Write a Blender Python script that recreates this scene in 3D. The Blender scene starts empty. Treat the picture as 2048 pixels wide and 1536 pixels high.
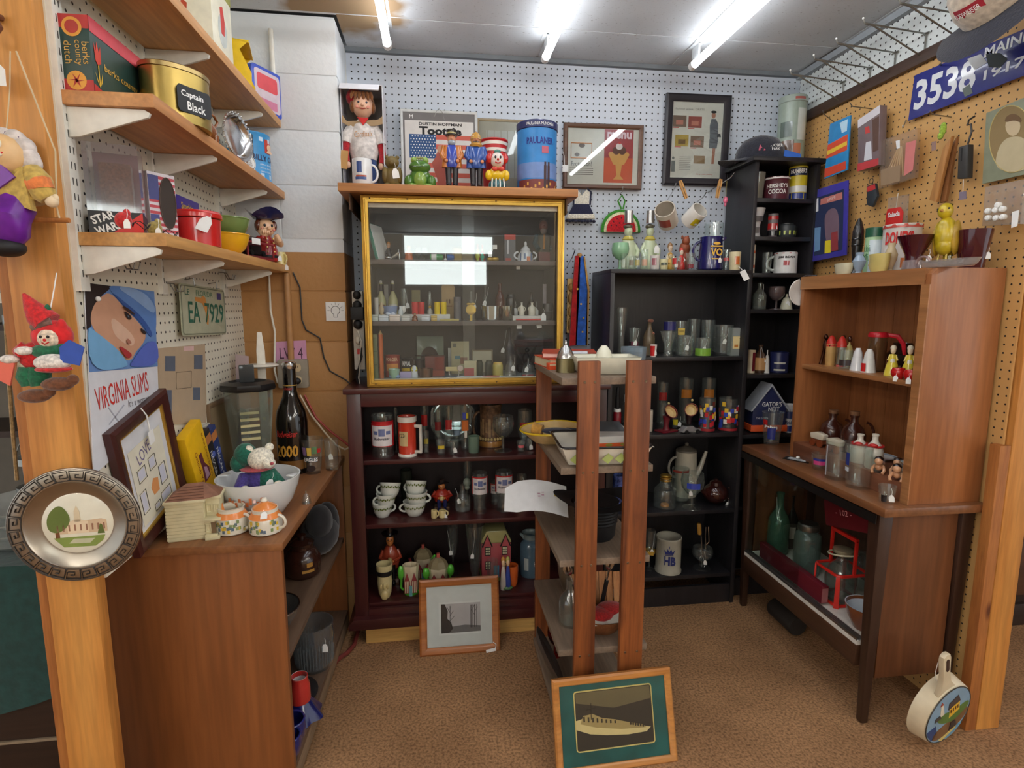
import bpy, bmesh, math, random
from mathutils import Vector, Matrix, Euler
random.seed(7)
R = math.radians
SC = bpy.context.scene
COL = SC.collection
# ---------------------------------------------------------------- camera
F, HC, PITCH, YAW = 1120.0, 1.40, R(8.03), R(7.65)
cam = bpy.data.cameras.new('camera'); cam.sensor_width = 36; cam.lens = 36 * F / 2048; cam.clip_start = .02
co = bpy.data.objects.new('camera', cam); COL.objects.link(co)
co.location = (0, 0, HC); co.rotation_euler = (R(90) - PITCH, 0, -YAW)
SC.camera = co
# ---------------------------------------------------------------- world, exposure, strength of ceiling tubes and added fill tubes
w = bpy.data.worlds.new('world'); SC.world = w; w.use_nodes = True
w.node_tree.nodes['Background'].inputs[0].default_value = (.93, .97, 1, 1)
w.node_tree.nodes['Background'].inputs[1].default_value = .9
SC.view_settings.view_transform = 'Standard'; SC.view_settings.look = 'None'
SC.view_settings.exposure = 0.35; SC.view_settings.gamma = 1; SC.view_settings.use_curve_mapping = False
TUBE_STRENGTH = 11.0
FILL_STRENGTH = 55.0  # for the unseen fill tubes added behind the camera
SC.cycles.transparent_max_bounces = 32
# ---------------------------------------------------------------- measuring helpers: a sight line of the survey photograph met with a plane of the room
def ray(px, py):
    x = px - 1024; u = 768 - py
    f = F * math.cos(PITCH) + u * math.sin(PITCH); z = u * math.cos(PITCH) - F * math.sin(PITCH)
    return Vector((x * math.cos(YAW) + f * math.sin(YAW), f * math.cos(YAW) - x * math.sin(YAW), z))
def onX(px, py, X): r = ray(px, py); return Vector((0, 0, HC)) + r * (X / r.x)
def onY(px, py, Y): r = ray(px, py); return Vector((0, 0, HC)) + r * (Y / r.y)
def onZ(px, py, Z): r = ray(px, py); return Vector((0, 0, HC)) + r * ((Z - HC) / r.z)
def span(x0, y0, x1, y1, Y):      # centre x, bottom z, width, height at depth Y
    a = onY(x0, y1, Y); b = onY(x1, y0, Y)
    return (a.x + b.x) / 2, a.z, b.x - a.x, b.z - a.z
# ---------------------------------------------------------------- materials
def lin(c):
    return tuple((v / 255 / 12.92 if v / 255 <= .04045 else ((v / 255 + .055) / 1.055) ** 2.4) for v in c[:3]) + (1,)
MATS = {}
def newmat(key):
    m = bpy.data.materials.new(key); m.use_nodes = True
    nt = m.node_tree; b = nt.nodes['Principled BSDF']
    return m, nt, b
def noise_mix(nt, vec, a, bcol, scale, detail=3, lo=.35, hi=.65):
    n = nt.nodes.new('ShaderNodeTexNoise'); n.inputs['Scale'].default_value = scale; n.inputs['Detail'].default_value = detail
    if vec: nt.links.new(vec, n.inputs['Vector'])
    r = nt.nodes.new('ShaderNodeValToRGB'); r.color_ramp.elements[0].position = lo; r.color_ramp.elements[1].position = hi
    r.color_ramp.elements[0].color = a; r.color_ramp.elements[1].color = bcol
    nt.links.new(n.outputs['Fac'], r.inputs['Fac'])
    return n, r
def coords(nt, scale=(1, 1, 1), kind='Object'):
    t = nt.nodes.new('ShaderNodeTexCoord'); m = nt.nodes.new('ShaderNodeMapping'); m.inputs['Scale'].default_value = scale
    nt.links.new(t.outputs[kind], m.inputs['Vector']); return m.outputs['Vector']
def mat(col, rough=.45, metal=0, var=.08, coat=0, nscale=30, sheen=0, sub=0):
    key = 'm_%s_%s_%s_%s_%s' % ('-'.join(str(int(v)) for v in col), rough, metal, var, coat)
    if key in MATS: return MATS[key]
    m, nt, b = newmat(key)
    c = lin(col)
    if var:
        k = 1 - var; hi = tuple(min(1, v * (1 + var * .6)) for v in c[:3]) + (1,)
        n, r = noise_mix(nt, coords(nt), tuple(v * k for v in c[:3]) + (1,), hi, nscale)
        nt.links.new(r.outputs['Color'], b.inputs['Base Color'])
    else: b.inputs['Base Color'].default_value = c
    b.inputs['Roughness'].default_value = rough; b.inputs['Metallic'].default_value = metal
    if coat: b.inputs['Coat Weight'].default_value = coat; b.inputs['Coat Roughness'].default_value = .06
    MATS[key] = m; return m
def cer(col): return mat(col, .22, 0, .05, .5)          # glazed ceramic
def pap(col): return mat(col, .75, 0, .04)               # paper, card
def clo(col, s=160):                                     # cloth, yarn, plush
    key = 'c_%s_%s' % ('-'.join(str(int(v)) for v in col), s)
    if key in MATS: return MATS[key]
    m, nt, b = newmat(key); c = lin(col)
    n, r = noise_mix(nt, coords(nt), tuple(v * (.8 if s < 100 else .7) for v in c[:3]) + (1,), tuple(min(1, v * 1.2) for v in c[:3]) + (1,), s, 2)
    nt.links.new(r.outputs['Color'], b.inputs['Base Color']); b.inputs['Roughness'].default_value = .9
    b.inputs['Sheen Weight'].default_value = .3
    bp = nt.nodes.new('ShaderNodeBump'); bp.inputs['Strength'].default_value = .5; bp.inputs['Distance'].default_value = .003
    nt.links.new(n.outputs['Fac'], bp.inputs['Height']); nt.links.new(bp.outputs['Normal'], b.inputs['Normal'])
    MATS[key] = m; return m
def met(col, rough=.3): return mat(col, rough, 1, .05)
def wood(a, bcol, axis='z', s=9, rough=.45, knots=0, coat=0):
    key = 'w_%s_%s_%s_%s_%s_%s' % (a, bcol, axis, s, rough, knots)
    if key in MATS: return MATS[key]
    m, nt, b = newmat('wood_%d' % len(MATS))
    sc = {'x': (.07, 1, 1), 'y': (1, .07, 1), 'z': (1, 1, .07)}[axis]
    v = coords(nt, tuple(q * s for q in sc))
    n, r = noise_mix(nt, v, lin(a), lin(bcol), 2.2, 6, .3, .7); n.inputs['Distortion'].default_value = .6
    n2, r2 = noise_mix(nt, coords(nt, tuple(q * s * 7 for q in sc)), (.84, .84, .84, 1), (1.06, 1.06, 1.06, 1), 2, 2)
    mx = nt.nodes.new('ShaderNodeMix'); mx.data_type = 'RGBA'; mx.blend_type = 'MULTIPLY'; mx.inputs[0].default_value = 1
    nt.links.new(r.outputs['Color'], mx.inputs[6]); nt.links.new(r2.outputs['Color'], mx.inputs[7])
    out = mx.outputs[2]
    if knots:
        vo = nt.nodes.new('ShaderNodeTexVoronoi'); vo.inputs['Scale'].default_value = 1
        ks = {'x': (.45, 1, 1), 'y': (1, .45, 1), 'z': (1, 1, .45)}[axis]
        nt.links.new(coords(nt, tuple(q * knots for q in ks)), vo.inputs['Vector'])
        rr = nt.nodes.new('ShaderNodeValToRGB'); e = rr.color_ramp.elements
        e[0].position = .05; e[0].color = (.28, .16, .09, 1); e[1].position = .16; e[1].color = (1, 1, 1, 1)
        nt.links.new(vo.outputs['Distance'], rr.inputs['Fac'])
        m2 = nt.nodes.new('ShaderNodeMix'); m2.data_type = 'RGBA'; m2.blend_type = 'MULTIPLY'; m2.inputs[0].default_value = 1
        nt.links.new(out, m2.inputs[6]); nt.links.new(rr.outputs['Color'], m2.inputs[7]); out = m2.outputs[2]
    nt.links.new(out, b.inputs['Base Color']); b.inputs['Roughness'].default_value = rough
    if coat: b.inputs['Coat Weight'].default_value = coat; b.inputs['Coat Roughness'].default_value = .2
    bp = nt.nodes.new('ShaderNodeBump'); bp.inputs['Strength'].default_value = .15; bp.inputs['Distance'].default_value = .002
    nt.links.new(n2.outputs['Fac'], bp.inputs['Height']); nt.links.new(bp.outputs['Normal'], b.inputs['Normal'])
    MATS[key] = m; return m
def peg(col, ax, pitch=.0262, hole=.0036, rough=.55):     # perforated hardboard: rows of small holes
    key = 'p_%s_%s' % (col, ax)
    if key in MATS: return MATS[key]
    m, nt, b = newmat('pegboard_%d' % len(MATS))
    t = nt.nodes.new('ShaderNodeTexCoord'); s = nt.nodes.new('ShaderNodeSeparateXYZ'); nt.links.new(t.outputs['Object'], s.inputs[0])
    def mth(op, a, bv=None):
        n = nt.nodes.new('ShaderNodeMath'); n.operation = op
        for i, q in enumerate((a, bv)):
            if q is None: continue
            if isinstance(q, (int, float)): n.inputs[i].default_value = q
            else: nt.links.new(q, n.inputs[i])
        return n.outputs[0]
    d = []
    for a in ax:
        fr = mth('FRACT', mth('DIVIDE', mth('ADD', s.outputs['XYZ'.index(a)], 10), pitch))
        d.append(mth('POWER', mth('SUBTRACT', fr, .5), 2))
    dist = mth('SQRT', mth('ADD', d[0], d[1]))
    h = mth('LESS_THAN', dist, hole / pitch)
    n, r = noise_mix(nt, coords(nt), tuple(v * .93 for v in lin(col)[:3]) + (1,), lin(col), 5, 4)
    mx = nt.nodes.new('ShaderNodeMix'); mx.data_type = 'RGBA'
    nt.links.new(h, mx.inputs[0]); nt.links.new(r.outputs['Color'], mx.inputs[6]); mx.inputs[7].default_value = lin((28, 24, 22))
    nt.links.new(mx.outputs[2], b.inputs['Base Color']); b.inputs['Roughness'].default_value = rough
    bp = nt.nodes.new('ShaderNodeBump'); bp.invert = True; bp.inputs['Distance'].default_value = .004
    nt.links.new(h, bp.inputs['Height']); nt.links.new(bp.outputs['Normal'], b.inputs['Normal'])
    MATS[key] = m; return m
def glass(tint=(246, 250, 249), rough=.02, refl=1.0, body=0.0):      # thin clear glass or plastic
    key = 'g_%s_%s_%s_%s' % (tint, rough, refl, body)
    if key in MATS: return MATS[key]
    m, nt, b = newmat('glass_%d' % len(MATS)); nt.nodes.remove(b)
    o = nt.nodes['Material Output']
    tr = nt.nodes.new('ShaderNodeBsdfTransparent'); tr.inputs[0].default_value = lin(tint)
    gl = nt.nodes.new('ShaderNodeBsdfGlossy'); gl.inputs['Roughness'].default_value = rough; gl.inputs[0].default_value = (.95, .97, .97, 1)
    fr = nt.nodes.new('ShaderNodeLayerWeight'); fr.inputs[0].default_value = .5
    pw = nt.nodes.new('ShaderNodeMath'); pw.operation = 'POWER'; pw.inputs[1].default_value = 4; nt.links.new(fr.outputs['Facing'], pw.inputs[0])
    mu = nt.nodes.new('ShaderNodeMath'); mu.operation = 'MULTIPLY_ADD'; mu.use_clamp = True; mu.inputs[1].default_value = .55 * refl; mu.inputs[2].default_value = .042 * refl; nt.links.new(pw.outputs[0], mu.inputs[0])
    mx = nt.nodes.new('ShaderNodeMixShader'); nt.links.new(mu.outputs[0], mx.inputs[0]); nt.links.new(tr.outputs[0], mx.inputs[1]); nt.links.new(gl.outputs[0], mx.inputs[2])
    out = mx
    if body:
        df = nt.nodes.new('ShaderNodeBsdfDiffuse'); df.inputs[0].default_value = lin(tint)
        m2 = nt.nodes.new('ShaderNodeMixShader'); m2.inputs[0].default_value = body
        nt.links.new(mx.outputs[0], m2.inputs[1]); nt.links.new(df.outputs[0], m2.inputs[2]); out = m2
    nt.links.new(out.outputs[0], o.inputs['Surface'])
    MATS[key] = m; return m
def emit(col, s):
    m, nt, b = newmat('lamp_glow_%d' % len(MATS)); b.inputs['Base Color'].default_value = lin(col)
    b.inputs['Emission Color'].default_value = lin(col); b.inputs['Emission Strength'].default_value = s; MATS[m.name] = m; return m
GL = glass((249, 252, 251), .02, 1.5, .02)
WHITE = pap((238, 238, 235)); BLACK = mat((22, 22, 24), .5); GOLD = mat((205, 165, 75), .35, .8); INK = pap((30, 28, 30)); RED = pap((200, 35, 32))
CHROME = met((205, 205, 205), .18); WIRE = met((150, 150, 145), .4)
# ---------------------------------------------------------------- shapes: (verts, faces)
def J(*ss):
    v = []; f = []
    for s in ss:
        k = len(v); v += s[0]; f += [tuple(i + k for i in q) for q in s[1]]
    return v, f
def tr(s, loc=(0, 0, 0), rot=(0, 0, 0), sc=(1, 1, 1)):
    if isinstance(sc, (int, float)): sc = (sc,) * 3
    M = Matrix.Translation(loc) @ Euler(rot).to_matrix().to_4x4() @ Matrix.Diagonal((*sc, 1))
    return [tuple(M @ Vector(p)) for p in s[0]], s[1]
def bx(x0, x1, y0, y1, z0, z1):
    v = [(x, y, z) for z in (z0, z1) for y in (y0, y1) for x in (x0, x1)]
    return v, [(0, 2, 3, 1), (4, 5, 7, 6), (0, 1, 5, 4), (2, 6, 7, 3), (0, 4, 6, 2), (1, 3, 7, 5)]
def cb(w, d, h, c=(0, 0, 0)): return bx(c[0] - w / 2, c[0] + w / 2, c[1] - d / 2, c[1] + d / 2, c[2], c[2] + h)
def lathe(prof, seg=20, c=(0, 0, 0), sx=1, sy=1):
    v = []; f = []; rings = []
    for r, z in prof:
        if r < 1e-6: rings.append([len(v)]); v.append((c[0], c[1], c[2] + z))
        else:
            k = len(v); rings.append(list(range(k, k + seg)))
            v += [(c[0] + sx * r * math.cos(2 * math.pi * i / seg), c[1] + sy * r * math.sin(2 * math.pi * i / seg), c[2] + z) for i in range(seg)]
    for a, b in zip(rings, rings[1:]):
        if len(a) == 1 and len(b) == 1: continue
        for i in range(seg):
            j = (i + 1) % seg
            if len(a) == 1: f.append((a[0], b[j], b[i]))
            elif len(b) == 1: f.append((a[i], a[j], b[0]))
            else: f.append((a[i], a[j], b[j], b[i]))
    return v, f
def solid(prof, r=1, h=1, seg=20, c=(0, 0, 0), sx=1, sy=1):
    p = [(q[0] * r, q[1] * h) for q in prof]
    if p[0][0] > 0: p = [(0, p[0][1])] + p
    if p[-1][0] > 0: p = p + [(0, p[-1][1])]
    return lathe(p, seg, c, sx, sy)
def shell(prof, r, h, t=.0022, base=.06, seg=22, c=(0, 0, 0), sx=1, sy=1):
    o = [(q[0] * r, q[1] * h) for q in prof]; zb = base * h
    i = [(max(q[0] - t, .001), q[1]) for q in o if q[1] > zb][::-1]
    rb = i[-1][0] if i else r * .8
    for a, b in zip(o, o[1:]):
        if a[1] <= zb < b[1]: rb = a[0] + (b[0] - a[0]) * (zb - a[1]) / (b[1] - a[1]) - t
    return lathe([(0, 0)] + o + i + [(max(rb, .001), zb), (0, zb)], seg, c, sx, sy)
def ell(c, r, seg=14, rings=9):
    if isinstance(r, (int, float)): r = (r,) * 3
    p = [(math.sin(math.pi * k / rings), -math.cos(math.pi * k / rings)) for k in range(rings + 1)]
    p[0] = (0, -1); p[-1] = (0, 1)
    s = lathe(p, seg); return [(c[0] + r[0] * x, c[1] + r[1] * y, c[2] + r[2] * z) for x, y, z in s[0]], s[1]
def tube(pts, r, seg=7, closed=False):
    P = [Vector(p) for p in pts]; n = len(P); rs = r if isinstance(r, (list, tuple)) else [r] * n
    v = []; f = []; up = None
    for i in range(n):
        a = P[(i - 1) % n] if (closed or i > 0) else P[0]; b = P[(i + 1) % n] if (closed or i < n - 1) else P[-1]
        t = (b - a).normalized() if (b - a).length > 1e-9 else Vector((0, 0, 1))
        if up is None: up = Vector((0, 0, 1)) if abs(t.z) < .9 else Vector((1, 0, 0))
        s = t.cross(up)
        if s.length < 1e-6: s = t.orthogonal()
        s.normalize(); up = s.cross(t)
        for k in range(seg):
            q = 2 * math.pi * k / seg; v.append(tuple(P[i] + (s * math.cos(q) + up * math.sin(q)) * rs[i]))
    for i in range(n if closed else n - 1):
        j = (i + 1) % n
        for k in range(seg):
            m = (k + 1) % seg; f.append((i * seg + k, j * seg + k, j * seg + m, i * seg + m))
    if not closed: f.append(tuple(range(seg))); f.append(tuple(range((n - 1) * seg, n * seg))[::-1])
    return v, f
def prism(poly, y0, y1):                       # polygon in XZ, extruded along Y
    n = len(poly); v = [(x, y0, z) for x, z in poly] + [(x, y1, z) for x, z in poly]
    f = [tuple(range(n)), tuple(range(n, 2 * n))[::-1]] + [(i, n + i, n + (i + 1) % n, (i + 1) % n) for i in range(n)]
    return v, f
def arc(cx, cz, rx, rz, a0, a1, n=16): return [(cx + rx * math.cos(R(a0 + (a1 - a0) * i / n)), cz + rz * math.sin(R(a0 + (a1 - a0) * i / n))) for i in range(n + 1)]
def disc(cx, cz, rx, rz=None, n=20): return arc(cx, cz, rx, rz or rx, 0, 360 - 360 / n, n - 1)
def sm(p, n=2):                                # round off a traced outline
    for _ in range(n): p = [q for a, b in zip(p, p[1:] + p[:1]) for q in ((.75 * a[0] + .25 * b[0], .75 * a[1] + .25 * b[1]), (.25 * a[0] + .75 * b[0], .25 * a[1] + .75 * b[1]))]
    return p
def rect(x0, z0, x1, z1): return [(x0, z0), (x1, z0), (x1, z1), (x0, z1)]
def rrect(x0, z0, x1, z1, r, n=4):
    return arc(x1 - r, z1 - r, r, r, 0, 90, n) + arc(x0 + r, z1 - r, r, r, 90, 180, n) + arc(x0 + r, z0 + r, r, r, 180, 270, n) + arc(x1 - r, z0 + r, r, r, 270, 360, n)
def wrap(r, a0, a1, z0, z1, r1=None, n=10, rz=None):   # patch on a round body; angle 0 faces -Y
    r1 = r if r1 is None else r1; v = []; f = []
    for i in range(n + 1):
        a = R(a0 + (a1 - a0) * i / n)
        v += [(r * math.sin(a), -r * math.cos(a), z0), (r1 * math.sin(a), -r1 * math.cos(a), z1)]
    for i in range(n): f.append((2 * i, 2 * i + 2, 2 * i + 3, 2 * i + 1))
    return v, f
def ringframe(w, h, fw, d, prof=None):          # mitred picture frame, front at y=0, back at y=d
    v = []; f = []
    P = prof or [(0, d), (0, .25 * d), (.25, 0), (.7, .1 * d), (1, .35 * d), (1, d)]
    for t, y in P:
        x = w / 2 - fw * t; z0 = fw * t; z1 = h - fw * t
        v += [(-x, y, z0), (x, y, z0), (x, y, z1), (-x, y, z1)]
    n = len(P)
    for k in range(n):
        a = k * 4; b = ((k + 1) % n) * 4
        for i in range(4): j = (i + 1) % 4; f.append((a + i, a + j, b + j, b + i))
    return v, f
# ---------------------------------------------------------------- objects
def obj(name, s, m, parent=None, loc=(0, 0, 0), rot=(0, 0, 0), smooth=40, bevel=0, label=None, cat=None, group=None, kind=None):
    me = bpy.data.meshes.new(name); me.from_pydata(s[0], [], s[1])
    bm = bmesh.new(); bm.from_mesh(me)
    bmesh.ops.recalc_face_normals(bm, faces=bm.faces)
    if bevel: bmesh.ops.bevel(bm, geom=[e for e in bm.edges if len(e.link_faces) == 2 and e.calc_face_angle(0) > .9], offset=bevel, segments=2, affect='EDGES', profile=.6)
    bm.to_mesh(me); bm.free()
    if smooth: me.shade_smooth(); me.set_sharp_from_angle(angle=R(smooth))
    me.materials.append(m)
    o = bpy.data.objects.new(name, me); COL.objects.link(o)
    o.location = loc; o.rotation_euler = rot; o.parent = parent
    if label: o['label'] = label
    if cat: o['category'] = cat
    if group: o['group'] = group
    if kind: o['kind'] = kind
    return o
def thing(name, label, cat, loc=(0, 0, 0), rz=0, group=None, rot=None):
    o = bpy.data.objects.new(name, None); o.empty_display_size = .02; COL.objects.link(o)
    o.location = loc; o.rotation_euler = rot or (0, 0, rz); o['label'] = label; o['category'] = cat
    if group: o['group'] = group
    return o
def ch(o): return [c for c in COL.objects if c.parent == o]
def dup(o, loc, rot=None, label=None, parent=None, kids=None):
    c = o.copy(); COL.objects.link(c); c.parent = parent
    if parent is None:
        c.location = loc
        if rot is not None: c.rotation_euler = rot
        if label: c['label'] = label
    for q in ch(o): dup(q, None, parent=c)
    return c
def text(parent, s, h, m, loc, w=None, rot=(0, 0, 0), rad=None, name='lettering', bold=0, sx=None, shear=0, th=.0003):
    c = bpy.data.curves.new('t', 'FONT'); c.body = s; c.size = 1; c.resolution_u = 2; c.align_x = 'CENTER'; c.offset = bold; c.shear = shear; c.space_line = .85
    t = bpy.data.objects.new('t', c); me = bpy.data.meshes.new_from_object(t)
    v = [tuple(q.co) for q in me.vertices]; f = [tuple(p.vertices) for p in me.polygons]
    bpy.data.objects.remove(t); bpy.data.curves.remove(c); bpy.data.meshes.remove(me)
    if not v: return None
    x0 = min(p[0] for p in v); x1 = max(p[0] for p in v); y0 = min(p[1] for p in v); y1 = max(p[1] for p in v)
    k = h / (y1 - y0); kx = (w / (x1 - x0)) if w else k
    v = [((p[0] - (x0 + x1) / 2) * kx, (p[1] - y0) * k) for p in v]
    if rad: vv = [(rad * math.sin(x / rad), -rad * math.cos(x / rad) + rad, z) for x, z in v]
    else: vv = [(x, 0, z) for x, z in v]
    return obj(name, (vv, f), m, parent, loc, rot, smooth=0)
def decal(parent, polys, m, y=0, name='print', th=.0004):    # flat print, polygons in XZ, facing -Y
    s = J(*[prism(p, y, y + th) for p in polys]); return obj(name, s, m, parent, smooth=0)
def ptag(parent, loc, s=.02, rot=(0, 0, 0), string=.02):
    card = prism([(-s * .35, -s), (s * .35, -s), (s * .35, -.35 * s), (s * .15, 0), (-s * .15, 0), (-s * .35, -.35 * s)], 0, .0006)
    st = tube([(0, 0, -.2 * s), (s * .1, .002, string * .5), (0, .004, string)], .0006, 4)
    return obj('price_tag', J(card, st), WHITE, parent, loc, rot, smooth=0)
PROF = dict(
    pint=[(.68, 0), (.7, .02), (1, 1)], tumbler=[(.88, 0), (.92, .02), (1, 1)], shot=[(.74, 0), (.78, .03), (1, 1)],
    pilsner=[(.62, 0), (.62, .03), (.34, .09), (.5, .22), (.8, .6), (1, 1)],
    goblet=[(.82, 0), (.8, .02), (.14, .06), (.11, .36), (.5, .42), (.92, .6), (1, .78), (.9, 1)],
    footed=[(.8, 0), (.78, .05), (.5, .14), (.55, .2), (.9, .34), (1, .5), (.98, 1)],
    bud=[(.86, 0), (.8, .08), (.72, .22), (.78, .38), (.98, .46), (1, .5), (1, .93), (.93, 1)],
    bottle=[(.95, 0), (1, .03), (1, .5), (.86, .6), (.4, .74), (.33, .8), (.33, .96), (.38, .97), (.38, 1)],
    jug=[(.9, 0), (1, .06), (1, .48), (.8, .66), (.38, .78), (.32, .84), (.32, .94), (.4, .95), (.4, 1)],
    jar=[(.95, 0), (1, .04), (1, .72), (.94, .8), (.72, .86), (.72, .92)],
    flare=[(.55, 0), (.6, .03), (.48, .2), (.5, .45), (.8, .75), (1, 1)],
    mug=[(.94, 0), (1, .03), (1, .97), (.97, 1)], can=[(.97, 0), (1, .01), (1, .03), (.97, .05), (.97, .95), (1, .97), (1, .99), (.97, 1)],
    bowl=[(.45, 0), (.5, .03), (.75, .3), (.92, .65), (1, 1)], cup=[(.55, 0), (.62, .03), (.85, .35), (1, .9), (1.02, 1)],
    stein=[(1, 0), (1, .06), (.94, .09), (.93, .93), (.97, .96), (.95, 1)], snifter=[(.75, 0), (.72, .03), (.12, .07), (.12, .3), (.6, .38), (.98, .58), (1, .7), (.82, 1)],
    vase=[(.6, 0), (.65, .03), (.4, .12), (.9, .45), (1, .6), (.5, .85), (.6, 1)], flute=[(.75, 0), (.72, .02), (.1, .05), (.1, .35), (.5, .45), (.75, .7), (.8, 1)],
    bell=[(1, 0), (.96, .05), (.72, .55), (.5, .72), (.18, .8), (.16, 1)])
def handle(r, z0, z1, out, t=.004, ang=0, x0=None):     # mug handle on +X side turned by ang
    a = R(ang); pts = []
    for k in range(9):
        q = math.pi * (k / 8 - .5); d = (x0 or r) * .97 + out * math.cos(q); z = (z0 + z1) / 2 + (z1 - z0) / 2 * math.sin(q)
        pts.append((d * math.cos(a), d * math.sin(a), z))
    return tube(pts, t, 7)
def vessel(kind, name, label, cat, x, y, z, h, r, m=None, group=None, hang=None, base=.06, t=.0025, tag=None, rz=0, seg=22):
    """glass, mug, jar ...: an Empty with its body (and handle, price tag) as parts"""
    o = thing(name, label, cat, (x, y, z), rz, group)
    obj('body', shell(PROF[kind], r, h, t, base, seg), m or GL, o)
    if hang is not None: obj('handle', handle(r * .98, h * .18, h * .82, r * .6, max(.0035, r * .12), hang), m or GL, o)
    if tag is not None: ptag(o, (tag, -r * .8, h * .55), .022, (0, R(random.uniform(-15, 15)), 0), h * .4)
    return o
# ================================================================ THE ROOM
YB,XL,XR,ZCEIL=2.64,-.768,1.74,2.49
def struct(name,s,m,parent=None,bevel=0,**k):
 return obj(name,s,m,parent,smooth=0 if not bevel else 40,bevel=bevel,kind=None if parent else 'structure',**k)
cm,nt,b=newmat('carpet')
n1,r1=noise_mix(nt,coords(nt),lin((150,112,76)),lin((178,136,96)),3.5,4,.3,.7)
n2,r2=noise_mix(nt,coords(nt),(.5,.47,.44,1),(1.12,1.1,1.08,1),120,3,.32,.6)
mx=nt.nodes.new('ShaderNodeMix');mx.data_type='RGBA';mx.blend_type='MULTIPLY';mx.inputs[0].default_value=1
nt.links.new(r1 .outputs[0],mx.inputs[6]);nt.links.new(r2 .outputs[0],mx.inputs[7]);nt.links.new(mx.outputs[2],b.inputs['Base Color'])
b.inputs['Roughness'].default_value=.95
bp=nt.nodes.new('ShaderNodeBump');bp.inputs['Strength'].default_value=.6;bp.inputs['Distance'].default_value=.006
nt.links.new(n2 .outputs['Fac'],bp.inputs['Height']);nt.links.new(bp.outputs['Normal'],b.inputs['Normal'])
struct('floor',bx(-4.5,5,-4.6,5,-.05,0),cm)
ceil=struct('ceiling',bx(-4.5,5,-4.6,5,ZCEIL+.02,ZCEIL+.06),pap((120,122,124)))
tm,nt,b=newmat('ceiling_tile')
n1,r1=noise_mix(nt,coords(nt,(1,1,1)),lin((196,200,203)),lin((206,210,213)),4,3)
n2,r2=noise_mix(nt,coords(nt,(60,130,1)),(.45,.43,.4,1),(1,1,1,1),1.2,3,.30,.36)
mx=nt.nodes.new('ShaderNodeMix');mx.data_type='RGBA';mx.blend_type='MULTIPLY';mx.inputs[0].default_value=.75
nt.links.new(r1 .outputs[0],mx.inputs[6]);nt.links.new(r2 .outputs[0],mx.inputs[7])
t=nt.nodes.new('ShaderNodeTexCoord');d=nt.nodes.new('ShaderNodeVectorMath');d.operation='DISTANCE';d.inputs[1].default_value=(-.33,2.3,ZCEIL)
n3=nt.nodes.new('ShaderNodeTexNoise');n3 .inputs['Scale'].default_value=7;nt.links.new(t.outputs['Object'],n3 .inputs['Vector'])
nt.links.new(t.outputs['Object'],d.inputs[0])
ad=nt.nodes.new('ShaderNodeMath');ad.operation='MULTIPLY_ADD';ad.inputs[1].default_value=.30;nt.links.new(n3 .outputs['Fac'],ad.inputs[0]);nt.links.new(d.outputs['Value'],ad.inputs[2])
rr=nt.nodes.new('ShaderNodeValToRGB');e=rr.color_ramp.elements;e[0].position=.33;e[0].color=(1,1,1,1);e[1].position=.40;e[1].color=(0,0,0,1)
nt.links.new(ad.outputs[0],rr.inputs[0])
m3=nt.nodes.new('ShaderNodeMix');m3 .data_type='RGBA';nt.links.new(rr.outputs[0],m3 .inputs[0]);nt.links.new(mx.outputs[2],m3 .inputs[6]);m3 .inputs[7].default_value=lin((150,124,92))
nt.links.new(m3 .outputs[2],b.inputs['Base Color']);b.inputs['Roughness'].default_value=.85
xs=[-.157+.62*k for k in range(-3,6)];ys=[2.64,2.352,1.13,-.09,-1.31,-2.53]
for i in range(len(xs)-1):
 for j in range(len(ys)-1):
  if xs[i]<-.2 and j==0 and xs[i+1]<0:x0=max(xs[i],-.36)
  else:x0=xs[i]
  x1=min(xs[i+1],1.75)if j<1 else xs[i+1]
  if x1-x0<.05:continue
  struct('ceiling_tile',bx(x0+.006,x1-.006,ys[j+1]+.006,ys[j]-.006,ZCEIL-.004,ZCEIL+.03),tm,ceil)
tb=pap((205,208,210))
for x in xs:obj('grid_bar',bx(x-.011,x+.011,-2.5,2.64,ZCEIL-.001,ZCEIL+.02),tb,ceil,smooth=0)
for y in ys[1:]:obj('grid_bar',bx(-2,1.75 if y>2 else 3.1,y-.011,y+.011,ZCEIL-.002,ZCEIL+.018),tb,ceil,smooth=0)
BLUEPEG=peg((203,211,222),'XZ',.0282)
struct('wall_back',bx(-.43,XR+.03,YB,YB+.03,0,ZCEIL),BLUEPEG)
obj('trim_1',bx(-.43,XR,YB-.022,YB,ZCEIL-.022,ZCEIL-.002),pap((120,126,132)),kind='structure',smooth=0)
struct('wall_left',bx(XL-.006,XL,1.335,2.385,.775,ZCEIL),peg((226,221,203),'YZ',.0268))
struct('wall_partition',bx(-.905,-.885,1.36,2.6,0,ZCEIL),pap((150,140,125)))
rw=struct('wall_right',bx(XR,XR+.006,1.48,YB,0,2.26),peg((206,160,98),'YZ',.0262,.0031))
struct('wall_right_upper',bx(XR+.004,XR+.01,.6,YB,2.27,ZCEIL+.01),peg((222,228,226),'YZ'))
struct('trim_2',bx(XR-.02,XR+.012,.6,YB,2.25,2.292),wood((62,44,36),(82,60,48),'y'),bevel=.003)
obj('trim_3',bx(XR-.02,XR+.012,.6,YB,ZCEIL-.03,ZCEIL-.004),pap((150,156,160)),kind='structure',smooth=0)
bm_,nt,b=newmat('painted_block')
t=nt.nodes.new('ShaderNodeTexCoord');s=nt.nodes.new('ShaderNodeSeparateXYZ');nt.links.new(t.outputs['Object'],s.inputs[0])
g=nt.nodes.new('ShaderNodeMath');g.operation='GREATER_THAN';g.inputs[1].default_value=1.609;nt.links.new(s.outputs['Z'],g.inputs[0])
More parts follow.
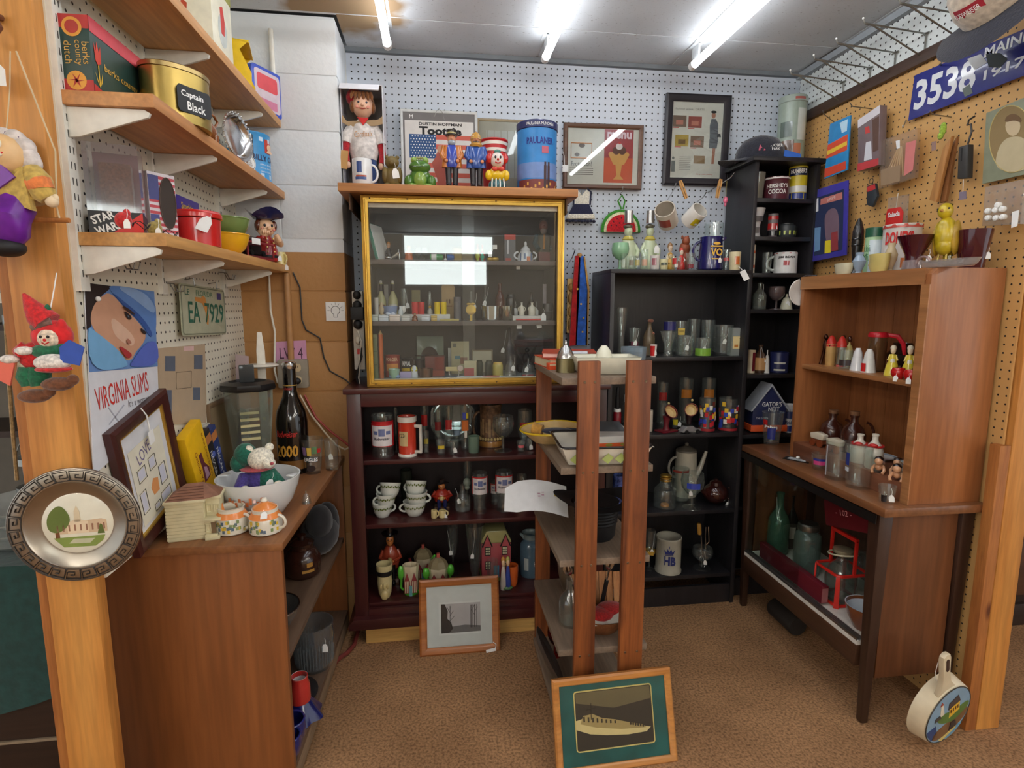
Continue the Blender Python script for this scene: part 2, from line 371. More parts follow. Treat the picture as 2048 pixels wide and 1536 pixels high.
mx=nt.nodes.new('ShaderNodeMix');mx.data_type='RGBA';nt.links.new(g.outputs[0],mx.inputs[0]);mx.inputs[6].default_value=lin((176,128,76));mx.inputs[7].default_value=lin((222,226,228))
nt.links.new(mx.outputs[2],b.inputs['Base Color']);b.inputs['Roughness'].default_value=.6
nn=nt.nodes.new('ShaderNodeTexNoise');nn.inputs['Scale'].default_value=45;nn.inputs['Detail'].default_value=4;nt.links.new(t.outputs['Object'],nn.inputs['Vector'])
bp=nt.nodes.new('ShaderNodeBump');bp.inputs['Strength'].default_value=.45;bp.inputs['Distance'].default_value=.004
nt.links.new(nn.outputs['Fac'],bp.inputs['Height']);nt.links.new(bp.outputs['Normal'],b.inputs['Normal'])
PX0,PX1,PY=-.90,-.363,2.38
pil=struct('wall_pillar',bx(PX0+.004,PX1-.004,PY+.004,2.66,0,ZCEIL-.003),bm_)
z=.02;k=0
while z<ZCEIL-.02:
 z1=min(z+.205,ZCEIL-.004);cut=[PX0,PX1]if k%2 else[PX0,-.60,PX1]
 for a,c in zip(cut,cut[1:]):obj('block',bx(a+.002,c-(.002 if c!=PX1 else 0),PY,2.655,z+.0025,z1-.0025),bm_,pil,bevel=.004)
 z=z1;k+=1
PINE=wood((190,124,56),(214,152,78),'z',7,.5,knots=6.5)
PINE2=wood((150,88,40),(186,120,58),'z',12,.6,knots=9)
p1=struct('trim_4',bx(-.872,-.772,1.30,1.338,0,2.6),PINE,bevel=.003)
obj('edge_strip',bx(-.895,-.873,1.306,1.35,0,2.6),PINE2,p1,bevel=.003)
p2=struct('trim_5',bx(1.752,1.838,1.462,1.50,0,2.6),PINE,bevel=.003)
obj('edge_strip',bx(1.714,1.7515,1.464,1.499,0,.97),PINE2,p2,bevel=.002)
TUBE=emit((246,250,255),TUBE_STRENGTH);TUBE_FILL=emit((255,248,236),FILL_STRENGTH)
def tube_light(x,y1,L,label,tm_=None):
 o=thing('tube_light',label,'light',(x,y1,ZCEIL-.075),group='ceiling tube lights')
 obj('tube',tr(lathe([(0,-L),(.012,-L+.004),(.015,-L+.02),(.015,-.02),(.012,-.004),(0,0)],12),(0,0,0),(R(-90),0,0)),tm_ or TUBE,o)
 for yy in(.0,-L):obj('end_cap',tr(solid([(1,0),(1,.03)],.0175,1,12),(0,yy+.006 if yy==0 else yy-.006+.03,0),(R(90),0,0)),WHITE,o)
 for yy in(-.03,-L*.5,-L+.05):obj('bracket',J(bx(-.004,.004,yy-.03,yy+.03,.012,.072),bx(-.02,.02,yy-.03,yy+.03,.068,.073)),mat((210,214,216),.4),o,smooth=0)
 return o
for x,y,nm in((-.171,2.42,'bare white tube light nearest the block pillar'),(.469,2.457,'bare white tube light above the glass display case'),(1.11,2.445,'bare white tube light nearest the tan pegboard wall')):
 tube_light(x,y,2.35,nm)
for x,nm in((-2.7,'far left aisle'),(-1.45,'near left aisle'),(2.3,'near right aisle'),(3.5,'far right aisle')):  # unseen tubes added as frontal fill, placed clear of the case glass reflection
 for y,nn in((-.2,'front'),(-2.4,'rear')):tube_light(x,y,2.0,'bare white tube light over the %s, %s half of the shop'%(nm,nn),TUBE_FILL)
fw=struct('wall_front',bx(-4.5,5,-4.62,-4.5,0,ZCEIL),pap((196,186,168)))
win=thing('window_1','wide shop window of two panes behind the viewer','window',(0,-4.5,0));win['kind']='structure';del win['category']
DAY=emit((236,242,240),9)
for z0,z1,x1 in((2.20,2.46,.9),(1.72,2.08,.8)):
 obj('pane',bx(-.47,x1,.0,.012,z0,z1),DAY,win,smooth=0)
 obj('window_frame',tr(ringframe(x1+.47+.06,z1-z0+.06,.03,.03),((x1-.47)/2,.035,z0-.03),(0,0,R(180))),WHITE,win)
# ================================================================ FURNITURE
BLK=wood((30,29,32),(40,38,42),'z',10,.38)
def bookcase(o,x0,x1,y0,y1,zt,shelves,m,th=.018,plinth=.09,back=True,topover=0,pins=True):
 ox,oy=(x0+x1)/2,y0
 X0,X1,D=x0-ox,x1-ox,y1-y0
 for a in(X0,X1-th):obj('side_panel',bx(a,a+th,0,D,0,zt-th),m,o,bevel=.0015)
 obj('top_panel',bx(X0-topover,X1+topover,-topover,D,zt-th,zt),m,o,bevel=.002)
 if back:obj('back_panel',bx(X0+th,X1-th,D-.006,D-.001,.02,zt-th),m,o,smooth=0)
 for z in shelves:obj('shelf',bx(X0+th,X1-th,.006,D-.007,z-th,z),m,o,bevel=.0015)
 if plinth:obj('plinth',bx(X0+th,X1-th,.01,.026,0,plinth),m,o,smooth=0)
 if pins:
  s=J(*[tube([(X1-th-.0008,.04,.25+.05*i),(X1-th+.002,.04,.25+.05*i)],.003,6)for i in range(int((zt-.4)/.05))])
  obj('pin_hole_row',s,mat((12,12,13),.6),o,smooth=0,kind='stuff')
BS=[1.173,.825,.463,.149];BTOP=1.551
bk=thing('bookcase','wide black laminate bookcase with glassware on its shelves','bookcase',(1.054,2.33,0));bookcase(bk,.735,1.373,2.33,2.62,BTOP,BS,BLK)
NS=[1.867,1.702,1.542,1.38,1.083,.80];NTOP=2.036
nk=thing('bookcase','narrow tall black bookcase in the corner beside the tan pegboard','bookcase',(1.5425,2.38,0));bookcase(nk,1.388,1.697,2.38,2.62,NTOP,NS+[.45],BLK,topover=.022)
CH=wood((58,22,24),(84,36,34),'x',6,.32,coat=.3);CHZ=wood((58,22,24),(80,34,32),'z',6,.32,coat=.3)
CS=[.777,.506,.163];CTOP=1.077
ck=thing('cabinet','dark cherry open cabinet with cups and beer glasses under the glass display case','cabinet',(.09,2.23,0))
for a,c in((-.445,-.39),(.57,.61)):obj('front_stile',bx(a,c,0,.022,.12,CTOP-.02),CHZ,ck,bevel=.003)
obj('front_rail',bx(-.39,.57,0,.022,CTOP-.075,CTOP-.02),CH,ck,bevel=.002)
obj('front_rail',bx(-.39,.57,0,.022,.105,CS[2]-.015),CH,ck,bevel=.002)
obj('top_panel',bx(-.455,.62,-.02,.37,CTOP-.022,CTOP),CH,ck,bevel=.004)
obj('base_moulding',prism([(-.47,.075),(.63,.075),(.63,.1),(.61,.12),(-.45,.12),(-.47,.1)],-.03,.37),CH,ck,bevel=.003)
for a in(-.445,.59):obj('side_panel',bx(a,a+.02,.022,.37,.12,CTOP-.022),CHZ,ck,smooth=0)
obj('back_panel',bx(-.425,.59,.355,.368,.12,CTOP-.022),wood((30,14,16),(40,20,20),'z',6,.5),ck,smooth=0)
for z in CS:obj('shelf',bx(-.425,.59,.024,.354,z-.018,z),CH,ck,bevel=.002)
pk=obj('kick_board',bx(-.315,.46,2.225,2.245,0,.0745),wood((196,152,84),(222,182,112),'x',7,.5,knots=5),bevel=.003,label='pale pine board standing on edge under the cherry cabinet',cat='board')
for x in(-.39,.5):obj('foot',bx(x,x+.06,.03,.33,0,.075),CHZ,ck,smooth=0)
sb=thing('wall_shelf','long pine board shelf above the glass display case','shelf',(.105,2.2,1.815))
obj('board',bx(-.455,.45,0,.43,0,.03),wood((172,112,62),(200,142,86),'x',6,.5,knots=4),sb,bevel=.003)
for x in(-.42,.41):obj('bracket',prism([(x,0),(x+.004,0),(x+.004,-.06),(x,-.06)],.03,.42),pap((90,66,48)),sb,smooth=0)
LW=wood((122,70,34),(146,88,46),'z',4,.42,coat=.2);LWY=wood((120,74,42),(150,98,58),'y',5,.4,coat=.2);LIN=wood((88,66,50),(112,86,66),'y',6,.55)
LZ=.77
lc=thing('cabinet','low brown wooden cabinet with open side shelves beside the pine post','cabinet',(-.424,1.497,0),-R(1.5))
obj('side_panel',bx(-.46,0,0,.02,0,LZ-.022),LW,lc,bevel=.002)
obj('side_panel',bx(-.40,0,.84,.86,0,LZ-.022),LW,lc,bevel=.002)
obj('top_panel',bx(-.44,.006,-.006,.878,LZ-.022,LZ),LWY,lc,bevel=.003)
obj('shelf',bx(-.40,-.005,.02,.84,.405,.423),LIN,lc,bevel=.002)
obj('bottom_panel',bx(-.40,0,.02,.84,.075,.095),LIN,lc,bevel=.002)
obj('bottom_rail',bx(-.022,.0,.02,.84,.02,.075),wood((120,98,76),(150,126,100),'y',8,.6),lc,bevel=.002)
obj('back_panel',bx(-.40,-.394,.02,.84,.02,LZ-.022),mat((42,32,26),.7),lc,smooth=0)
RK=wood((88,42,18),(156,88,42),'z',12,.5,knots=6);RKS=wood((118,100,84),(140,122,104),'y',8,.55)
RX0,RX1,RY0,RY1=.37,.665,1.628,2.10
rk=thing('display_rack','tall free-standing rack of stained posts and grey-brown shelves','rack',((RX0+RX1)/2,RY0,0))
RS=[1.183,.905,.605,.30,.05];rc=(RX0+RX1)/2
for x0,x1,y0,y1 in((.416,.483,-.022,0),(.566,.642,-.022,0),(.378,.437,RY1-RY0,RY1-RY0+.02),(.555,.62,RY1-RY0,RY1-RY0+.02)):
 p=obj('post',bx(x0-rc,x1-rc,y0,y1,0,1.235 if y0<0 else 1.165),RK,rk,bevel=.003)
 if y0<0:
  for z in RS[:4]:
   for x in(x0+.018,x1-.018):obj('screw',tr(solid([(1,0),(.8,.0015)],.0042,1,8),(x-rc,y0,z-.011),(R(90),0,0)),met((150,135,115)),rk)
for z in RS:obj('shelf',bx(RX0-rc,RX1-rc,0,RY1-RY0-.001,z-.022,z),RKS,rk,bevel=.002)
RW=wood((84,48,28),(120,74,44),'z',5,.36,coat=.25);RWY=wood((104,64,38),(140,92,58),'y',5,.33,coat=.3);RD=wood((46,28,20),(66,42,30),'z',7,.38,coat=.2)
CZ=.77
rc_=thing('cabinet','low walnut display cabinet with open front along the tan pegboard','cabinet',(1.372,1.5,0))
obj('top_panel',prism([(0,0),(.365,0),(.365,.83),(0,.83)],0,.03)if 0 else bx(0,.365,0,.83,CZ-.028,CZ),RWY,rc_,bevel=.004)
obj('edge_band',bx(-.002,.0,.03,.83,CZ-.06,CZ-.03),mat((24,20,18),.4),rc_,smooth=0)
for x,y in((.012,.03),(.012,.78),(.31,.03),(.31,.78)):
 k=.03 if x>.1 else 0
 obj('leg',([(x+.01,y+.008,0),(x+.036,y+.008,0),(x+.036,y+.034,0),(x+.01,y+.034,0),(x,y,CZ-.028),(x+.05,y,CZ-.028),(x+.05,y+.05,CZ-.028),(x,y+.05,CZ-.028)],[(3,2,1,0),(4,5,6,7),(0,1,5,4),(1,2,6,5),(2,3,7,6),(3,0,4,7)]),RD,rc_,bevel=.006)
obj('side_panel',bx(.062,.31,.045,.06,.16,CZ-.028),RW,rc_,smooth=0)
obj('side_panel',bx(.062,.36,.79,.805,.16,CZ-.028),RW,rc_,smooth=0)
obj('bottom_rail',bx(.012,.04,.08,.78,.185,.262),wood((60,38,26),(86,56,38),'y',6,.4),rc_,bevel=.003)
obj('deck',bx(.014,.36,.08,.78,.262,.278),mat((226,222,212),.4),rc_,smooth=0)
obj('door_track',J(*[bx(.014+.008*i,.017+.008*i,.08,.78,.278,.285)for i in range(4)]),met((170,172,172),.35),rc_,smooth=0)
obj('top_track',J(*[bx(.014+.008*i,.017+.008*i,.08,.78,CZ-.05,CZ-.028)for i in range(3)]),met((96,96,98),.4),rc_,smooth=0)
obj('back_panel',bx(.352,.36,.06,.79,.18,CZ-.028),wood((70,46,32),(92,64,46),'z',5,.6),rc_,smooth=0)
obj('glass_door',bx(.026,.03,.42,.78,.285,CZ-.05),glass((240,246,243),.02,.55),rc_,smooth=0)
HW=wood((140,84,46),(168,108,64),'z',5,.38,coat=.25);HWY=wood((150,98,58),(184,128,80),'y',6,.38,coat=.2)
hk=thing('hutch','brown wooden hutch bookcase standing on the walnut cabinet','shelf unit',(1.475,1.525,CZ))
HS=[.0,.39];HD,HL,HH=.255,.61,.742
obj('side_panel',([(q[0],y,q[1])for y in(0,.02)for q in((0,0),(HD,0),(HD,HH),(.02,HH),(.0,HH-.02))],[(0,1,2,3,4),(9,8,7,6,5)]+[(i,5+i,5+(i+1)%5,(i+1)%5)for i in range(5)]),HW,hk,bevel=.002)
obj('side_panel',bx(0,HD,HL-.02,HL,0,HH-.02),HW,hk,bevel=.002)
obj('top_panel',bx(0,HD,.02,HL+.002,HH-.022,HH),HWY,hk,bevel=.003)
obj('face_stile',bx(-.004,.0,-.0,.03,0,HH-.05),HWY,hk,smooth=0)
obj('face_rail',bx(-.004,.0,.02,HL,HH-.05,HH),HWY,hk,smooth=0)
obj('shelf',bx(.012,HD-.012,.02,HL-.02,.372,.39),HWY,hk,bevel=.004)
obj('bottom_panel',bx(.0,HD-.01,.02,HL-.02,0,.062),wood((110,66,46),(140,88,62),'y',5,.4),hk,bevel=.002)
for i in range(6):y=.02+i*.095;obj('back_plank',bx(HD-.012,HD-.004-.001*(i%2),y+.0008,y+.0942,.06,HH-.02),HW,hk,smooth=0)
DX0,DX1,DZ0,DZ1,DY0,DY1=-.275,.512,1.079,1.812,2.245,2.60
DIN=mat((74,66,64),.6);DS=[1.577,1.336]
dk=thing('display_case','glass-fronted display case with a brass-coloured frame full of small collectibles','display case',((DX0+DX1)/2,DY0,DZ0))
DW=DX1-DX0;DH=DZ1-DZ0
obj('front_frame',ringframe(DW,DH,.026,.02,[(0,.02),(0,0),(.3,-.003),(.38,.001),(.55,.001),(.62,-.003),(1,-.003),(1,.02)]),GOLD,dk)
obj('screw',J(*[tr(solid([(1,0),(.7,.0012)],.003,1,8),(x,-.003,z),(R(90),0,0))for z in(.012,DH-.012)for x in(-.36,-.22,-.05,.12,.27)]),mat((90,68,30),.5),dk,kind='stuff')
for s in(-1,1):obj('side_panel',bx(min(s*DW/2,s*(DW/2-.016)),max(s*DW/2,s*(DW/2-.016)),.02,DY1-DY0,0,DH),DIN,dk,smooth=0)
obj('top_panel',bx(-DW/2+.016,DW/2-.016,.02,DY1-DY0,DH-.016,DH),DIN,dk,smooth=0)
obj('bottom_panel',bx(-DW/2+.016,DW/2-.016,.02,DY1-DY0,0,.02),mat((150,158,160),.5),dk,smooth=0)
obj('back_panel',bx(-DW/2+.016,DW/2-.016,DY1-DY0-.01,DY1-DY0,0,DH),DIN,dk,smooth=0)
for z in DS:obj('shelf',bx(-DW/2+.016,DW/2-.016,.045,DY1-DY0-.01,z-DZ0-.018,z-DZ0),mat((96,84,80),.55),dk,bevel=.001)
PANE=glass((250,252,252),.012,1.1,.012)
obj('glass_door',bx(-DW/2+.02,.035,.024,.0265,.026,DH-.026),PANE,dk,smooth=0)
obj('glass_door',bx(-.012,DW/2-.02,.032,.0345,.026,DH-.026),PANE,dk,smooth=0)
for a,c in((.02,.028),(DH-.042,DH-.026)):obj('door_track',bx(-DW/2+.02,DW/2-.02,.02,.04,a,c),mat((190,186,170),.4),dk,smooth=0)
# ================================================================ LEFT WALL
def XZ(pts,Y,o):return[((onY(a,b,Y)-Vector(o)).x,(onY(a,b,Y)-Vector(o)).z)for a,b in pts]
def YZ(pts,X,o):return[((onX(a,b,X)-Vector(o)).y,(onX(a,b,X)-Vector(o)).z)for a,b in pts]
L90,R90=R(90),R(-90)
WM=mat((226,224,214),.4)
for y,nm in((1.352,'nearest the pine post'),(1.72,'in the middle of the pegboard'),(2.19,'nearest the block pillar')):
 o=thing('shelf_standard','white slotted steel shelf standard '+nm,'shelf rail',(XL,y,1.43))
 obj('rail',J(bx(0,.012,-.016,-.012,0,1.05),bx(0,.012,.012,.016,0,1.05),bx(.009,.012,-.012,.012,0,1.05)),WM,o,smooth=0)
 obj('slot_row',J(*[bx(.0121,.0124,s*.006-.0015,s*.006+.0015,.03+.032*i,.045+.032*i)for i in range(31)for s in(-1,1)]),mat((60,58,52),.6),o,smooth=0,kind='stuff')
def wshelf(zt,y0,y1,label,a,c):
 o=thing('wall_shelf',label,'shelf',(XL+.012,y0,zt))
 obj('board',bx(0,.176,0,y1-y0,-.028,0),wood(a,c,'y',6,.5,knots=5),o,bevel=.002)
 for y in(1.352,1.72,2.19):
  if y<y0:continue
  obj('bracket',([(q[0],yy,q[1])for yy in(y-y0-.004,y-y0+.004)for q in((0,-.029),(.15,-.029),(.162,-.036),(.158,-.045),(.02,-.088),(0,-.09))],[(0,1,2,3,4,5),(11,10,9,8,7,6)]+[(i,6+i,6+(i+1)%6,(i+1)%6)for i in range(6)]),WM,o,bevel=.0015)
 return o
S3,S2,S1=1.555,1.839,2.105
wshelf(S3,1.342,2.378,'lowest pine wall shelf on white brackets',(188,136,76),(214,166,104))
wshelf(S2,1.336,2.378,'middle pine wall shelf on white brackets',(178,120,70),(208,152,96))
wshelf(S1,1.34,2.378,'topmost pine wall shelf on white brackets',(186,132,76),(212,160,102))
def box_thing(name,label,cat,x0,x1,y0,y1,z,h,m,bevel=.001,group=None,rz=0):
 o=thing(name,label,cat,((x0+x1)/2,(y0+y1)/2,z),rz,group)
 obj('body',cb(x1-x0,y1-y0,h),m,o,bevel=bevel);return o
o=box_thing('cigar_tin','tall white cigar tin with olive lid and gilt lettering on the topmost shelf','tin',-.716,-.606,1.79,1.95,S1,.20,mat((222,218,196),.35))
obj('lid',cb(.114,.164,.03,(0,0,.192)),mat((160,160,70),.35,.4),o,bevel=.004)
text(o,'EL PRODUCTO',.018,INK,(0,-.0805,.162),.1,bold=.01)
decal(o,[disc(-.02,.04,.035,.028)],mat((170,160,60),.5),-.081);decal(o,[disc(-.02,.042,.02,.018)],mat((60,110,100),.5),-.0815)
decal(o,[[(-.025,.09),(-.012,.09),(-.008,.125),(-.02,.135),(-.03,.12)]],mat((180,70,40),.5),-.081)
obj('print',tr(J(prism(disc(0,.06,.035,.045),0,.0004)),(.0555,0,.03),(0,0,L90)),mat((190,196,190),.5),o,smooth=0)
obj('print',tr(prism([(-.012,.05),(.012,.05),(.02,.09),(.008,.13),(-.014,.12)],0,.0004),(.0559,0,.03),(0,0,L90)),mat((196,50,40),.5),o,smooth=0)
o=thing('candy_box','yellow cardboard box with its front cut open beside the white cigar tin','box',(-.652,2.12,S1),R(12))
Yc=mat((240,200,20),.5)
obj('back_panel',bx(-.05,-.047,-.07,.07,0,.15),Yc,o,smooth=0);obj('base_panel',bx(-.05,.05,-.07,.07,0,.004),Yc,o,smooth=0)
for y in(-.07,.067):obj('side_panel',([(q[0],yy,q[1])for yy in(y,y+.003)for q in((-.05,0),(.05,0),(.052,.05),(.02,.12),(.05,.15),(-.05,.15))],[(0,1,2,3,4,5),(11,10,9,8,7,6)]+[(i,6+i,6+(i+1)%6,(i+1)%6)for i in range(6)]),Yc,o,smooth=0)
obj('top_flap',tr(bx(-.05,.05,-.07,.07,0,.003),(0,0,.148),(0,R(8),0)),Yc,o,smooth=0);obj('lining',bx(-.046,.03,-.066,.066,.004,.1),pap((120,86,50)),o,smooth=0)
o=thing('lunch_box','blue-rimmed lunch tin with pink picture standing at the end of the topmost shelf','tin',(-.625,2.33,S1+.002),R(62))
obj('body',prism(rrect(-.075,0,.075,.16,.018),-.02,.02),mat((50,80,190),.35),o,bevel=.003)
decal(o,[rrect(-.062,.012,.062,.148,.012)],mat((206,190,200),.4),-.0206);decal(o,[rrect(-.05,.08,.05,.135,.01)],mat((214,70,80),.4),-.0211);decal(o,[rect(-.045,.02,.045,.05)],mat((200,120,150),.4),-.0211)
o=box_thing('storage_box','red and green storage box lettered berks county dutch on the middle shelf','box',-.764,-.70,1.352,1.60,S2,.152,mat((34,62,56),.45))
[decal(o,[rect(-.032,a,.032,a+.026)],mat((176,40,38),.5),-.1245)for a in(0,.126)]
for zc in(.128,.024):
 decal(o,[disc(0,zc,.019)],mat((214,150,50),.5),-.125);decal(o,[disc(0,zc,.013)]if zc>.1 else[[(.003*math.cos(R(a+90))+.001,zc),(.015*math.cos(R(a)),zc+.015*math.sin(R(a))),(.003*math.cos(R(a-90)),zc+.003*math.sin(R(a-90)))]for a in range(0,360,60)],mat((170,46,36),.5),-.1255)
for i,s in enumerate(('berks','county','dutch')):text(o,s,.014,mat((206,160,70),.5),(.016-.017*i,-.1252,.078),rot=(0,R(90),0))
side=bpy.data.objects.new('side_print',None)
def sp(s,m,y=.0005):return obj('side_print',tr(s,(.0325+y,0,0),(0,0,L90)),m,o,smooth=0)
bpy.data.objects.remove(side)
sp(prism(rect(-.124,.122,.124,.1515),0,.0003),mat((206,74,84),.5));sp(prism([(-.124,0),(-.02,0),(-.124,.02)],0,.0003),mat((190,44,40),.5))
sp(prism([(-.112,.07),(-.103,.062),(-.092,.07),(-.09,.105),(-.097,.09),(-.103,.11),(-.108,.09),(-.114,.105)],0,.0003),mat((200,60,44),.5),.0008)
sp(J(prism(rect(-.104,.02,-.101,.065),0,.0003),prism([(-.101,.022),(-.09,.05),(-.094,.03)],0,.0003),prism([(-.104,.022),(-.116,.045),(-.11,.028)],0,.0003)),mat((220,180,60),.5),.0008)
text(o,'berks county dutch',.02,mat((206,160,60),.5),(.0336,.02,.055),.2,rot=(0,0,L90))
o=thing('tobacco_tin','oval gold tobacco tin with black name label on the middle shelf','tin',(-.63,1.575,S2),R(60))
obj('body',solid([(1,0),(1,.94),(.97,.95),(.97,.97)],1,.128,30,sx=.082,sy=.062),met((176,150,84),.32),o)
obj('lid',solid([(1,.9),(1.03,.91),(1.03,.985),(1,1),(.96,1),(.95,.975)],1,.13,30,sx=.082,sy=.062),met((170,146,96),.3),o)
decal(o,[[(-.046,.03),(-.04,.022),(.04,.022),(.046,.03),(.046,.075),(.04,.083),(-.04,.083),(-.046,.075)]],BLACK,-.0625);text(o,'Captain',.018,WHITE,(-.006,-.0632,.054),.06,bold=.02);text(o,'Black',.02,WHITE,(.004,-.0632,.029),.05,bold=.02)
CB=cer((132,76,34))
o=thing('cow_creamer','brown glazed cow creamer with a price tag on the middle shelf','creamer',(-.64,1.76,S2),R(70))
obj('body',ell((0,0,.05),(.05,.026,.028)),CB,o);obj('head',J(ell((-.055,0,.062),(.02,.016,.018)),ell((-.072,0,.054),(.009,.011,.01))),CB,o)
for x in(-.03,.03):
 for y in(-.013,.013):obj('leg',solid([(.8,0),(1,.4),(1.2,1)],.009,.04,10,(x,y,0)),CB,o)
obj('handle',tube([(.04,0,.06),(.06,0,.085),(.045,0,.1),(.015,0,.095),(.0,0,.077)],.004),CB,o)
for s in(-1,1):obj('horn',tube([(-.05,s*.01,.078),(-.047,s*.02,.088),(-.052,s*.022,.096)],[.004,.003,.001]),cer((220,200,160)),o)
ptag(o,(-.05,-.03,.055),.024)
o=thing('dish','silver scalloped dish leaning on edge on the middle shelf','dish',(-.615,1.925,S2),rot=(0,0,R(75)))
pr=[(0,0),(.05,.0),(.058,.004),(.064,.016),(.072,.018),(.0725,.02),(.064,.0185),(.057,.0065),(.05,.003),(0,.003)]
obj('body',tr(lathe(pr,28),(0,0,.074),(R(84),0,0)),met((214,214,214),.16),o);obj('beaded_edge',J(*[ell((.0725*math.cos(R(a)),-.019,.074+.0725*math.sin(R(a))),.003,6,4)for a in range(0,360,12)]),met((214,214,214),.2),o,kind='stuff')
o=thing('display_card','white folded display card with round black emblem leaning on the blue tin','card',(-.62,2.10,S2),R(58))
obj('body',tr(prism(rrect(-.028,0,.022,.14,.003),0,.004),(0,0,0),(R(-5),0,0)),WHITE,o,smooth=0);[decal(o,[rect(x,.02,x+.004,.138)],pap((60,60,60)),-.0015)for x in(.002,.012)]
obj('emblem',J(prism(arc(-.006,.04,.026,.026,0,350,24),-.004,-.002)),WHITE,o,smooth=0);obj('emblem_ring',tube([(-.006+.023*math.cos(R(a)),-.0042,.04+.023*math.sin(R(a)))for a in range(0,360,20)],.0008,4,True),INK,o);text(o,'ORG\nCOCK\nPATCH',.02,INK,(-.006,-.0045,.03),.022)
o=thing('tin_can','bright blue polka-dot tin can with portrait label on the middle shelf','tin',(-.66,2.225,S2),R(62))
obj('body',solid(PROF['can'],.074,.165,30),mat((60,150,210),.35),o)
obj('dot',J(*[wrap(.0722,a,a+12,z,z+.014,n=3)for a in range(-80,90,32)for z in(.012,.135,.075)if not(z==.075 and abs(a)<60)]),mat((190,215,235),.4),o,kind='stuff')
obj('portrait_panel',wrap(.0722,2,32,.098,.145,n=4),mat((190,60,44),.4),o);obj('portrait',J(prism(disc(.02,.118,.009,.012),-.0725,-.0722),prism([(.008,.1),(.034,.1),(.03,.108),(.012,.108)],-.0725,-.0722)),mat((226,190,160),.5),o,smooth=0,rot=(0,0,R(2)))
text(o,'BILLY CA',.02,mat((24,40,90),.4),(0,-.0732,.068),.095,rad=.0732,bold=.02)
for i,z in enumerate((.052,.04,.028)):text(o,'peanut lovers',.008,WHITE,(.005,-.0731,z),.06-.008*i,rad=.0731)
o=thing('toy_box','clear-fronted red toy box lettered STAR WARS on the lowest pine shelf','box',(-.71,1.42,S3),R(20))
obj('back_card',bx(-.05,.05,.045,.05,0,.19),mat((128,30,36),.45),o,smooth=0);obj('base_card',bx(-.05,.05,-.05,.05,0,.048),mat((24,22,24),.4),o,smooth=0)
obj('window',bx(-.05,.05,-.05,.044,.048,.19),glass((238,236,238),.05,1.6,.06),o,smooth=0);obj('toy_form',J(bx(-.03,.03,.0,.04,.05,.16),ell((0,.01,.09),(.03,.02,.045))),clo((106,66,44)),o)  # plain brown form stands in for the toy figure behind the window
decal(o,[[(-.01,0),(.05,0),(.05,.048)]],mat((196,40,34),.45),-.0506);text(o,'STAR',.018,WHITE,(-.02,-.0512,.026),.045,rot=(0,R(-22),0),bold=.03);text(o,'WARS',.018,WHITE,(-.012,-.0512,.004),.05,rot=(0,R(-22),0),bold=.03)
obj('side_print',tr(prism(rect(-.05,0,.05,.045),0,.0004),(.0504,0,0),(0,0,L90)),mat((60,40,40),.45),o,smooth=0);text(o,'STAR\nWARS',.026,WHITE,(.0512,.022,.006),.03,rot=(0,0,L90),bold=.02)
o=thing('toy_box','flag-patterned cardboard box with an oval cut-out window','box',(-.69,1.552,S3),R(58))
obj('body',cb(.07,.06,.165),mat((214,206,210),.5),o,bevel=.001)
decal(o,[rect(-.034,z,.034,z+.007)for z in[.01+.014*i for i in range(11)]],mat((186,70,80),.5),-.0304);decal(o,[rect(-.034,.1,-.008,.158),rect(-.034,.035,-.012,.065)],mat((70,74,130),.5),-.0308)
decal(o,[disc(.012,.095,.021,.062)],mat((54,42,34),.7),-.0312,'window');obj('window_rim',tube([(.012+.021*math.cos(R(a)),-.0315,.095+.062*math.sin(R(a)))for a in range(0,360,18)],.0012,5,True),pap((90,70,60)),o)
o=box_thing('gift_box','purple box with gold lettering behind the red canister','box',-.755,-.708,1.72,1.87,S3,.15,mat((62,40,140),.4))
text(o,'Snackin',.02,mat((220,180,60),.4),(.0242,-.01,.115),.08,rot=(0,0,L90),bold=.02);obj('side_print',tr(prism(disc(0,.075,.03,.022),0,.0005),(.0239,0,0),(0,0,L90)),mat((196,60,50),.5),o,smooth=0)
o=box_thing('appliance_box','white and blue appliance box behind the red canister','box',-.755,-.70,1.60,1.71,S3,.105,mat((206,214,224),.45))
text(o,'CLASSIC',.012,mat((90,150,200),.5),(.028,.0,.074),.07,rot=(0,0,L90));obj('side_print',tr(prism(rrect(-.055,.012,.055,.06,.01),0,.0004),(.0279,0,0),(0,0,L90)),mat((36,44,70),.4),o,smooth=0)
obj('front_print',prism(rect(-.026,0,.026,.06),-.0557,-.0552),mat((50,110,190),.5),o,smooth=0)
o=thing('canister','glossy red plastic canister with lid on the lowest pine shelf','canister',(-.633,1.655,S3))
RP=mat((196,30,26),.28,0,.03,.4)
obj('body',solid([(.88,0),(.93,.02),(.97,.84)],.058,.085,28),RP,o);obj('lid',solid([(1.0,.8),(1.03,.82),(1.03,.93),(.98,.96),(.96,1),(.8,1),(.78,.97)],.059,.092,28),RP,o)
ptag(o,(.045,-.045,.075),.045,(R(-25),R(20),0),.012)
for i,(c,z,lab)in enumerate((((236,176,30),0,'yellow glazed mixing bowl under the green bowl'),((116,138,76),.05,'green glazed bowl stacked in the yellow bowl'))):
 o=thing('mixing_bowl',lab,'bowl',(-.64,1.885+.012*i,S3+z),group='stacked bowls')
 obj('body',shell([(.45,0),(.5,.03),(.78,.3),(.94,.7),(1,1)],.066,.06,.004,.1,26),cer(c),o);obj('rim',tube([(.065*math.cos(R(a)),.065*math.sin(R(a)),.06)for a in range(0,360,15)],.003,6,True),cer(c),o)
o=thing('toy_car_box','boxed maroon toy car with clear window at the end of the lowest shelf','box',(-.625,2.09,S3),R(72))
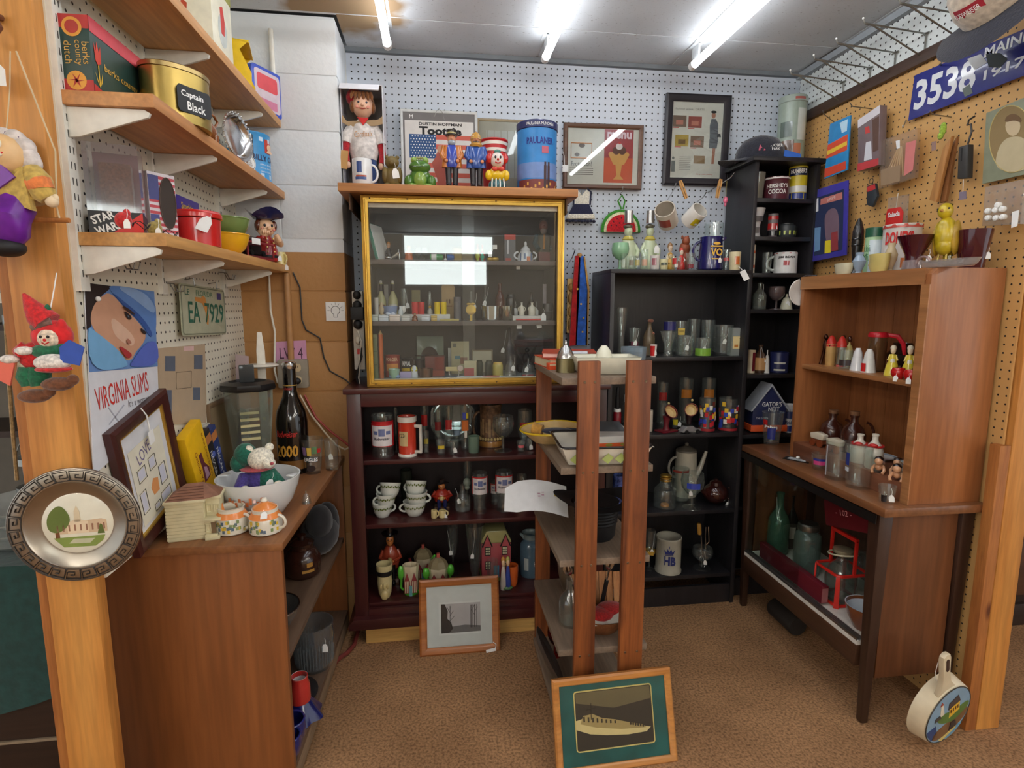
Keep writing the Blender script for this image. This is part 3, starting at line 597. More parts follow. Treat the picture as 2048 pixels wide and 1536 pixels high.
obj('tray',J(bx(-.075,.075,-.03,.03,0,.012),bx(-.075,.075,.02,.03,0,.075)),mat((90,24,30),.5),o,smooth=0);obj('window',bx(-.073,.073,-.029,.02,.012,.074),glass((236,236,238),.04,1.5),o,smooth=0)
obj('frame',tr(ringframe(.15,.06,.007,.004),(0,-.032,0)),mat((130,36,40),.4),o);obj('car_body',J(bx(-.05,.05,-.015,.012,.018,.034),bx(-.03,.03,-.013,.01,.034,.048)),mat((40,30,32),.25),o,bevel=.003)
for x in(-.032,.032):obj('wheel',tr(solid([(1,0),(1,.006)],.009,1,12),(x,-.014,.022),(R(90),0,0)),BLACK,o)
decal(o,[rect(-.05,.05,-.005,.07)],WHITE,-.0325);text(o,'DRAMA',.008,mat((160,60,50),.5),(.03,-.0325,.064),.05)
o=thing('character_jug','smiling drummer-boy figurine jug in a navy tricorn hat and red coat','figurine',(-.632,2.275,S3),R(35))
SK=cer((226,180,140));NV=cer((34,38,84));CR=cer((170,36,32));HB=cer((96,44,26))
obj('coat',solid([(.6,0),(1,.1),(.9,.5),(.62,.85),(.4,1)],.044,.105,18),CR,o);obj('belt',solid([(1,0),(1,1)],.043,.012,18,(0,0,.018)),BLACK,o)
hd=obj('head',J(ell((0,-.004,.132),(.034,.032,.034)),ell((0,-.037,.128),(.007,.006,.006))),SK,o)
for s in(-1,1):obj('eye',ell((s*.013,-.033,.138),(.005,.003,.006),8,5),BLACK,hd);obj('cheek',ell((s*.02,-.028,.124),(.007,.004,.006),8,5),cer((216,130,110)),hd)
obj('mouth',tube([(-.01,-.035,.118),(0,-.037,.115),(.01,-.035,.118)],.0016,5),cer((150,50,40)),hd)
obj('hair',J(ell((0,.008,.14),(.037,.032,.034)),ell((-.03,-.008,.14),(.01,.014,.02)),ell((.03,-.008,.14),(.01,.014,.02))),HB,o)
obj('hat',([(r*math.cos(R(a)),r*math.sin(R(a)),z+(k*.026*abs(math.sin(R(1.5*a+45)))))for r,z,k in((.025,.16,0),(.04,.163,0),(.062,.168,1),(.068,.172,1.15),(.04,.172,0),(.034,.19,0),(.0,.198,0))for a in range(0,360,15)],[(i*24+j,i*24+(j+1)%24,i*24+24+(j+1)%24,i*24+24+j)for i in range(6)for j in range(24)]),NV,o)
for s in(-1,1):obj('arm',tube([(s*.026,-.005,.09),(s*.045,-.025,.075),(s*.032,-.045,.085),(s*.02,-.046,.105)],[.013,.013,.011,.01],9),CR if s<0 else SK,o)
obj('fist',J(ell((-.022,-.046,.108),(.017,.013,.017)),*[ell((-.03+.007*i,-.058,.11),(.0042,.006,.008),6,5)for i in range(4)]),SK,o)
obj('button',J(*[ell((.012*s,-.04-.002*i,.09-.016*i),.0035,6,4)for i in range(4)for s in(-1,1)]),mat((220,190,110),.3,.6),o,kind='stuff');ptag(o,(.035,-.035,.03),.02)
o=vessel('mug','coffee_mug','pale yellow mug with its handle past the shelf end','mug',-.605,2.352,S3,.05,.022,cer((228,212,140)),hang=-30)
ptag(o,(.03,-.03,.0),.02,(0,0,0),.02)
for i,(px,py,c,lab)in enumerate(((258,452,(190,36,34),'red trinket lying in front of the lettered toy box'),(318,450,(150,132,70),'gold woven trinket bag in front of the flag box'))):
 p=onX(px,py,-.62);o=thing('trinket',lab,'trinket',(-.63,p.y,S3));obj('body',J(ell((0,0,.016),(.016,.013,.017)),ell((.006,.004,.03),(.007,.007,.01))),clo(c),o)
 obj('cord',tube([(.012*math.cos(R(a))+.02,.03+.028*math.sin(R(a)),.004+.012*abs(math.sin(R(a*1.5))))for a in range(0,360,24)],.001,5,True),BLACK,o)
 ptag(o,(.016,-.02,.016),.018)
po=(XL+.004,1.34,1.03)
o=thing('poster','cigarette poster of a woman in a blue hat lettered VIRGINIA SLIMS on the left pegboard','poster',po,L90)
z2=lambda pts:YZ([(x/3.2,350+y/3.2)for x,y in pts],XL+.004,po)
obj('sheet',prism(YZ([(168,565),(309,585),(319,835),(188,950)],XL+.004,po),0,.002),pap((222,224,230)),o,smooth=0)
for k,(c,pts)in enumerate((((104,142,200),[(545,690),(985,745),(1008,1225),(570,1262)]),((40,28,28),[(540,688),(720,712),(650,770),(600,860),(580,970),(552,990)]),((208,158,128),[(640,780),(700,745),(800,860),(900,960),(935,1030),(905,1090),(865,1130),(840,1185),(800,1188),(740,1110),(660,1050),(600,1000),(572,930),(590,840)]),((224,186,160),[(700,900),(780,960),(860,1040),(850,1100),(790,1080),(720,1020)]),((92,132,196),[(700,700),(985,747),(1000,1000),(958,1048),(905,955),(800,850),(690,735)]),((140,172,216),[(720,705),(900,735),(985,830),(985,900),(860,800)]),((52,88,160),[(690,735),(800,850),(905,955),(958,1048),(970,1010),(900,905),(800,820)]),((120,176,220),[(545,965),(600,1000),(740,1110),(800,1188),(812,1232),(570,1260)]),((90,110,200),[(1000,1070),(1008,1222),(812,1232),(842,1184),(900,1100),(950,1060)]),((40,30,34),[(780,862),(832,905),(828,928),(800,918)]),((40,30,34),[(888,975),(930,1010),(915,1022),(893,1000)]),((90,110,130),[(800,893),(815,908),(806,914)]),((176,52,56),[(744,1088),(800,1122),(836,1152),(806,1180),(770,1140)]),((176,116,96),[(800,1040),(830,1075),(812,1085),(796,1070)]),((66,44,38),[(760,835),(800,850),(850,890),(842,896),(795,868)]))):
 obj('print',prism(z2(sm(pts)if k>1 else pts),-.0004*(k+2),-.0004*(k+1)),pap(c),o,smooth=0)
obj('print',ell((z2([(610,793)])[0][0],-.006,z2([(610,793)])[0][1]),.006,8,6),WHITE,o)
a=z2([(800,1440)])[0];text(o,'VIRGINIA SLIMS',.052,mat((206,50,40),.6),(a[0],-.0008,a[1]+.0),.235,rot=(0,R(-3),0));a=z2([(905,1490)])[0];text(o,"It's a woman",.018,pap((120,116,124)),(a[0]-.01,-.0008,a[1]+.012),.1);text(o,'thing.',.016,pap((100,98,104)),(a[0]+.01,-.0008,a[1]-.012),.04)
for q in([(690,1490),(696,1487),(770,1590),(764,1596)],[(790,1470),(796,1474),(700,1600),(694,1596)]):obj('print',prism(z2(q),-.0008,0),pap((178,180,190)),o,smooth=0)
po=(XL+.02,1.80,1.31)
o=thing('licence_plate','weathered Florida licence plate with orange state outline on the left pegboard','licence plate',po,rot=(0,R(2),L90))
obj('plate',prism(rrect(-.018,-.003,.335,.155,.012),0,.0025),mat((176,178,152),.5),o,bevel=.0006);obj('rim',tube([(x,-.001,z)for x,z in rrect(-.012,.003,.329,.149,.01)],.0015,5,True),mat((120,124,104),.5),o)
GRN=pap((40,98,78));text(o,'EA',.065,GRN,(.075,-.001,.038),.085,bold=.01);text(o,'7929',.065,GRN,(.235,-.001,.038),.16,bold=.01);text(o,'FLORIDA',.018,pap((100,140,110)),(.16,-.001,.122),.13);text(o,'LE',.018,GRN,(.03,-.001,.122),.03)
decal(o,[[(.085,.118),(.135,.118),(.14,.126),(.165,.12),(.185,.06),(.178,.03),(.165,.035),(.162,.07),(.14,.1),(.085,.106)]],pap((206,140,70)),-.0008);decal(o,[rect(.265,.118,.30,.14)],pap((70,60,110)),-.001)
obj('hook',J(*[tube([(x,.02,.17),(x,-.006,.175),(x,-.008,.15),(x,-.012,.155)],.0016,5)for x in(.07,.25)]),WIRE,o)
po=(XL+.003,1.64,1.08)
o=thing('backing_board','tan cardboard sheet with small dark stamp prints on the left pegboard','card',po,L90)
obj('sheet',prism(YZ([(316,697),(410,688),(413,800),(412,845),(322,850)],XL+.003,po),0,.003),pap((186,164,136)),o,smooth=0)
for q in((330,712,350,742),(388,710,405,738),(330,780,343,828),(386,775,400,800)):obj('print',prism(YZ([(q[0],q[1]),(q[2],q[1]),(q[2],q[3]),(q[0],q[3])],XL+.003,po),-.0008,0),pap((96,104,120)),o,smooth=0)
obj('print',tube([(x,-.0008,z)for x,z in YZ([(352,745),(382,742),(382,775),(352,778)],XL+.003,po)],.0008,4,True),pap((120,108,90)),o);obj('print',prism(YZ([(367,693),(387,692),(387,701),(367,702)],XL+.003,po),-.001,0),pap((226,190,186)),o,smooth=0)
for px,py,lab in((232,535,'double wire peg hook under the lowest shelf by the poster'),(330,580,'double wire peg hook beside the middle shelf standard'),(440,556,'double wire peg hook by the far shelf bracket')):
 p=onX(px,py,XL);obj('peg_hook',J(*[tube([(0,s*.012,.02),(.02,s*.012,.018),(.03,s*.012,-.004),(.045,s*.012,-.004),(.05,s*.012,.012)],.0018,5)for s in(-1,1)],tube([(.002,-.014,.02),(.002,.014,.02)],.002,5)),WIRE,None,p,label=lab,cat='hook')
TAN=mat((176,128,80),.5)
p0,p1_=onY(574,545,PY),onY(585,735,PY)
obj('conduit',tube([(p1_.x,PY-.013,p1_.z-.02),(p1_.x,PY-.013,S3-.03)],.012,10),TAN,label='tan painted conduit pipe running down the block pillar to the outlet',cat='pipe')
obj('conduit',tube([(onY(541,25,PY).x,PY-.013,S1+.06),(onY(541,25,PY).x,PY-.013,2.40),(onY(541,25,PY).x,PY-.012,2.425)],.009,10),WM,label='white painted conduit pipe above the topmost shelf',cat='pipe')
a=onY(560,775,PY);c=onY(617,718,PY)
o=thing('outlet_box','grey surface outlet box at the foot of the tan conduit','outlet',((a.x+c.x)/2,PY-.025,a.z))
W_,H_=c.x-a.x,c.z-a.z
obj('box',prism(rrect(-W_/2,0,W_/2,H_,.008),0,.0255),mat((150,140,124),.5),o,bevel=.002)
for zz in(.28,.72):obj('socket',prism(rrect(-.0,H_*zz-.016,.034,H_*zz+.016,.012),-.004,0),mat((206,186,150),.5),o);obj('slot',J(*[bx(.011+i*.01,.0135+i*.01,-.0045,-.004,H_*zz,H_*zz+.008)for i in range(2)]),BLACK,o,smooth=0)
obj('plug',ell((.018,-.012,H_*.26),(.016,.014,.014)),BLACK,o)
a=onY(556,730,PY);o=thing('price_sheet','pink paper note marked LW 4 above the outlet box','paper',(onY(583,710,PY).x,PY-.003,a.z+.01))
obj('sheet',prism([(-.06,0),(.06,.0),(.06,.09),(-.06,.085)],0,.001),pap((206,150,182)),o,smooth=0);text(o,'LW 4',.045,pap((80,50,70)),(0,-.0006,.015),.09)
a=onY(653,642,PY);c=onY(690,604,PY);o=thing('switch_plate','small white card with a drawn light bulb on the block pillar','sign',((a.x+c.x)/2,PY-.006,a.z));s_=c.x-a.x
obj('card',bx(-s_/2,s_/2,0,.005,0,s_),WHITE,o,bevel=.001)
dr=[tube([(.017*math.cos(R(t)),-.0008,s_*.56+.017*math.sin(R(t)))for t in range(-60,241,20)],.0009,4),tube([(-.008,-.0008,s_*.36),(-.007,-.0008,s_*.2),(.007,-.0008,s_*.2),(.008,-.0008,s_*.36)],.0009,4)]+[tube([(.023*math.cos(R(t)),-.0008,s_*.56+.023*math.sin(R(t))),(.032*math.cos(R(t)),-.0008,s_*.56+.032*math.sin(R(t)))],.0006,4)for t in range(0,181,30)]
obj('bulb_drawing',J(*dr),INK,o,kind='stuff')
cord=[onY(x,y,PY-.006)for x,y in((586,545),(600,575),(604,640),(612,660),(640,676),(648,715),(660,742),(692,760))]+[onY(704,772,2.36),onY(712,772,2.33)]
obj('electric_cable',tube(cord,.003,6),BLACK,label='thin dark cord hanging down the face of the block pillar',cat='cord')
cord=[onY(x,y,PY-.012)for x,y in((609,790),(632,835),(660,862),(690,885),(699,892))];obj('electric_cable',tube(cord,.0045,6),mat((176,70,60),.5),label='red cord running down behind the beer glass to the cherry cabinet',cat='cord')
cord=[onY(x,y,PY-.02)for x,y in((600,790),(622,830),(650,865),(672,890),(690,899),(704,893))];obj('electric_cable',tube(cord,.004,6),mat((220,200,170),.5),label='cream cord running beside the red cord down to the cherry cabinet',cat='cord')
cord=[onX(x,y,XL+.03)for x,y in((541,560),(541,600))];cord=[onY(x,y,PY-.015)for x,y in((538,545),(541,620),(550,665),(549,740),(555,765),(575,775))];obj('electric_cable',tube(cord,.004,6),mat((226,220,206),.5),label='white cord hanging from the lowest shelf to the outlet',cat='cord')
a=onY(716,582,2.36);o=thing('power_strip','white power strip with black plugs beside the brass-framed display case','power strip',(a.x-.006,2.375,onY(716,740,2.36).z))
L_=a.z-onY(716,740,2.36).z
obj('body',bx(-.022,.022,0,.035,0,L_),mat((206,200,188),.5),o,bevel=.004)
for k,zz in enumerate((.95,.82,.58)):obj('plug',J(ell((0,-.012,L_*zz),(.019,.016,.02)))if k else ell((0,-.01,L_*zz),(.017,.014,.018)),BLACK,o)
obj('adapter',bx(-.026,.026,-.03,0,L_*.64,L_*.8),BLACK,o,bevel=.004);obj('switch',bx(-.008,.01,-.004,0,L_*.2,L_*.27),mat((190,40,34),.4),o,bevel=.001)
for k in range(3):obj('cord',tube([(.004*k,-.015,L_*(.5-.1*k)),(.016,-.045,L_*(.38-.1*k)),(.006,-.04,L_*.1),(-.004-.005*k,-.02,-.03),(0,.0,-.09)],.0035,6),BLACK if k else mat((220,214,200),.5),o)
obj('plug',ell((0,-.014,L_*.38),(.013,.014,.018)),mat((214,206,190),.5),o)
# ================================================================ LEFT CABINET TOP, PINE POST, LEFT BOOTH
o=thing('picture_frame','dark cherry frame of mounted stamps leaning against the left pegboard','picture frame',(-.741,1.585,LZ+.033),rot=(0,R(-13),R(90)))
FW,FH=.29,.345
obj('frame',ringframe(FW,FH,.034,.022),wood((52,22,20),(74,34,30),'z',8,.3),o);obj('fillet',tr(ringframe(FW-.066,FH-.066,.005,.01),(0,.006,.033)),GOLD,o)
obj('mount',bx(-FW/2+.03,FW/2-.03,.014,.017,.03,FH-.03),pap((214,216,220)),o,smooth=0);decal(o,[rect(-.085,.05,.085,.262)],pap((226,222,202)),.0128)
for q in((-.065,.165,-.025,.2),(-.005,.17,.03,.205),(.035,.105,.07,.16),(-.075,.08,-.045,.14),(-.02,.055,.01,.075),(.02,.055,.075,.085)):
 obj('stamp',tube([(x,.0122,z)for x,z in rect(*q)],.0009,4,True),INK,o);decal(o,[rect(q[0]+.004,q[1]+.004,q[2]-.004,q[3]-.004)],pap((206,208,222)),.0126)
decal(o,[[(-.01,.1),(.02,.1),(.024,.135),(.0,.145),(-.018,.125)]],pap((220,150,90)),.0124);text(o,'LOVE',.034,pap((120,110,150)),(-.012,.0122,.215),.07,rot=(0,R(-14),0))
obj('price_tag',J(tube([(0,.004,FH+.002),(.005,-.003,FH-.02),(.006,-.002,FH-.07)],.002,5),prism(rect(-.006,FH-.1,.02,FH-.065),-.003,-.002)),WHITE,o)
HC_=mat((218,208,168),.5)
hx=onZ(372,1084,LZ);o=thing('ceramic_house','cream ceramic village house with brown shingled roof on the low cabinet','ornament',(hx.x+.012,hx.y+.055,LZ),R(10))
obj('walls',J(bx(-.065,.025,-.045,.045,0,.105),bx(.025,.06,-.02,.045,0,.105),bx(.025,.05,-.045,-.02,0,.05)),HC_,o,bevel=.002)
for i in range(11):obj('siding',bx(-.0665,.026,-.0465,-.0452,.004+.0093*i,.0115+.0093*i),HC_,o,smooth=0)
obj('eave',J(bx(-.07,.03,-.05,.05,.104,.112),bx(.03,.066,-.026,.05,.104,.112)),HC_,o,bevel=.002)
obj('roof',([(-.066,-.046,.112),(.028,-.046,.112),(.062,-.02,.112),(.062,.046,.112),(-.066,.046,.112),(-.022,.0,.146),(.02,.004,.146)],[(0,1,6,5),(1,2,6),(2,3,6),(3,4,5,6),(4,0,5),(0,4,3,2,1)]),mat((140,96,74),.7,0,.25),o,smooth=0)
obj('roof_course',J(*[tube([(-.066+.044*t,-.0465+.046*t,.1125+.034*t),(.028-.008*t,-.0465+.05*t,.1125+.034*t)],.0009,4)for t in(.12,.28,.44,.6,.76)]),mat((110,72,56),.7),o,kind='stuff')
for x,z in((.034,.066),(.052,.066),(.034,.02)):
 obj('window',tr(ringframe(.013,.022,.0025,.004),(x,-.0245 if z>.05 else-.049,z)),HC_,o)
obj('porch_step',J(bx(.026,.062,-.06,-.045,0,.008),bx(.026,.056,-.055,-.045,.0075,.014)),HC_,o,bevel=.001);obj('porch_roof',bx(.024,.066,-.052,-.02,.05,.056),HC_,o,bevel=.001);obj('door',bx(.04,.052,-.0462,-.0448,.012,.045),mat((120,96,66),.6),o,smooth=0)
def flowers(o,r,z0,z1,n=14):
 for k,c in enumerate(((226,190,60),(90,110,130),(130,150,100))):
  obj('flower',J(*[wrap(r+.0006,a,a+9,z,z+.009,n=2)for a,z in[(random.uniform(-85,80),random.uniform(z0,z1))for _ in range(n)]]),cer(c),o,kind='stuff')
FC=cer((226,220,204));OR=cer((232,140,70))
for px,lab,nm,hh in((455,'floral ceramic creamer with orange band beside the village house','creamer',.07),(530,'floral ceramic sugar bowl with lid and orange band beside the white mixing bowl','sugar_bowl',.068)):
 c=onZ(px,1074,LZ);o=thing(nm,lab,'creamer' if nm=='creamer' else 'sugar bowl',(c.x-(.0 if nm=='creamer' else.008),c.y+.04,LZ),R(-20));o.scale=(1.0,1.0,1.03)
 obj('body',shell([(.86,0),(1,.06),(1.04,.35),(.98,.66),(.78,.85),(.8,1)],.043,hh,.003,.06,26),FC,o);obj('band',lathe([(.0435,hh*.66),(.0345,hh*.86),(.0335,hh*.86)],26),OR,o);flowers(o,.0443,.008,.036)
 obj('handle',handle(.042,hh*.2,hh*.75,.022,.004,0),FC,o)
 if nm=='creamer':obj('spout',tr(lathe([(.012,0),(.017,.02)],12),(-.034,0,hh*.72),(0,R(-35),0)),OR,o);obj('rim',lathe([(.0345,hh),(.036,hh+.002),(.033,hh+.002)],24),FC,o)
 else:obj('handle',handle(.042,hh*.2,hh*.75,.022,.004,180),FC,o);ld=obj('lid',solid([(.9,0),(.86,.3),(.5,.75),(.2,1)],.036,.018,22,(0,0,hh*.98)),OR,o);obj('knob',solid([(.5,0),(1,.5),(.6,1)],.01,.014,12,(0,0,hh+.013)),FC,ld);ptag(o,(.02,-.03,hh),.024,(R(-60),0,R(30)),.01)
c=(-.545,1.735);o=thing('mixing_bowl','large white milk-glass bowl with brown fruit print holding a teddy bear','bowl',(c[0],c[1],LZ),R(-8))
MG=mat((228,232,232),.18,0,.02,.6)
obj('body',shell([(.52,0),(.58,.03),(.8,.35),(.95,.75),(1,1)],.12,.118,.004,.06,34),MG,o)
for s in(-1,1):obj('pour_lip',tr(prism([(-.018,0),(.018,0),(.01,.026),(-.01,.026)],0,.004),(s*.114,0,.117),(R(90),0,R(-90*s))),MG,o,bevel=.002)
obj('print',J(*[wrap(.1155+.003*math.sin(k),-24+5*k,-24+5*k+4,.058+.006*(k%3),.072+.006*((k*2)%3),.1165,n=2)for k in range(11)]),cer((196,110,64)),o,kind='stuff')
tx,ty=c[0]-.005,c[1]+.01
o=thing('teddy_bear','white teddy bear in a green and purple jester suit sitting in the white bowl','soft toy',(tx,ty,LZ+.01),R(25))
PL=clo((232,226,208));PU=clo((70,56,130));GN=clo((20,96,76))
obj('torso',J(ell((0,0,.085),(.045,.04,.052))),PU,o);obj('side_patch',ell((.02,-.01,.085),(.036,.036,.046)),GN,o)
hd=obj('head',J(ell((.01,-.012,.158),(.038,.036,.034)),ell((.026,-.045,.15),(.02,.02,.016)),ell((-.02,-.0,.188),(.013,.009,.013)),ell((.038,0,.188),(.013,.009,.013))),PL,o);obj('nose',ell((.032,-.064,.152),(.006,.004,.005),8,6),clo((170,70,80)),hd)
obj('collar',lathe([(.02,.118),(.046,.126),(.05,.13),(.02,.134)],18),clo((190,30,50)),o)
for s,m in((-1,PU),(1,GN)):obj('arm',tube([(s*.035,-.005,.11),(s*.055,-.03,.08),(s*.045,-.045,.065)],[.018,.019,.016],10),m,o);obj('paw',ell((s*.045,-.05,.06),.016),PL,o);obj('leg',tube([(s*.025,-.015,.05),(s*.04,-.05,.055),(s*.045,-.065,.07)],[.024,.022,.018],10),m,o);obj('foot',ell((s*.046,-.068,.078),(.018,.014,.02)),PL,o)
obj('jester_hat',J(ell((-.028,.016,.17),(.033,.03,.036)),ell((-.05,.02,.145),(.022,.02,.028))),GN,o);ptag(o,(.03,-.05,.1),.03,(0,R(20),0),.02)
o=thing('blender_jar','square glass blender jar with black base and lid on the low cabinet','blender',(-.66,2.05,LZ),R(20));o.scale=(1.08,1.08,1.13)
obj('jar',shell([(.72,0),(.76,.08),(.98,.8),(1,1)],.078,.225,.004,.05,8),glass((232,236,232),.03,1.8,.05),o,loc=(0,0,.075),rot=(0,0,R(22.5)))
obj('base_collar',solid([(.95,0),(1,.1),(.9,.3),(.92,.9),(.8,1)],.062,.03,24,(0,0,.045)),CHROME,o);obj('base',solid([(1,0),(1,.6),(.8,1)],.07,.045,24),mat((26,26,28),.3),o)
ld=obj('lid',J(lathe([(0,.298),(.084,.298),(.088,.304),(.086,.318),(.06,.325),(.055,.318),(0,.318)],8)),mat((24,24,26),.35),o,rot=(0,0,R(22.5)))
obj('measure_cap',cb(.045,.012,.055,(.0,.02,.318)),glass((90,92,92),.1,1,.5),o,bevel=.003);obj('graduation',J(*[bx(-.03,.025,-.0635-.001*i,-.063-.001*i,.15+.02*i,.158+.02*i)for i in range(5)]),mat((200,190,140),.5),o,smooth=0,kind='stuff')
bx0=(-.549,2.17);o=thing('beer_bottle','oversized black glass beer bottle with red and gold label on the low cabinet','bottle',(bx0[0],bx0[1],LZ),R(-10))
obj('body',solid([(.96,0),(1,.02),(1,.46),(.9,.56),(.5,.68),(.42,.74),(.4,.93)],.058,.425,26),mat((14,10,9),.12,0,0,.8),o);obj('cap',solid([(1,0),(1.05,.1),(1,.8),(.8,1)],.026,.026,20,(0,0,.395)),CHROME,o)
text(o,'Budweiser',.024,mat((190,40,36),.4),(0,-.0592,.145),.085,rad=.0592,shear=.3,bold=.015);text(o,'2000',.045,mat((206,150,50),.4),(0,-.0592,.07),.085,rad=.0592,bold=.03);obj('label',wrap(.0588,-70,70,.02,.055,n=10),mat((120,80,30),.4),o);obj('neck_band',J(wrap(.0246,-180,180,.31,.313,n=20),wrap(.0246,-180,180,.332,.335,n=20)),mat((190,150,70),.4),o)
text(o,'Budweiser',.012,mat((190,40,36),.4),(0,-.025,.317),.04,rad=.025,shear=.3)
def pint(px,py,Y,h,r,lab,cols,word=None,grp='glasses on the low cabinet',z=LZ,xoff=0):
 c=onZ(px,py,z);o=vessel('pint','pint_glass',lab,'glass',c.x+xoff,Y or c.y,z,h,r,group=grp,base=.08)
 for k,(cc,a0,a1,z0,z1)in enumerate(cols):rr=r*(.7+.3*(z0+z1)/2)+.0008;obj('print',wrap(r*(.7+.3*z0)+.001,a0,a1,h*z0,h*z1,r*(.7+.3*z1)+.001,n=6),cer(cc),o)
 if word:text(o,word,h*.11,WHITE,(0,-r*.86-.001,h*.38),r*1.3,rad=r*.86,bold=.03)
 return o
c=onZ(627,950,LZ);o=pint(627,945,None,.135,.041,'pint glass with football team print and lettering EAGLES',[((140,110,160),-55,-25,.55,.78),((220,190,90),-20,5,.55,.78),((90,130,90),10,35,.6,.8),((40,70,80),-40,40,.36,.5),((190,50,50),38,60,.62,.74)],'EAGLES')
decal(o,[disc(0,.025,.016,.012)],cer((60,50,50)),-.0335)
o=vessel('tumbler','glass_mug','small plain glass mug behind the EAGLES glass','mug',c.x+.055,c.y+.07,LZ,.12,.027,hang=-30,tag=.0)
o=thing('collector_card','card in a clear holder with blue picture leaning on the beer bottle','card',(-.525,1.965,LZ),rot=(R(-20),R(-18),R(8)))
obj('holder',cb(.05,.004,.07),glass((236,240,240),.05,1.2,.05),o,bevel=.001);decal(o,[rect(-.022,.012,.022,.066)],pap((206,190,130)),-.0026);decal(o,[rect(-.022,.012,.022,.036)],pap((60,100,140)),-.003)
o=vessel('bell','glass_bell','small clear glass bell at the edge of the low cabinet','bell',-.424,1.80,LZ,.04,.016,tag=None)
o=thing('game_box','yellow toy box with maroon racing print standing on end behind the white bowl','box',(-.735,1.83,LZ+.02),rot=(0,R(-20),R(88)))
obj('body',cb(.115,.03,.26),mat((236,184,20),.45),o,bevel=.002);decal(o,[[(-.012,.07),(.03,.07),(.034,.1),(.014,.13),(.01,.17),(-.01,.17),(-.006,.12)]],pap((104,40,50)),-.0155);decal(o,[[(.0,.075),(.026,.075),(.02,.11),(.004,.12)]],pap((190,150,170)),-.016)
text(o,'Galoob Yatta',.014,pap((130,50,20)),(-.028,-.0156,.12),.14,rot=(0,R(90),0));text(o,'BUMP UPON GOING',.009,pap((130,50,20)),(.036,-.0156,.14),.16,rot=(0,R(90),0))
for i,(c,lab,y,wd)in enumerate((((30,28,34),'black video box with orange and blue spine beside the blender jar',1.945,.02),((40,56,110),'dark blue video box leaning next to the black one',1.995,.02),((206,206,198),'white-edged book standing between the yellow box and the video boxes',1.902,.016))):
 o=thing('video_box',lab,'box',(-.742,y,LZ+.01),rot=(0,R(-20),R(88)),group='boxes behind the blender');bw=.045 if i<2 else.022;obj('body',cb(bw,wd,.235),mat(c,.4),o,bevel=.001)
 if i<2:decal(o,[rect(-.02,.19,.02,.22)],pap((190,120,60)),-wd/2-.0006);text(o,'NASCAR 99',.016,WHITE,(-.012,-wd/2-.0008,.1),.12,rot=(0,R(90),0));decal(o,[disc(.008,.14,.012)],pap((90,110,190)),-wd/2-.0006)
for i,(x,y,h,w_,c,lab)in enumerate(((-.757,1.78,.25,.12,(150,140,120),'grey metal picture frame leaning behind the yellow toy box'),(-.757,1.90,.24,.12,(190,186,170),'pale picture frame leaning behind the stamp frame'),(-.756,2.10,.30,.28,(120,96,70),'large thin brown frame leaning on the pegboard behind the boxes'))):
 o=thing('picture_frame',lab,'picture frame',(x,y,LZ),rot=(0,0,R(90)));obj('frame',ringframe(w_,h,.016,.012),mat(c,.4),o);obj('backing',bx(-w_/2+.01,w_/2-.01,.005,.009,.01,h-.01),pap((140,120,90)),o,smooth=0)
o=thing('wooden_sword','white wooden toy sword with round guard standing behind the blender','toy sword',(-.655,2.20,LZ),R(20))
WS=mat((226,220,206),.5)
obj('blade',prism([(-.016,0),(.016,0),(.015,.46),(.008,.53),(-.008,.53),(-.014,.46)],-.005,.005),WS,o,bevel=.002);obj('guard',solid([(.9,0),(1,.5),(.9,1)],.062,.01,24,(0,0,.40)),WS,o);obj('pink_sheet',prism([(-.09,.24),(-.045,.24),(-.04,.44),(-.085,.45)],.02,.022),glass((210,190,190),.2,.6,.5),o,smooth=0)
PW=met((168,160,148),.34)
o=thing('wall_plate','pewter wall plate with Greek key rim and painted campus building hung on the pine post','plate',(-.784,1.285,.928),rot=(R(0),0,R(6)))
f2=lambda s:tr(s,(0,0,0),(R(90),0,0))
obj('dish',f2(lathe([(0,0),(.068,0),(.072,.001),(.094,.009),(.097,.012),(.124,.014),(.127,.012),(.128,.008),(.126,.005),(.09,0),(.07,-.008),(0,-.008)],56)),PW,o)
key=[(0,0),(0,1),(.86,1),(.86,.3),(.38,.3),(.38,.62),(.62,.62)];N=24;ks=[]
def pol(u,v,n):a=2*math.pi*(n+u)/N;r=.1005+.021*v;return(r*math.sin(a),-.0145,r*math.cos(a))
for n in range(N):ks.append(tube([pol(u,v,n)for u,v in key],.0012,4));ks.append(tube([pol(.86,.05,n),pol(1.0,0.0,n)],.0012,4))
obj('key_pattern',J(*ks),mat((48,42,38),.5),o,kind='stuff');
for rr in(.1,.1245):obj('rim_line',tube([(rr*math.cos(R(a)),-.0138,rr*math.sin(R(a)))for a in range(0,360,6)],.001,4,True),mat((70,62,56),.5),o)
obj('medallion',f2(lathe([(0,.0012),(.066,.0012),(.068,.0)],40)),cer((226,222,204)),o)
def inc(c,pts,k):obj('painting',prism(sm(pts)if len(pts)>6 else pts,-.0016-.0003*k,-.0013),cer(c),o,smooth=0)
inc((128,148,76),[(-.048,-.03),(.05,-.03),(.045,-.042),(.03,-.054),(-.03,-.052)],1);inc((206,180,150),[(-.045,-.022),(.055,-.022),(.055,.004),(.045,.008),(-.005,.004),(-.045,-.004)],1);inc((226,206,176),[(-.02,-.022),(.02,-.022),(.02,.004),(0,.01),(-.02,.004)],2);inc((216,200,170),[(-.006,.004),(.006,.004),(.005,.028),(0,.04),(-.005,.028)],2)
for k in range(9):inc((150,110,90),rect(-.04+.011*k,-.016,-.037+.011*k,-.002),3)
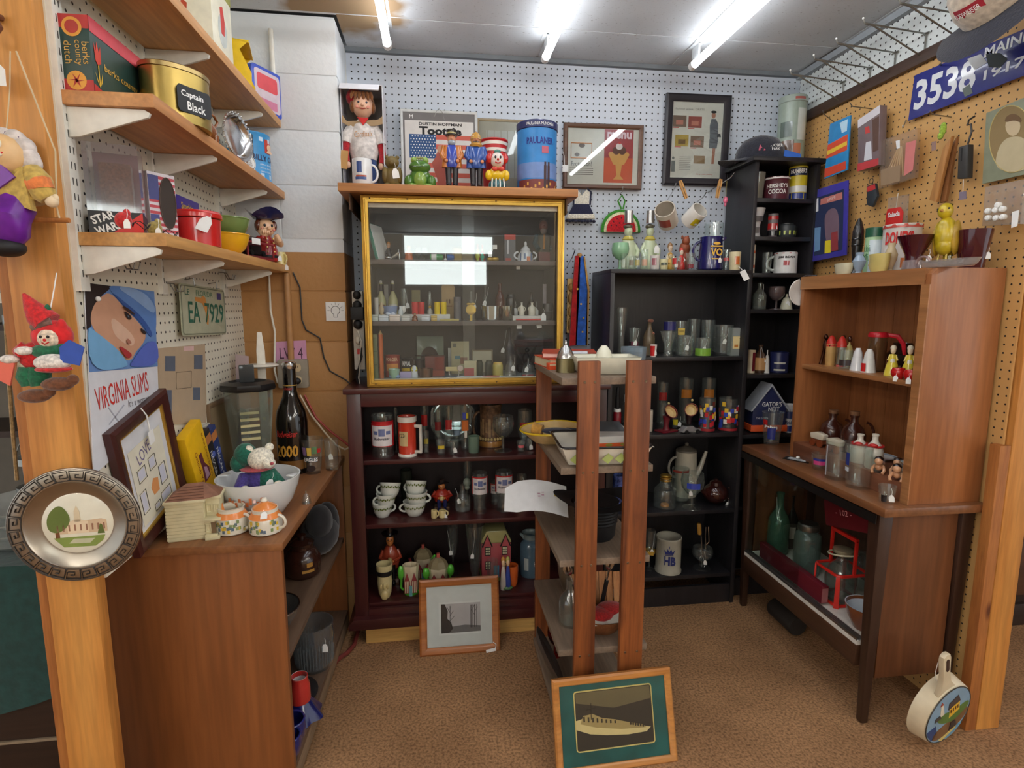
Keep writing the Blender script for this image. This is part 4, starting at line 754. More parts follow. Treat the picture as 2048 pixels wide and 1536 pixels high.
inc((96,116,60),[(-.056,-.012),(-.04,-.02),(-.02,-.008),(-.012,.012),(-.022,.036),(-.034,.044),(-.05,.03),(-.058,.01)],3);inc((110,70,46),[(-.044,-.03),(-.036,-.03),(-.036,-.01),(-.042,-.01)],2);inc((90,106,56),[(.036,-.026),(.05,-.026),(.046,-.006),(.042,-.004)],3);inc((190,190,160),[(-.02,-.044),(.02,-.046),(.03,-.036),(-.01,-.034)],2)
co_=(-.835,1.27,1.475);o=thing('clown_doll','clown doll in purple satin and plaid jacket on a swing bar','doll',co_)
T=lambda px,py,y=0:((onY(px,py,1.27)-Vector(co_)).x,y,(onY(px,py,1.27)-Vector(co_)).z)
SA=mat((106,34,146),.32,0,.25);PD=clo((190,160,80),90);FL=mat((226,184,130),.45)
def E(px,py,y,rx,ry,rz):p=T(px,py,y);return ell(p,(rx,ry,rz))
obj('torso',E(10,385,-.01,.042,.03,.05),clo((190,30,90)),o)
obj('jacket',J(tube([T(50,345,-.012),T(62,375,-.016),T(75,410,-.016)],[.02,.026,.028],12),prism([q[::2]for q in(T(20,400),T(52,370),T(75,345),T(95,428))],-.045,-.03)),PD,o)
obj('lapel',prism([q[::2]for q in(T(38,340),T(66,365),T(28,392),T(26,370))],-.05,-.044),SA,o);obj('lapel',prism([q[::2]for q in(T(-30,350),T(8,358),T(4,400),T(-20,410))],-.05,-.044),SA,o)
obj('bow_tie',J(E(0,350,-.045,.024,.01,.014),E(22,358,-.045,.012,.01,.016)),clo((236,214,20)),o)
hd=obj('head',J(E(18,318,-.02,.043,.04,.042)),FL,o);obj('hair',J(*[E(px,py,-.005,.02,.02,.022)for px,py in((-16,300),(-8,285),(12,280),(34,284),(52,298),(60,318),(56,335),(64,328))]),clo((206,196,190),60),o)
obj('hat_brim',tube([T(px,py,-.012)for px,py in((-20,282),(0,276),(24,275),(46,283),(60,296),(66,310))],[.006,.008,.009,.008,.007,.004],8),mat((64,28,84),.5),o)
for px in(6,35):obj('eye_patch',E(px,302,-.055,.009,.004,.010),mat((236,226,206),.5),hd);obj('eye',E(px,309,-.0595,.0045,.003,.004),BLACK,hd)
obj('nose',E(20,314,-.062,.013,.008,.008),BLACK,hd);obj('mouth',tube([T(2,322,-.056),T(14,329,-.06),T(30,330,-.06),T(43,321,-.053)],[.004,.007,.007,.004],8),mat((236,226,210),.4),hd);obj('lips',tube([T(2,319,-.055),T(14,331,-.058),T(32,333,-.058),T(44,318,-.05)],.0025,6),RED,hd)
obj('arm',tube([T(75,348,-.02),T(95,370,-.025),T(108,395,-.028),T(116,405,-.028)],[.02,.024,.021,.014],12),PD,o);obj('cuff_patch',tube([T(88,372,-.026),T(104,378,-.03),T(107,386,-.03)],[.021,.0225,.02],10),clo((214,120,60),90),o);obj('hand',J(E(124,408,-.03,.012,.01,.012),E(131,402,-.03,.006,.006,.008)),mat((226,204,170),.6),o)
obj('arm',tube([T(-25,352,-.02),T(-42,375,-.025),T(-50,400,-.028)],[.02,.022,.016],12),PD,o)
for px,dx in((8,-14),(48,10)):obj('leg',tube([T(px,415,-.02),T(px+dx*.3,445,-.045),T(px+dx*.3,478,-.04),T(px+dx*.3,490,-.038)],[.032,.034,.03,.02],12),SA,o);obj('shoe',J(E(px+dx*.3-2,500,-.045,.028,.034,.018)),mat((28,26,28),.6),o)
obj('swing_bar',tube([T(-40,438,-.002),T(140,441,-.002)],.005,8),PINE2,o);obj('cord',J(tube([T(122,438,-.004),T(116,415,-.004),T(104,300,.01),T(20,95,.016)],.0016,5),tube([T(12,270,.0),T(10,180,.012),T(8,95,.016)],.0012,5)),mat((206,186,150),.7),o)
obj('button',E(25,402,-.054,.006,.005,.006),WHITE,o)
h=onY(8,60,1.3);o=thing('coat_hook','iron hook with a wooden knob and paper price tag on the pine post','hook',(h.x,1.296,h.z));obj('hook',tube([(.0,0,.02),(0,-.02,.015),(.014,-.03,-.01),(.004,-.034,-.028),(-.015,-.03,-.02)],.006,8),mat((110,66,46),.5),o);obj('nail',tube([(-.012,.0,.014),(.0,-.035,.03)],.005,7),BLACK,o)
obj('price_tag',J(prism([(-.015,-.115),(.015,-.115),(.016,-.085),(.007,-.075),(-.007,-.075),(-.014,-.085)],-.032,-.031),tube([(0,-.0315,-.08),(.003,-.032,-.05),(0,-.03,-.02)],.001,4)),WHITE,o)
eo=(-.75,1.27,1.22);o=thing('elf_doll','red-haired rag doll in elf clothes with pointed red hat hung on the pine post','doll',eo)
T=lambda px,py,y=0:((onY(px,py,1.27)-Vector(eo)).x,y,(onY(px,py,1.27)-Vector(eo)).z)
def E(px,py,y,rx,ry,rz):p=T(px,py,y);return ell(p,(rx,ry,rz))
RF=clo((200,26,30));GF=clo((24,100,66));WF=clo((230,222,214));BF=clo((110,64,36))
obj('hat',tube([T(108,645,-.02),T(92,630,-.02),T(75,610,-.018),T(58,588,-.015)],[.026,.023,.014,.003],12),RF,o);obj('hat_band',tube([T(88,655,-.03),T(105,648,-.036),T(122,642,-.03)],.008,8),clo((120,90,80)),o);obj('hat_leaf',E(109,622,-.02,.006,.006,.014),GF,o)
obj('hair',J(E(115,672,-.015,.037,.03,.034),E(92,665,-.02,.012,.014,.03),E(138,668,-.02,.011,.014,.032)),clo((206,26,30),60),o);hd=obj('head',E(120,675,-.03,.021,.022,.021),clo((236,214,190)),o)
for px in(115,129):obj('eye',E(px,671,-.051,.003,.002,.003),BLACK,hd)
obj('nose',E(124,677,-.053,.003,.002,.003),RED,hd);obj('mouth',tube([T(117,682,-.05),T(124,685,-.052),T(131,681,-.05)],.0012,5),RED,hd)
obj('torso',J(E(85,715,-.015,.035,.03,.034)),RF,o);obj('tunic',J(E(118,700,-.03,.034,.022,.016),E(140,695,-.025,.016,.016,.012)),GF,o);obj('sleeve',tube([T(72,690,-.025),T(62,702,-.03),T(78,700,-.045)],.013,9),RF,o)
for px,py in((80,698),(52,714)):obj('mitten',E(px,py,-.045,.017,.012,.009),WF,o)
obj('cap_in_hands',J(E(138,720,-.05,.034,.02,.017)),WF,o);obj('cap_brim',J(E(140,733,-.05,.034,.02,.007)),RF,o);obj('skirt',prism([q[::2]for q in(T(65,712),T(88,712),T(72,745),T(60,742))],-.04,-.03),clo((214,206,180)),o)
for px,py in((82,752),(100,745)):obj('trouser',tube([T(px,735,-.03),T(px,750,-.035),T(px+4,766,-.035)],[.02,.022,.016],10),GF,o)
for px,py in((100,785),(145,762)):obj('boot',J(E(px,py,-.045,.03,.02,.014),E(px+28,py-8,-.045,.011,.01,.011)),BF,o)
obj('shop_tag',prism([q[::2]for q in(T(158,690),T(176,676),T(205,690),T(196,725),T(160,718))],-.062,-.06),mat((40,76,170),.4),o,smooth=0);obj('leaflet',prism([q[::2]for q in(T(28,714),T(64,722),T(56,765),T(24,748))],-.05,-.046),pap((226,110,90)),o,smooth=0)
obj('hang_loop',tube([T(108,615,-.01),T(106,575,.004),T(100,545,.02)],.0012,5),WHITE,o)
DKW=wood((44,30,24),(60,42,32),'x',5,.5)
o=thing('sideboard','dark brown sideboard under a green cloth in the neighbouring booth','sideboard',(-1.45,1.62,0))
obj('carcass',bx(-.55,.53,0,.5,.02,.66),DKW,o,bevel=.004);obj('door_trim',bx(-.5,.45,-.006,0,.16,.168),mat((150,132,110),.5),o,smooth=0)
pts=[(x,.62-.32-.04*math.sin(x*9))for x in[-.55+.108*i for i in range(11)]]
obj('cloth',prism([(-.56,.70),(.545,.70)]+pts[::-1],-.02,-.012),clo((20,62,58),40),None,(-1.45,1.62,0),label='dark green cloth hanging over the neighbouring sideboard',cat='cloth');obj('cloth_top',bx(-.55,.53,-.012,.5,.66,.70),clo((20,62,58),40),bpy.data.objects['cloth'])
struct('wall_side',bx(-4.4,-.9,2.6,2.64,0,ZCEIL),pap((128,120,108)))
o=thing('shelf_unit','dark open shelf unit behind the lanterns in the neighbouring booth','shelf unit',(-1.5,1.95,.70));
for z in(.28,.62,.95):obj('shelf',bx(-.5,.57,0,.25,z,z+.02),DKW,o,smooth=0)
for x in(-.52,.57):obj('upright',bx(x,x+.02,0,.25,0,1.3),DKW,o,smooth=0)
GLV=met((150,152,148),.4)
for px,py,s,lab in((56,700,.9,'galvanised railroad lantern on the upper shelf past the post'),(72,935,1,'galvanised lantern hanging above the green cloth'),(40,590,.9,'dull steel lantern top high on the neighbouring shelf'),(84,830,.7,'small dull lantern beside the white dishes')):
 p=onY(px,py,1.5);o=thing('lantern',lab,'lantern',(p.x,1.5,p.z-.08),group='lanterns in the neighbouring booth')
 obj('body',solid([(.9,0),(1,.1),(1,.28),(.6,.32),(.62,.68),(.95,.72),(.9,.84),(.5,.92),(.4,1)],.042*s,.13*s,18),GLV,o);obj('bail',tube([(.042*s*math.cos(R(a)),0,.1*s+.06*s*math.sin(R(a)))for a in range(0,181,20)],.0016,5),GLV,o)
for k in range(4):
 p=onY(8,896-16*k,1.66);obj('dish',tr(shell([(.5,0),(.7,.2),(1,1)],.14,.03,.003,.1,28),(0,0,0)),cer((222,228,226)),None,(p.x-.04,1.66+.12,.702+.032*k),label=('lowest','second','third','topmost')[k]+' white dish of the stack on the green cloth',cat='dish',group='stack of white dishes')
p=onY(40,560,1.42);pts=[onY(x,y,1.40)for x,y in((30,505),(38,560),(12,650),(18,760),(26,870),(34,960))];obj('rope',tube(pts,.004,6),clo((160,130,86)),label='natural jute cord hanging beside the pine post',cat='rope')
pts=[onY(x,y,1.39)for x,y in((34,500),(42,640),(48,800),(56,920))];obj('rope',tube(pts,.003,6),clo((140,112,72)),label='thin brown cord hanging behind the jute cord',cat='rope')
o=thing('price_card','small white card hanging above the lantern past the post','card',onY(8,555,1.5));obj('card',prism(rect(-.03,-.06,.03,.06),0,.001),pap((220,214,200)),o,smooth=0)
o=thing('cookie_jar','dark brown glazed owl-painted jar on the middle shelf of the low cabinet','jar',(-.50,2.02,.423));obj('body',shell([(.8,0),(1,.12),(1.02,.6),(.8,.8),(.62,.86),(.62,.94)],.062,.12,.004,.06,24),cer((52,26,18)),o);obj('lid',solid([(.66,0),(.7,.3),(.4,.6),(.2,.65),(.25,1)],.062,.04,20,(0,0,.112)),cer((44,22,16)),o);[obj('print',wrap(.0636,a,b,c,d,n=4),cer((176,130,60)),o)for a,b,c,d in((10,50,.03,.04),(25,45,.05,.066))]
o=thing('cloth_bag','crumpled black cloth bag on the middle shelf of the low cabinet','bag',(-.475,2.2,.423));obj('body',J(ell((0,0,.08),(.075,.11,.08)),ell((.01,-.04,.14),(.05,.07,.07)),ell((.02,.05,.1),(.05,.06,.09))),clo((26,24,27),30),o)
o=thing('gravy_boat','silver-rimmed glass bowl on the middle shelf of the low cabinet','bowl',(-.52,1.66,.423));obj('body',shell(PROF['bowl'],.09,.075,.003,.06,26),glass((170,176,178),.05,1.6,.12),o);obj('rim',tube([(.09*math.cos(R(a)),.09*math.sin(R(a)),.075)for a in range(0,360,12)],.003,6,True),CHROME,o)
o=thing('metal_funnel','dull pewter spout fitting at the front of the low cabinet shelf','spout',(-.465,1.585,.423),R(-20));obj('body',tr(lathe([(.0,0),(.022,.0),(.024,.02),(.01,.05),(.012,.085),(.008,.085)],16),(0,0,.018),(R(70),0,R(-50))),met((120,130,138),.4),o);obj('hook',tube([(0,0,.02),(.02,-.02,.035),(.03,-.03,.02)],.0025,6),CHROME,o)
o=thing('ice_bucket','cut-crystal ice bucket with wire handle on the bottom shelf of the low cabinet','ice bucket',(-.465,1.97,.095));obj('body',shell([(.85,0),(.9,.03),(.98,.7),(1,1)],.072,.165,.005,.05,28),glass((226,230,232),.05,1.9,.05),o)
obj('cut_pattern',J(*[tube([(.0665*math.cos(R(a)),.0665*math.sin(R(a)),.02+.012*(a%3)),(.0705*math.cos(R(a)),.0705*math.sin(R(a)),.1+.01*(a%2))],.0022,5)for a in range(0,360,9)]),glass((220,226,230),.08,2.2,.1),o,kind='stuff');obj('bail',tube([(.07,-.02,.16),(.082,-.04,.14),(.078,-.045,.11),(.072,-.03,.1)],.002,5),CHROME,o);ptag(o,(.05,-.055,.11),.03)
o=thing('serving_plate','dark round plate lying behind the red vase in the low cabinet','plate',(-.52,1.80,.095));obj('body',shell([(.6,0),(.7,.3),(1,1)],.1,.014,.003,.2,28),cer((34,28,26)),o)
vz=(('red and cobalt frilled glass vase lying in the low cabinet',-.45,1.60,1),('red glass shade behind the frilled vase in the low cabinet',-.49,1.54,0))
o=thing('glass_vase',vz[0][0],'vase',(-.452,1.705,.095),R(30));obj('neck',shell([(.9,0),(1,.2),(.95,.7),(.8,.85),(.82,1)],.032,.095,.003,.05,22,(0,0,.045)),cer((190,50,44)),o);obj('lining',lathe([(.0258,.141),(.022,.12),(.02,.06)],20),cer((230,226,224)),o)
obj('skirt',([((.03+.035*t)*math.cos(R(a))*(1+.12*t*math.sin(R(a*6))),(.03+.035*t)*math.sin(R(a))*(1+.12*t*math.sin(R(a*6))),.055-.055*t+.003)for t in(0,.35,.7,1)for a in range(0,360,10)],[(i*36+j,i*36+(j+1)%36,i*36+36+(j+1)%36,i*36+36+j)for i in range(3)for j in range(36)]),mat((26,30,92),.2,0,.1,.5),o)
for x,y,s,lab in((-.455,1.60,.042,'cobalt blue glass bowl behind the frilled vase'),(-.452,1.54,.04,'smaller cobalt blue glass piece at the near end of the cabinet')):
 o=thing('cobalt_bowl',lab,'bowl',(x,y,.095));obj('body',shell([(.6,0),(.9,.3),(1,.7),(.9,1)],s,s*1.7,.003,.08,20),mat((28,34,104),.2,0,.1,.5),o);obj('rim',tube([(s*.9*math.cos(R(a)),s*.9*math.sin(R(a)),s*1.7)for a in range(0,360,18)],.003,6,True),cer((40,48,120)),o)
# ================================================================ BACK WALL: BOARD SHELF ABOVE THE CASE
BZ=1.845
def fig_ell(o,name,parts,m):return obj(name,J(*[ell(c,r)for c,r in parts]),m,o)
o=thing('doll','boy baseball doll with brown hair and white jersey standing in a white box','doll',(-.276,2.43,BZ+.004),R(6))
JW=clo((216,210,206),60);SKD=mat((226,180,150),.4)
obj('legs',J(tube([(-.022,0,.0),(-.024,0,.08),(-.022,0,.15)],[.02,.024,.028],12),tube([(.024,0,0),(.026,0,.08),(.022,0,.15)],[.02,.024,.028],12)),clo((52,76,130),90),o)
obj('torso',J(lathe([(0,.13),(.05,.13),(.058,.16),(.056,.21),(.046,.26),(.022,.285),(0,.287)],20,sy=.72)),JW,o)
for s in(-1,1):obj('sleeve',tube([(s*.038,0,.262),(s*.062,-.006,.22),(s*.068,-.012,.19)],[.02,.023,.019],12),JW,o);obj('arm',tube([(s*.066,-.01,.2),(s*.072,-.014,.15),(s*.066,-.022,.115)],[.015,.014,.011],10),clo((176,26,38)),o);obj('hand',ell((s*.064,-.024,.105),(.011,.01,.014)),SKD,o)
hd=obj('head',J(ell((0,-.01,.335),(.042,.04,.046)),ell((0,-.05,.328),(.007,.006,.006)),tube([(0,0,.28),(0,0,.30)],.018,10)),SKD,o)
for s in(-1,1):obj('eye',ell((s*.015,-.046,.338),(.005,.003,.004),8,6),mat((50,60,80),.2),hd);obj('cheek',ell((s*.021,-.043,.322),(.008,.003,.006),8,6),mat((222,150,130),.5),hd)
obj('mouth',tube([(-.012,-.048,.316),(0,-.05,.313),(.012,-.048,.316)],.0022,5),mat((176,70,66),.4),hd)
obj('hair',J(ell((0,.006,.35),(.047,.043,.042)),*[tube([(x,-.038,.375),(x*1.2,-.047,.36),(x*1.25,-.047,.348)],[.009,.007,.003],7)for x in(-.034,-.022,-.01,.004,.018,.03)],ell((-.04,-.01,.33),(.01,.022,.022)),ell((.04,-.01,.33),(.01,.022,.022))),clo((126,76,34),90),o);obj('cap',J(ell((-.03,.012,.37),(.034,.04,.034))),clo((186,24,44)),o)
obj('collar',prism([(-.022,.284),(.022,.284),(0,.255)],-.037,-.033),RED,o);text(o,'Cardinals',.022,mat((190,130,60),.5),(0,-.043,.21),.07,rot=(0,R(-6),0),shear=.3)
o=thing('doll_box','open white cardboard box around the baseball doll','box',(-.276,2.40,BZ))
CBW=pap((214,214,220))
for x in(-.082,.079):obj('side_panel',bx(x,x+.003,0,.15,0,.415),CBW,o,smooth=0)
obj('back_panel',bx(-.082,.082,.147,.15,0,.415),pap((150,140,132)),o,smooth=0);obj('base_panel',bx(-.082,.082,0,.15,0,.003),CBW,o,smooth=0);obj('top_flap',tr(bx(-.08,.08,0,.15,0,.003),(0,0,.412)),CBW,o,smooth=0);obj('front_flap',tr(bx(-.08,.07,-.05,0,0,.003),(0,0,.412),(R(40),0,0)),CBW,o,smooth=0);obj('inner_liner',prism([(-.079,.30),(-.06,.275),(.06,.285),(.079,.30),(.079,.27),(.05,.262),(-.05,.255),(-.079,.27)],.004,.006),pap((168,140,104)),o,smooth=0)
obj('hang_tag',tr(bx(-.014,.014,-.001,0,-.07,0),(-.07,-.012,.16),(0,R(6),0)),pap((196,150,90)),o,smooth=0)
o=thing('shelf_standard','white painted upright strip at the left edge of the back pegboard','shelf rail',(-.385,2.61,1.85));obj('rail',bx(-.02,.022,0,.028,0,.62),WM,o,bevel=.002)
for z in(.1,.42):obj('screw',tr(solid([(1,0),(.6,.001)],.005,1,8),(0,0,z),(R(90),0,0)),WIRE,o)
def mug(name,label,x,y,z,h,r,c,ang,rz=0,tag=None):return vessel('mug',name,label,'mug',x,y,z,h,r,cer(c),hang=ang,rz=rz,t=.0035,tag=tag)
o=mug('coffee_mug','white mug with blue heron sketch in front of the baseball doll',-.268,2.27,BZ,.098,.037,(226,226,226),0)
[obj('print',wrap(.0378,a,b,c,d,n=5),cer((60,84,140)),o)for a,b,c,d in((-25,5,.045,.085),(-35,30,.02,.03))];obj('print',wrap(.0381,-30,30,.03,.036,n=6),cer((170,80,60)),o)
o=thing('bear_figurine','olive brown bear figurine with price tag beside the frog','figurine',(-.158,2.30,BZ));BRN=mat((112,92,44),.5,0,.3)
fig_ell(o,'body',[((0,0,.04),(.036,.03,.045)),((-.026,-.012,.05),(.013,.016,.03)),((.026,-.012,.05),(.013,.016,.03)),((-.018,-.014,.01),(.016,.018,.012)),((.018,-.014,.01),(.016,.018,.012))],BRN);fig_ell(o,'head',[((0,-.004,.098),(.027,.025,.024)),((0,-.026,.092),(.012,.01,.009)),((-.02,.002,.118),(.008,.006,.008)),((.02,.002,.118),(.008,.006,.008))],BRN);ptag(o,(.012,-.034,.07),.036,(0,R(-8),0),.025)
o=thing('frog_bank','green glazed ceramic frog bank on the board shelf','figurine',(-.052,2.30,BZ));FG=cer((74,118,44));LG=cer((130,162,70))
fig_ell(o,'body',[((0,0,.04),(.044,.04,.045)),((-.042,-.01,.026),(.02,.03,.028)),((.042,-.01,.026),(.02,.03,.028))],FG);fig_ell(o,'belly',[((0,-.024,.034),(.026,.022,.032))],LG)
hd=fig_ell(o,'head',[((0,-.014,.082),(.042,.034,.026))],FG);fig_ell(hd,'eye',[((-.022,-.02,.106),(.012,.012,.012))],LG);fig_ell(hd,'eye',[((.022,-.02,.106),(.012,.012,.012))],LG);fig_ell(hd,'crown',[((-.012+.008*k,-.008,.117),(.005,.005,.006))for k in range(4)],cer((150,150,90)));obj('mouth',tube([(-.034,-.036,.08),(0,-.05,.076),(.034,-.036,.08)],.0014,5),cer((40,70,30)),hd)
for s in(-1,1):fig_ell(o,'foot',[((s*.03,-.044,.008),(.018,.016,.008))],LG)
x,z,w_,h_=span(808,355,950,218,2.6)[0],BZ,.325,.40
h_=onY(880,218,2.58).z-BZ;o=thing('picture_frame','thin white frame with film song sheet lettered Tootsie and an American flag','picture frame',(.028,2.57,BZ),rot=(R(-3),0,0))
obj('frame',ringframe(.335,h_,.012,.014),mat((206,208,206),.35),o);obj('mount',bx(-.157,.157,.006,.01,.01,h_-.01),pap((116,112,110)),o,smooth=0);decal(o,[rect(-.148,.012,.15,h_-.045)],pap((214,210,204)),.0052)
hh=h_-.045;text(o,'Tootsie',.036,INK,(.005,.0046,hh-.06),.185,bold=.045);text(o,'DUSTIN HOFFMAN',.013,INK,(.005,.0046,hh-.02),.185,bold=.03)
for k in range(7):decal(o,[rect(-.125,.03+.04*k,.14,.05+.04*k)],pap((200,96,80)),.0048)
decal(o,[rect(-.13,.19,-.015,.29)],pap((50,84,132)),.0044);obj('star',J(*[prism(disc(-.122+.012*i+.006*(j%2),.198+.012*j,.0028,n=5),.004,.0044)for i in range(9)for j in range(8)]),WHITE,o,smooth=0,kind='stuff')
decal(o,[[(-.02,.0),(.03,.0),(.025,.1),(.045,.17),(.025,.2),(.012,.225),(-.008,.225),(-.015,.2),(-.035,.17),(-.012,.1)]],pap((166,84,70)),.004);decal(o,[disc(.003,.23,.013,.017)],pap((190,140,110)),.0036);text(o,'M',.016,WHITE,(-.12,.005,h_-.038));text(o,'clip',.001,WIRE,(0,.004,.01))if 0 else obj('hanger',tube([(-.02,.0,h_-.03),(-.012,-.008,h_-.01),(.0,-.004,h_+.004),(.014,-.006,h_-.012),(.022,-.004,h_-.04)],.0012,5),WIRE,o)
h_=onY(1010,236,2.6).z-BZ;o=thing('picture_frame','beige framed faded picture behind the sailor figures','picture frame',(.325,2.59,BZ),rot=(R(-3),0,0));obj('frame',ringframe(.265,h_,.012,.012),mat((150,132,100),.45),o);obj('picture',bx(-.123,.123,.005,.009,.01,h_-.01),pap((176,168,150)),o,smooth=0);decal(o,[rect(-.09,.12,.09,h_-.05)],pap((190,186,176)),.0044);obj('print',J(*[prism(rect(-.085+.03*k,.12,-.083+.03*k,h_-.05),.004,.0044)for k in range(6)]),pap((150,142,124)),o,smooth=0,kind='stuff');obj('glass_pane',bx(-.123,.123,.002,.003,.01,h_-.01),glass((244,246,246),.03,.6),o,smooth=0)
def sailor(x,lab,coat,vest,hat,hood):
 o=thing('sailor_figure',lab,'figurine',(x,2.32,BZ));h=.235 if hood else.228;WB=mat((112,60,34),.4)
 obj('base',cb(.068,.05,.02),WB,o,bevel=.004)
 for s in(-1,1):obj('boot',J(tube([(s*.012,0,.02),(s*.013,0,.06),(s*.014,0,.1)],[.011,.012,.014],10),ell((s*.013,-.008,.024),(.011,.018,.007))),mat((40,34,40),.35),o)
 obj('torso',lathe([(0,.09),(.026,.09),(.031,.1),(.03,.13),(.028,.165),(.014,.178),(0,.18)],16,sy=.75),cer(vest),o);obj('coat',J(*[tube([(s*.02,-.004,.17),(s*.024,-.004,.13),(s*.026,-.004,.09)],[.013,.014,.014],10)for s in(-1,1)]),cer(coat),o)
 for s in(-1,1):obj('arm',tube([(s*.028,0,.17),(s*.037,-.008,.135),(s*.026,-.022,.115)],[.011,.012,.009],10),cer(coat),o);obj('hand',ell((s*.022,-.026,.112),.007),mat((206,140,100),.5),o)
 hd=obj('head',J(ell((0,-.002,.198),(.0165,.0165,.019)),ell((0,-.02,.196),(.004,.004,.004))),mat((206,140,104),.45),o)
 obj('beard',ell((0,-.008,.184),(.015,.013,.012)),cer((150,160,170)if not hood else(70,50,34)),hd)
 if hood:obj('hood',J(ell((0,.004,.203),(.022,.02,.026)),lathe([(.0,.232),(.008,.226),(.022,.2)],12)),cer(hat),o);obj('collar',lathe([(.022,.17),(.026,.178),(.02,.186)],16),cer(hat),o)
 else:obj('hat',J(lathe([(0,.21),(.024,.21),(.025,.214),(.019,.216),(.019,.224),(.021,.232),(0,.233)],16)),cer(hat),o);obj('hat_band',lathe([(.0195,.217),(.0195,.222)],16),cer((160,150,90)),o)
 return o
sailor(.072,'carved sea-captain figure in orange jacket and dark cap',(190,110,30),(50,70,170),(40,36,30),False)
sailor(.168,'carved fisherman figure in blue coat and tan hood',(40,80,160),(40,80,160),(190,140,60),True)
o=thing('paper_cup','red and white striped party cup behind the clown bank','cup',(.25,2.42,BZ));obj('body',shell([(.75,0),(.97,.97),(1.03,.98),(1.03,1)],.056,.225,.002,.02,28),mat((196,36,36),.4),o);obj('stripe',J(*[wrap(.0518+.0016*k,-180,180,.15+.026*k,.162+.026*k,.0526+.0016*k,n=28)for k in range(3)]),mat((230,222,210),.4),o,kind='stuff')
o=thing('clown_bank','ceramic clown bank with red hair and yellow jacket on the board shelf','figurine',(.25,2.30,BZ));
fig_ell(o,'trousers',[((0,0,.025),(.036,.03,.026))],cer((60,110,120)));obj('trouser_stripe',J(*[tube([(x,-.0305,.006),(x,-.0312,.03),(x*.9,-.026,.046)],.003,5)for x in(-.024,-.008,.008,.024)]),cer((226,226,216)),o,kind='stuff');fig_ell(o,'jacket',[((0,0,.066),(.038,.03,.028)),((-.034,-.008,.062),(.015,.018,.02)),((.034,-.008,.062),(.015,.018,.02))],cer((236,196,30)))
fig_ell(o,'bow',[((-.012,-.03,.082),(.013,.007,.009)),((.012,-.03,.082),(.013,.007,.009))],cer((206,60,40)));hd=fig_ell(o,'head',[((0,-.004,.12),(.027,.026,.03))],cer((232,216,206)));fig_ell(o,'hair',[((-.03,0,.128),(.015,.016,.02)),((.03,0,.128),(.015,.016,.02)),((0,.012,.14),(.03,.02,.022))],cer((200,40,30)));fig_ell(o,'hat',[((0,-.006,.152),(.014,.012,.008))],cer((70,130,120)))
for s in(-1,1):obj('eye',ell((s*.01,-.029,.126),(.004,.002,.006),8,6),BLACK,hd)
obj('nose',ell((0,-.031,.117),.005,8,6),cer((200,50,40)),hd);obj('mouth',tube([(-.011,-.027,.108),(0,-.03,.103),(.011,-.027,.108)],.002,5),RED,hd)
o=thing('beer_tin','large blue printed beer tin lettered PAULANER on the board shelf','tin',(.423,2.38,BZ));obj('body',solid([(.98,0),(.98,.97)],.083,.283,36),mat((44,130,200),.35),o)
obj('sky_band',wrap(.0822,-180,180,.06,.12,n=36),mat((110,140,196),.4),o);obj('lid_band',lathe([(.0818,.252),(.085,.254),(.085,.28),(.082,.283),(.078,.283),(.078,.276),(0,.276)],36),mat((30,34,90),.3),o);obj('town',wrap(.0824,-70,80,.0,.055,n=16),mat((120,54,50),.5),o);obj('tower',J(*[wrap(.0828,a,a+8,.0,.108,n=2)for a in(10,21)],*[wrap(.083,a+1,a+7,.1,.122,n=2)for a in(10,21)]),mat((60,36,40),.5),o)
obj('town_light',J(*[wrap(.0829,a,a+5,.012+.01*(k%3),.024+.01*(k%3),n=2)for k,a in enumerate(range(-60,70,11))]),mat((214,160,70),.5),o,kind='stuff');text(o,'PAULANER',.026,mat((24,36,130),.4),(0,-.0825,.19),.115,rad=.0825,bold=.03);obj('emblem',wrap(.0828,4,24,.155,.182,n=4),mat((190,90,110),.4),o);text(o,'PAULANER MÜNCHEN',.014,WHITE,(0,-.0857,.261),.115,rad=.0857)
# ================================================================ HUNG ON THE BACK PEGBOARD
def wallframe(px0,py0,px1,py1,lab,m,fw,d=.022):
 a=onY(px0,py1,YB-d);b_=onY(px1,py0,YB-d);W,H=b_.x-a.x,b_.z-a.z
 o=thing('picture_frame',lab,'picture frame',((a.x+b_.x)/2,YB-d-.006,a.z),rot=(R(1.6),0,R(-1.2)));obj('frame',ringframe(W,H,fw,d),m,o);obj('backing',bx(-W/2+fw*.8,W/2-fw*.8,d*.55,d*.8,fw*.8,H-fw*.8),pap((212,208,196)),o,smooth=0)
 obj('glass_pane',bx(-W/2+fw*.9,W/2-fw*.9,d*.4,d*.43,fw*.9,H-fw*.9),glass((246,248,248),.015,1.1),o,smooth=0)
 return o,W,H,d*.55
o,W,H,y=wallframe(1126,252,1286,376,'brown framed menu page with an ice-cream sundae lettered menu',wood((84,54,38),(110,74,52),'x',8,.35),.02)
decal(o,[rect(.005,.03,W/2-.045,H-.022)],pap((166,54,60)),y-.0005);decal(o,[rect(.005,.03,W/2-.045,.14)],pap((206,86,50)),y-.0009);text(o,'menu',.03,pap((236,206,214)),(.075,y-.0012,H-.062),.115,bold=.04)
decal(o,[[(.05,.11),(.1,.11),(.125,.155),(.118,.165),(.03,.165),(.025,.155)],[(.066,.06),(.084,.06),(.09,.11),(.06,.11)],[(.05,.045),(.1,.045),(.086,.06),(.064,.06)]],pap((214,160,84)),y-.0013);decal(o,[disc(.062,.172,.018),disc(.09,.172,.018)],pap((96,52,36)),y-.0016);decal(o,[disc(.075,.19,.016,.014)],pap((232,220,214)),y-.0019);decal(o,[disc(.076,.206,.006)],RED,y-.0022)
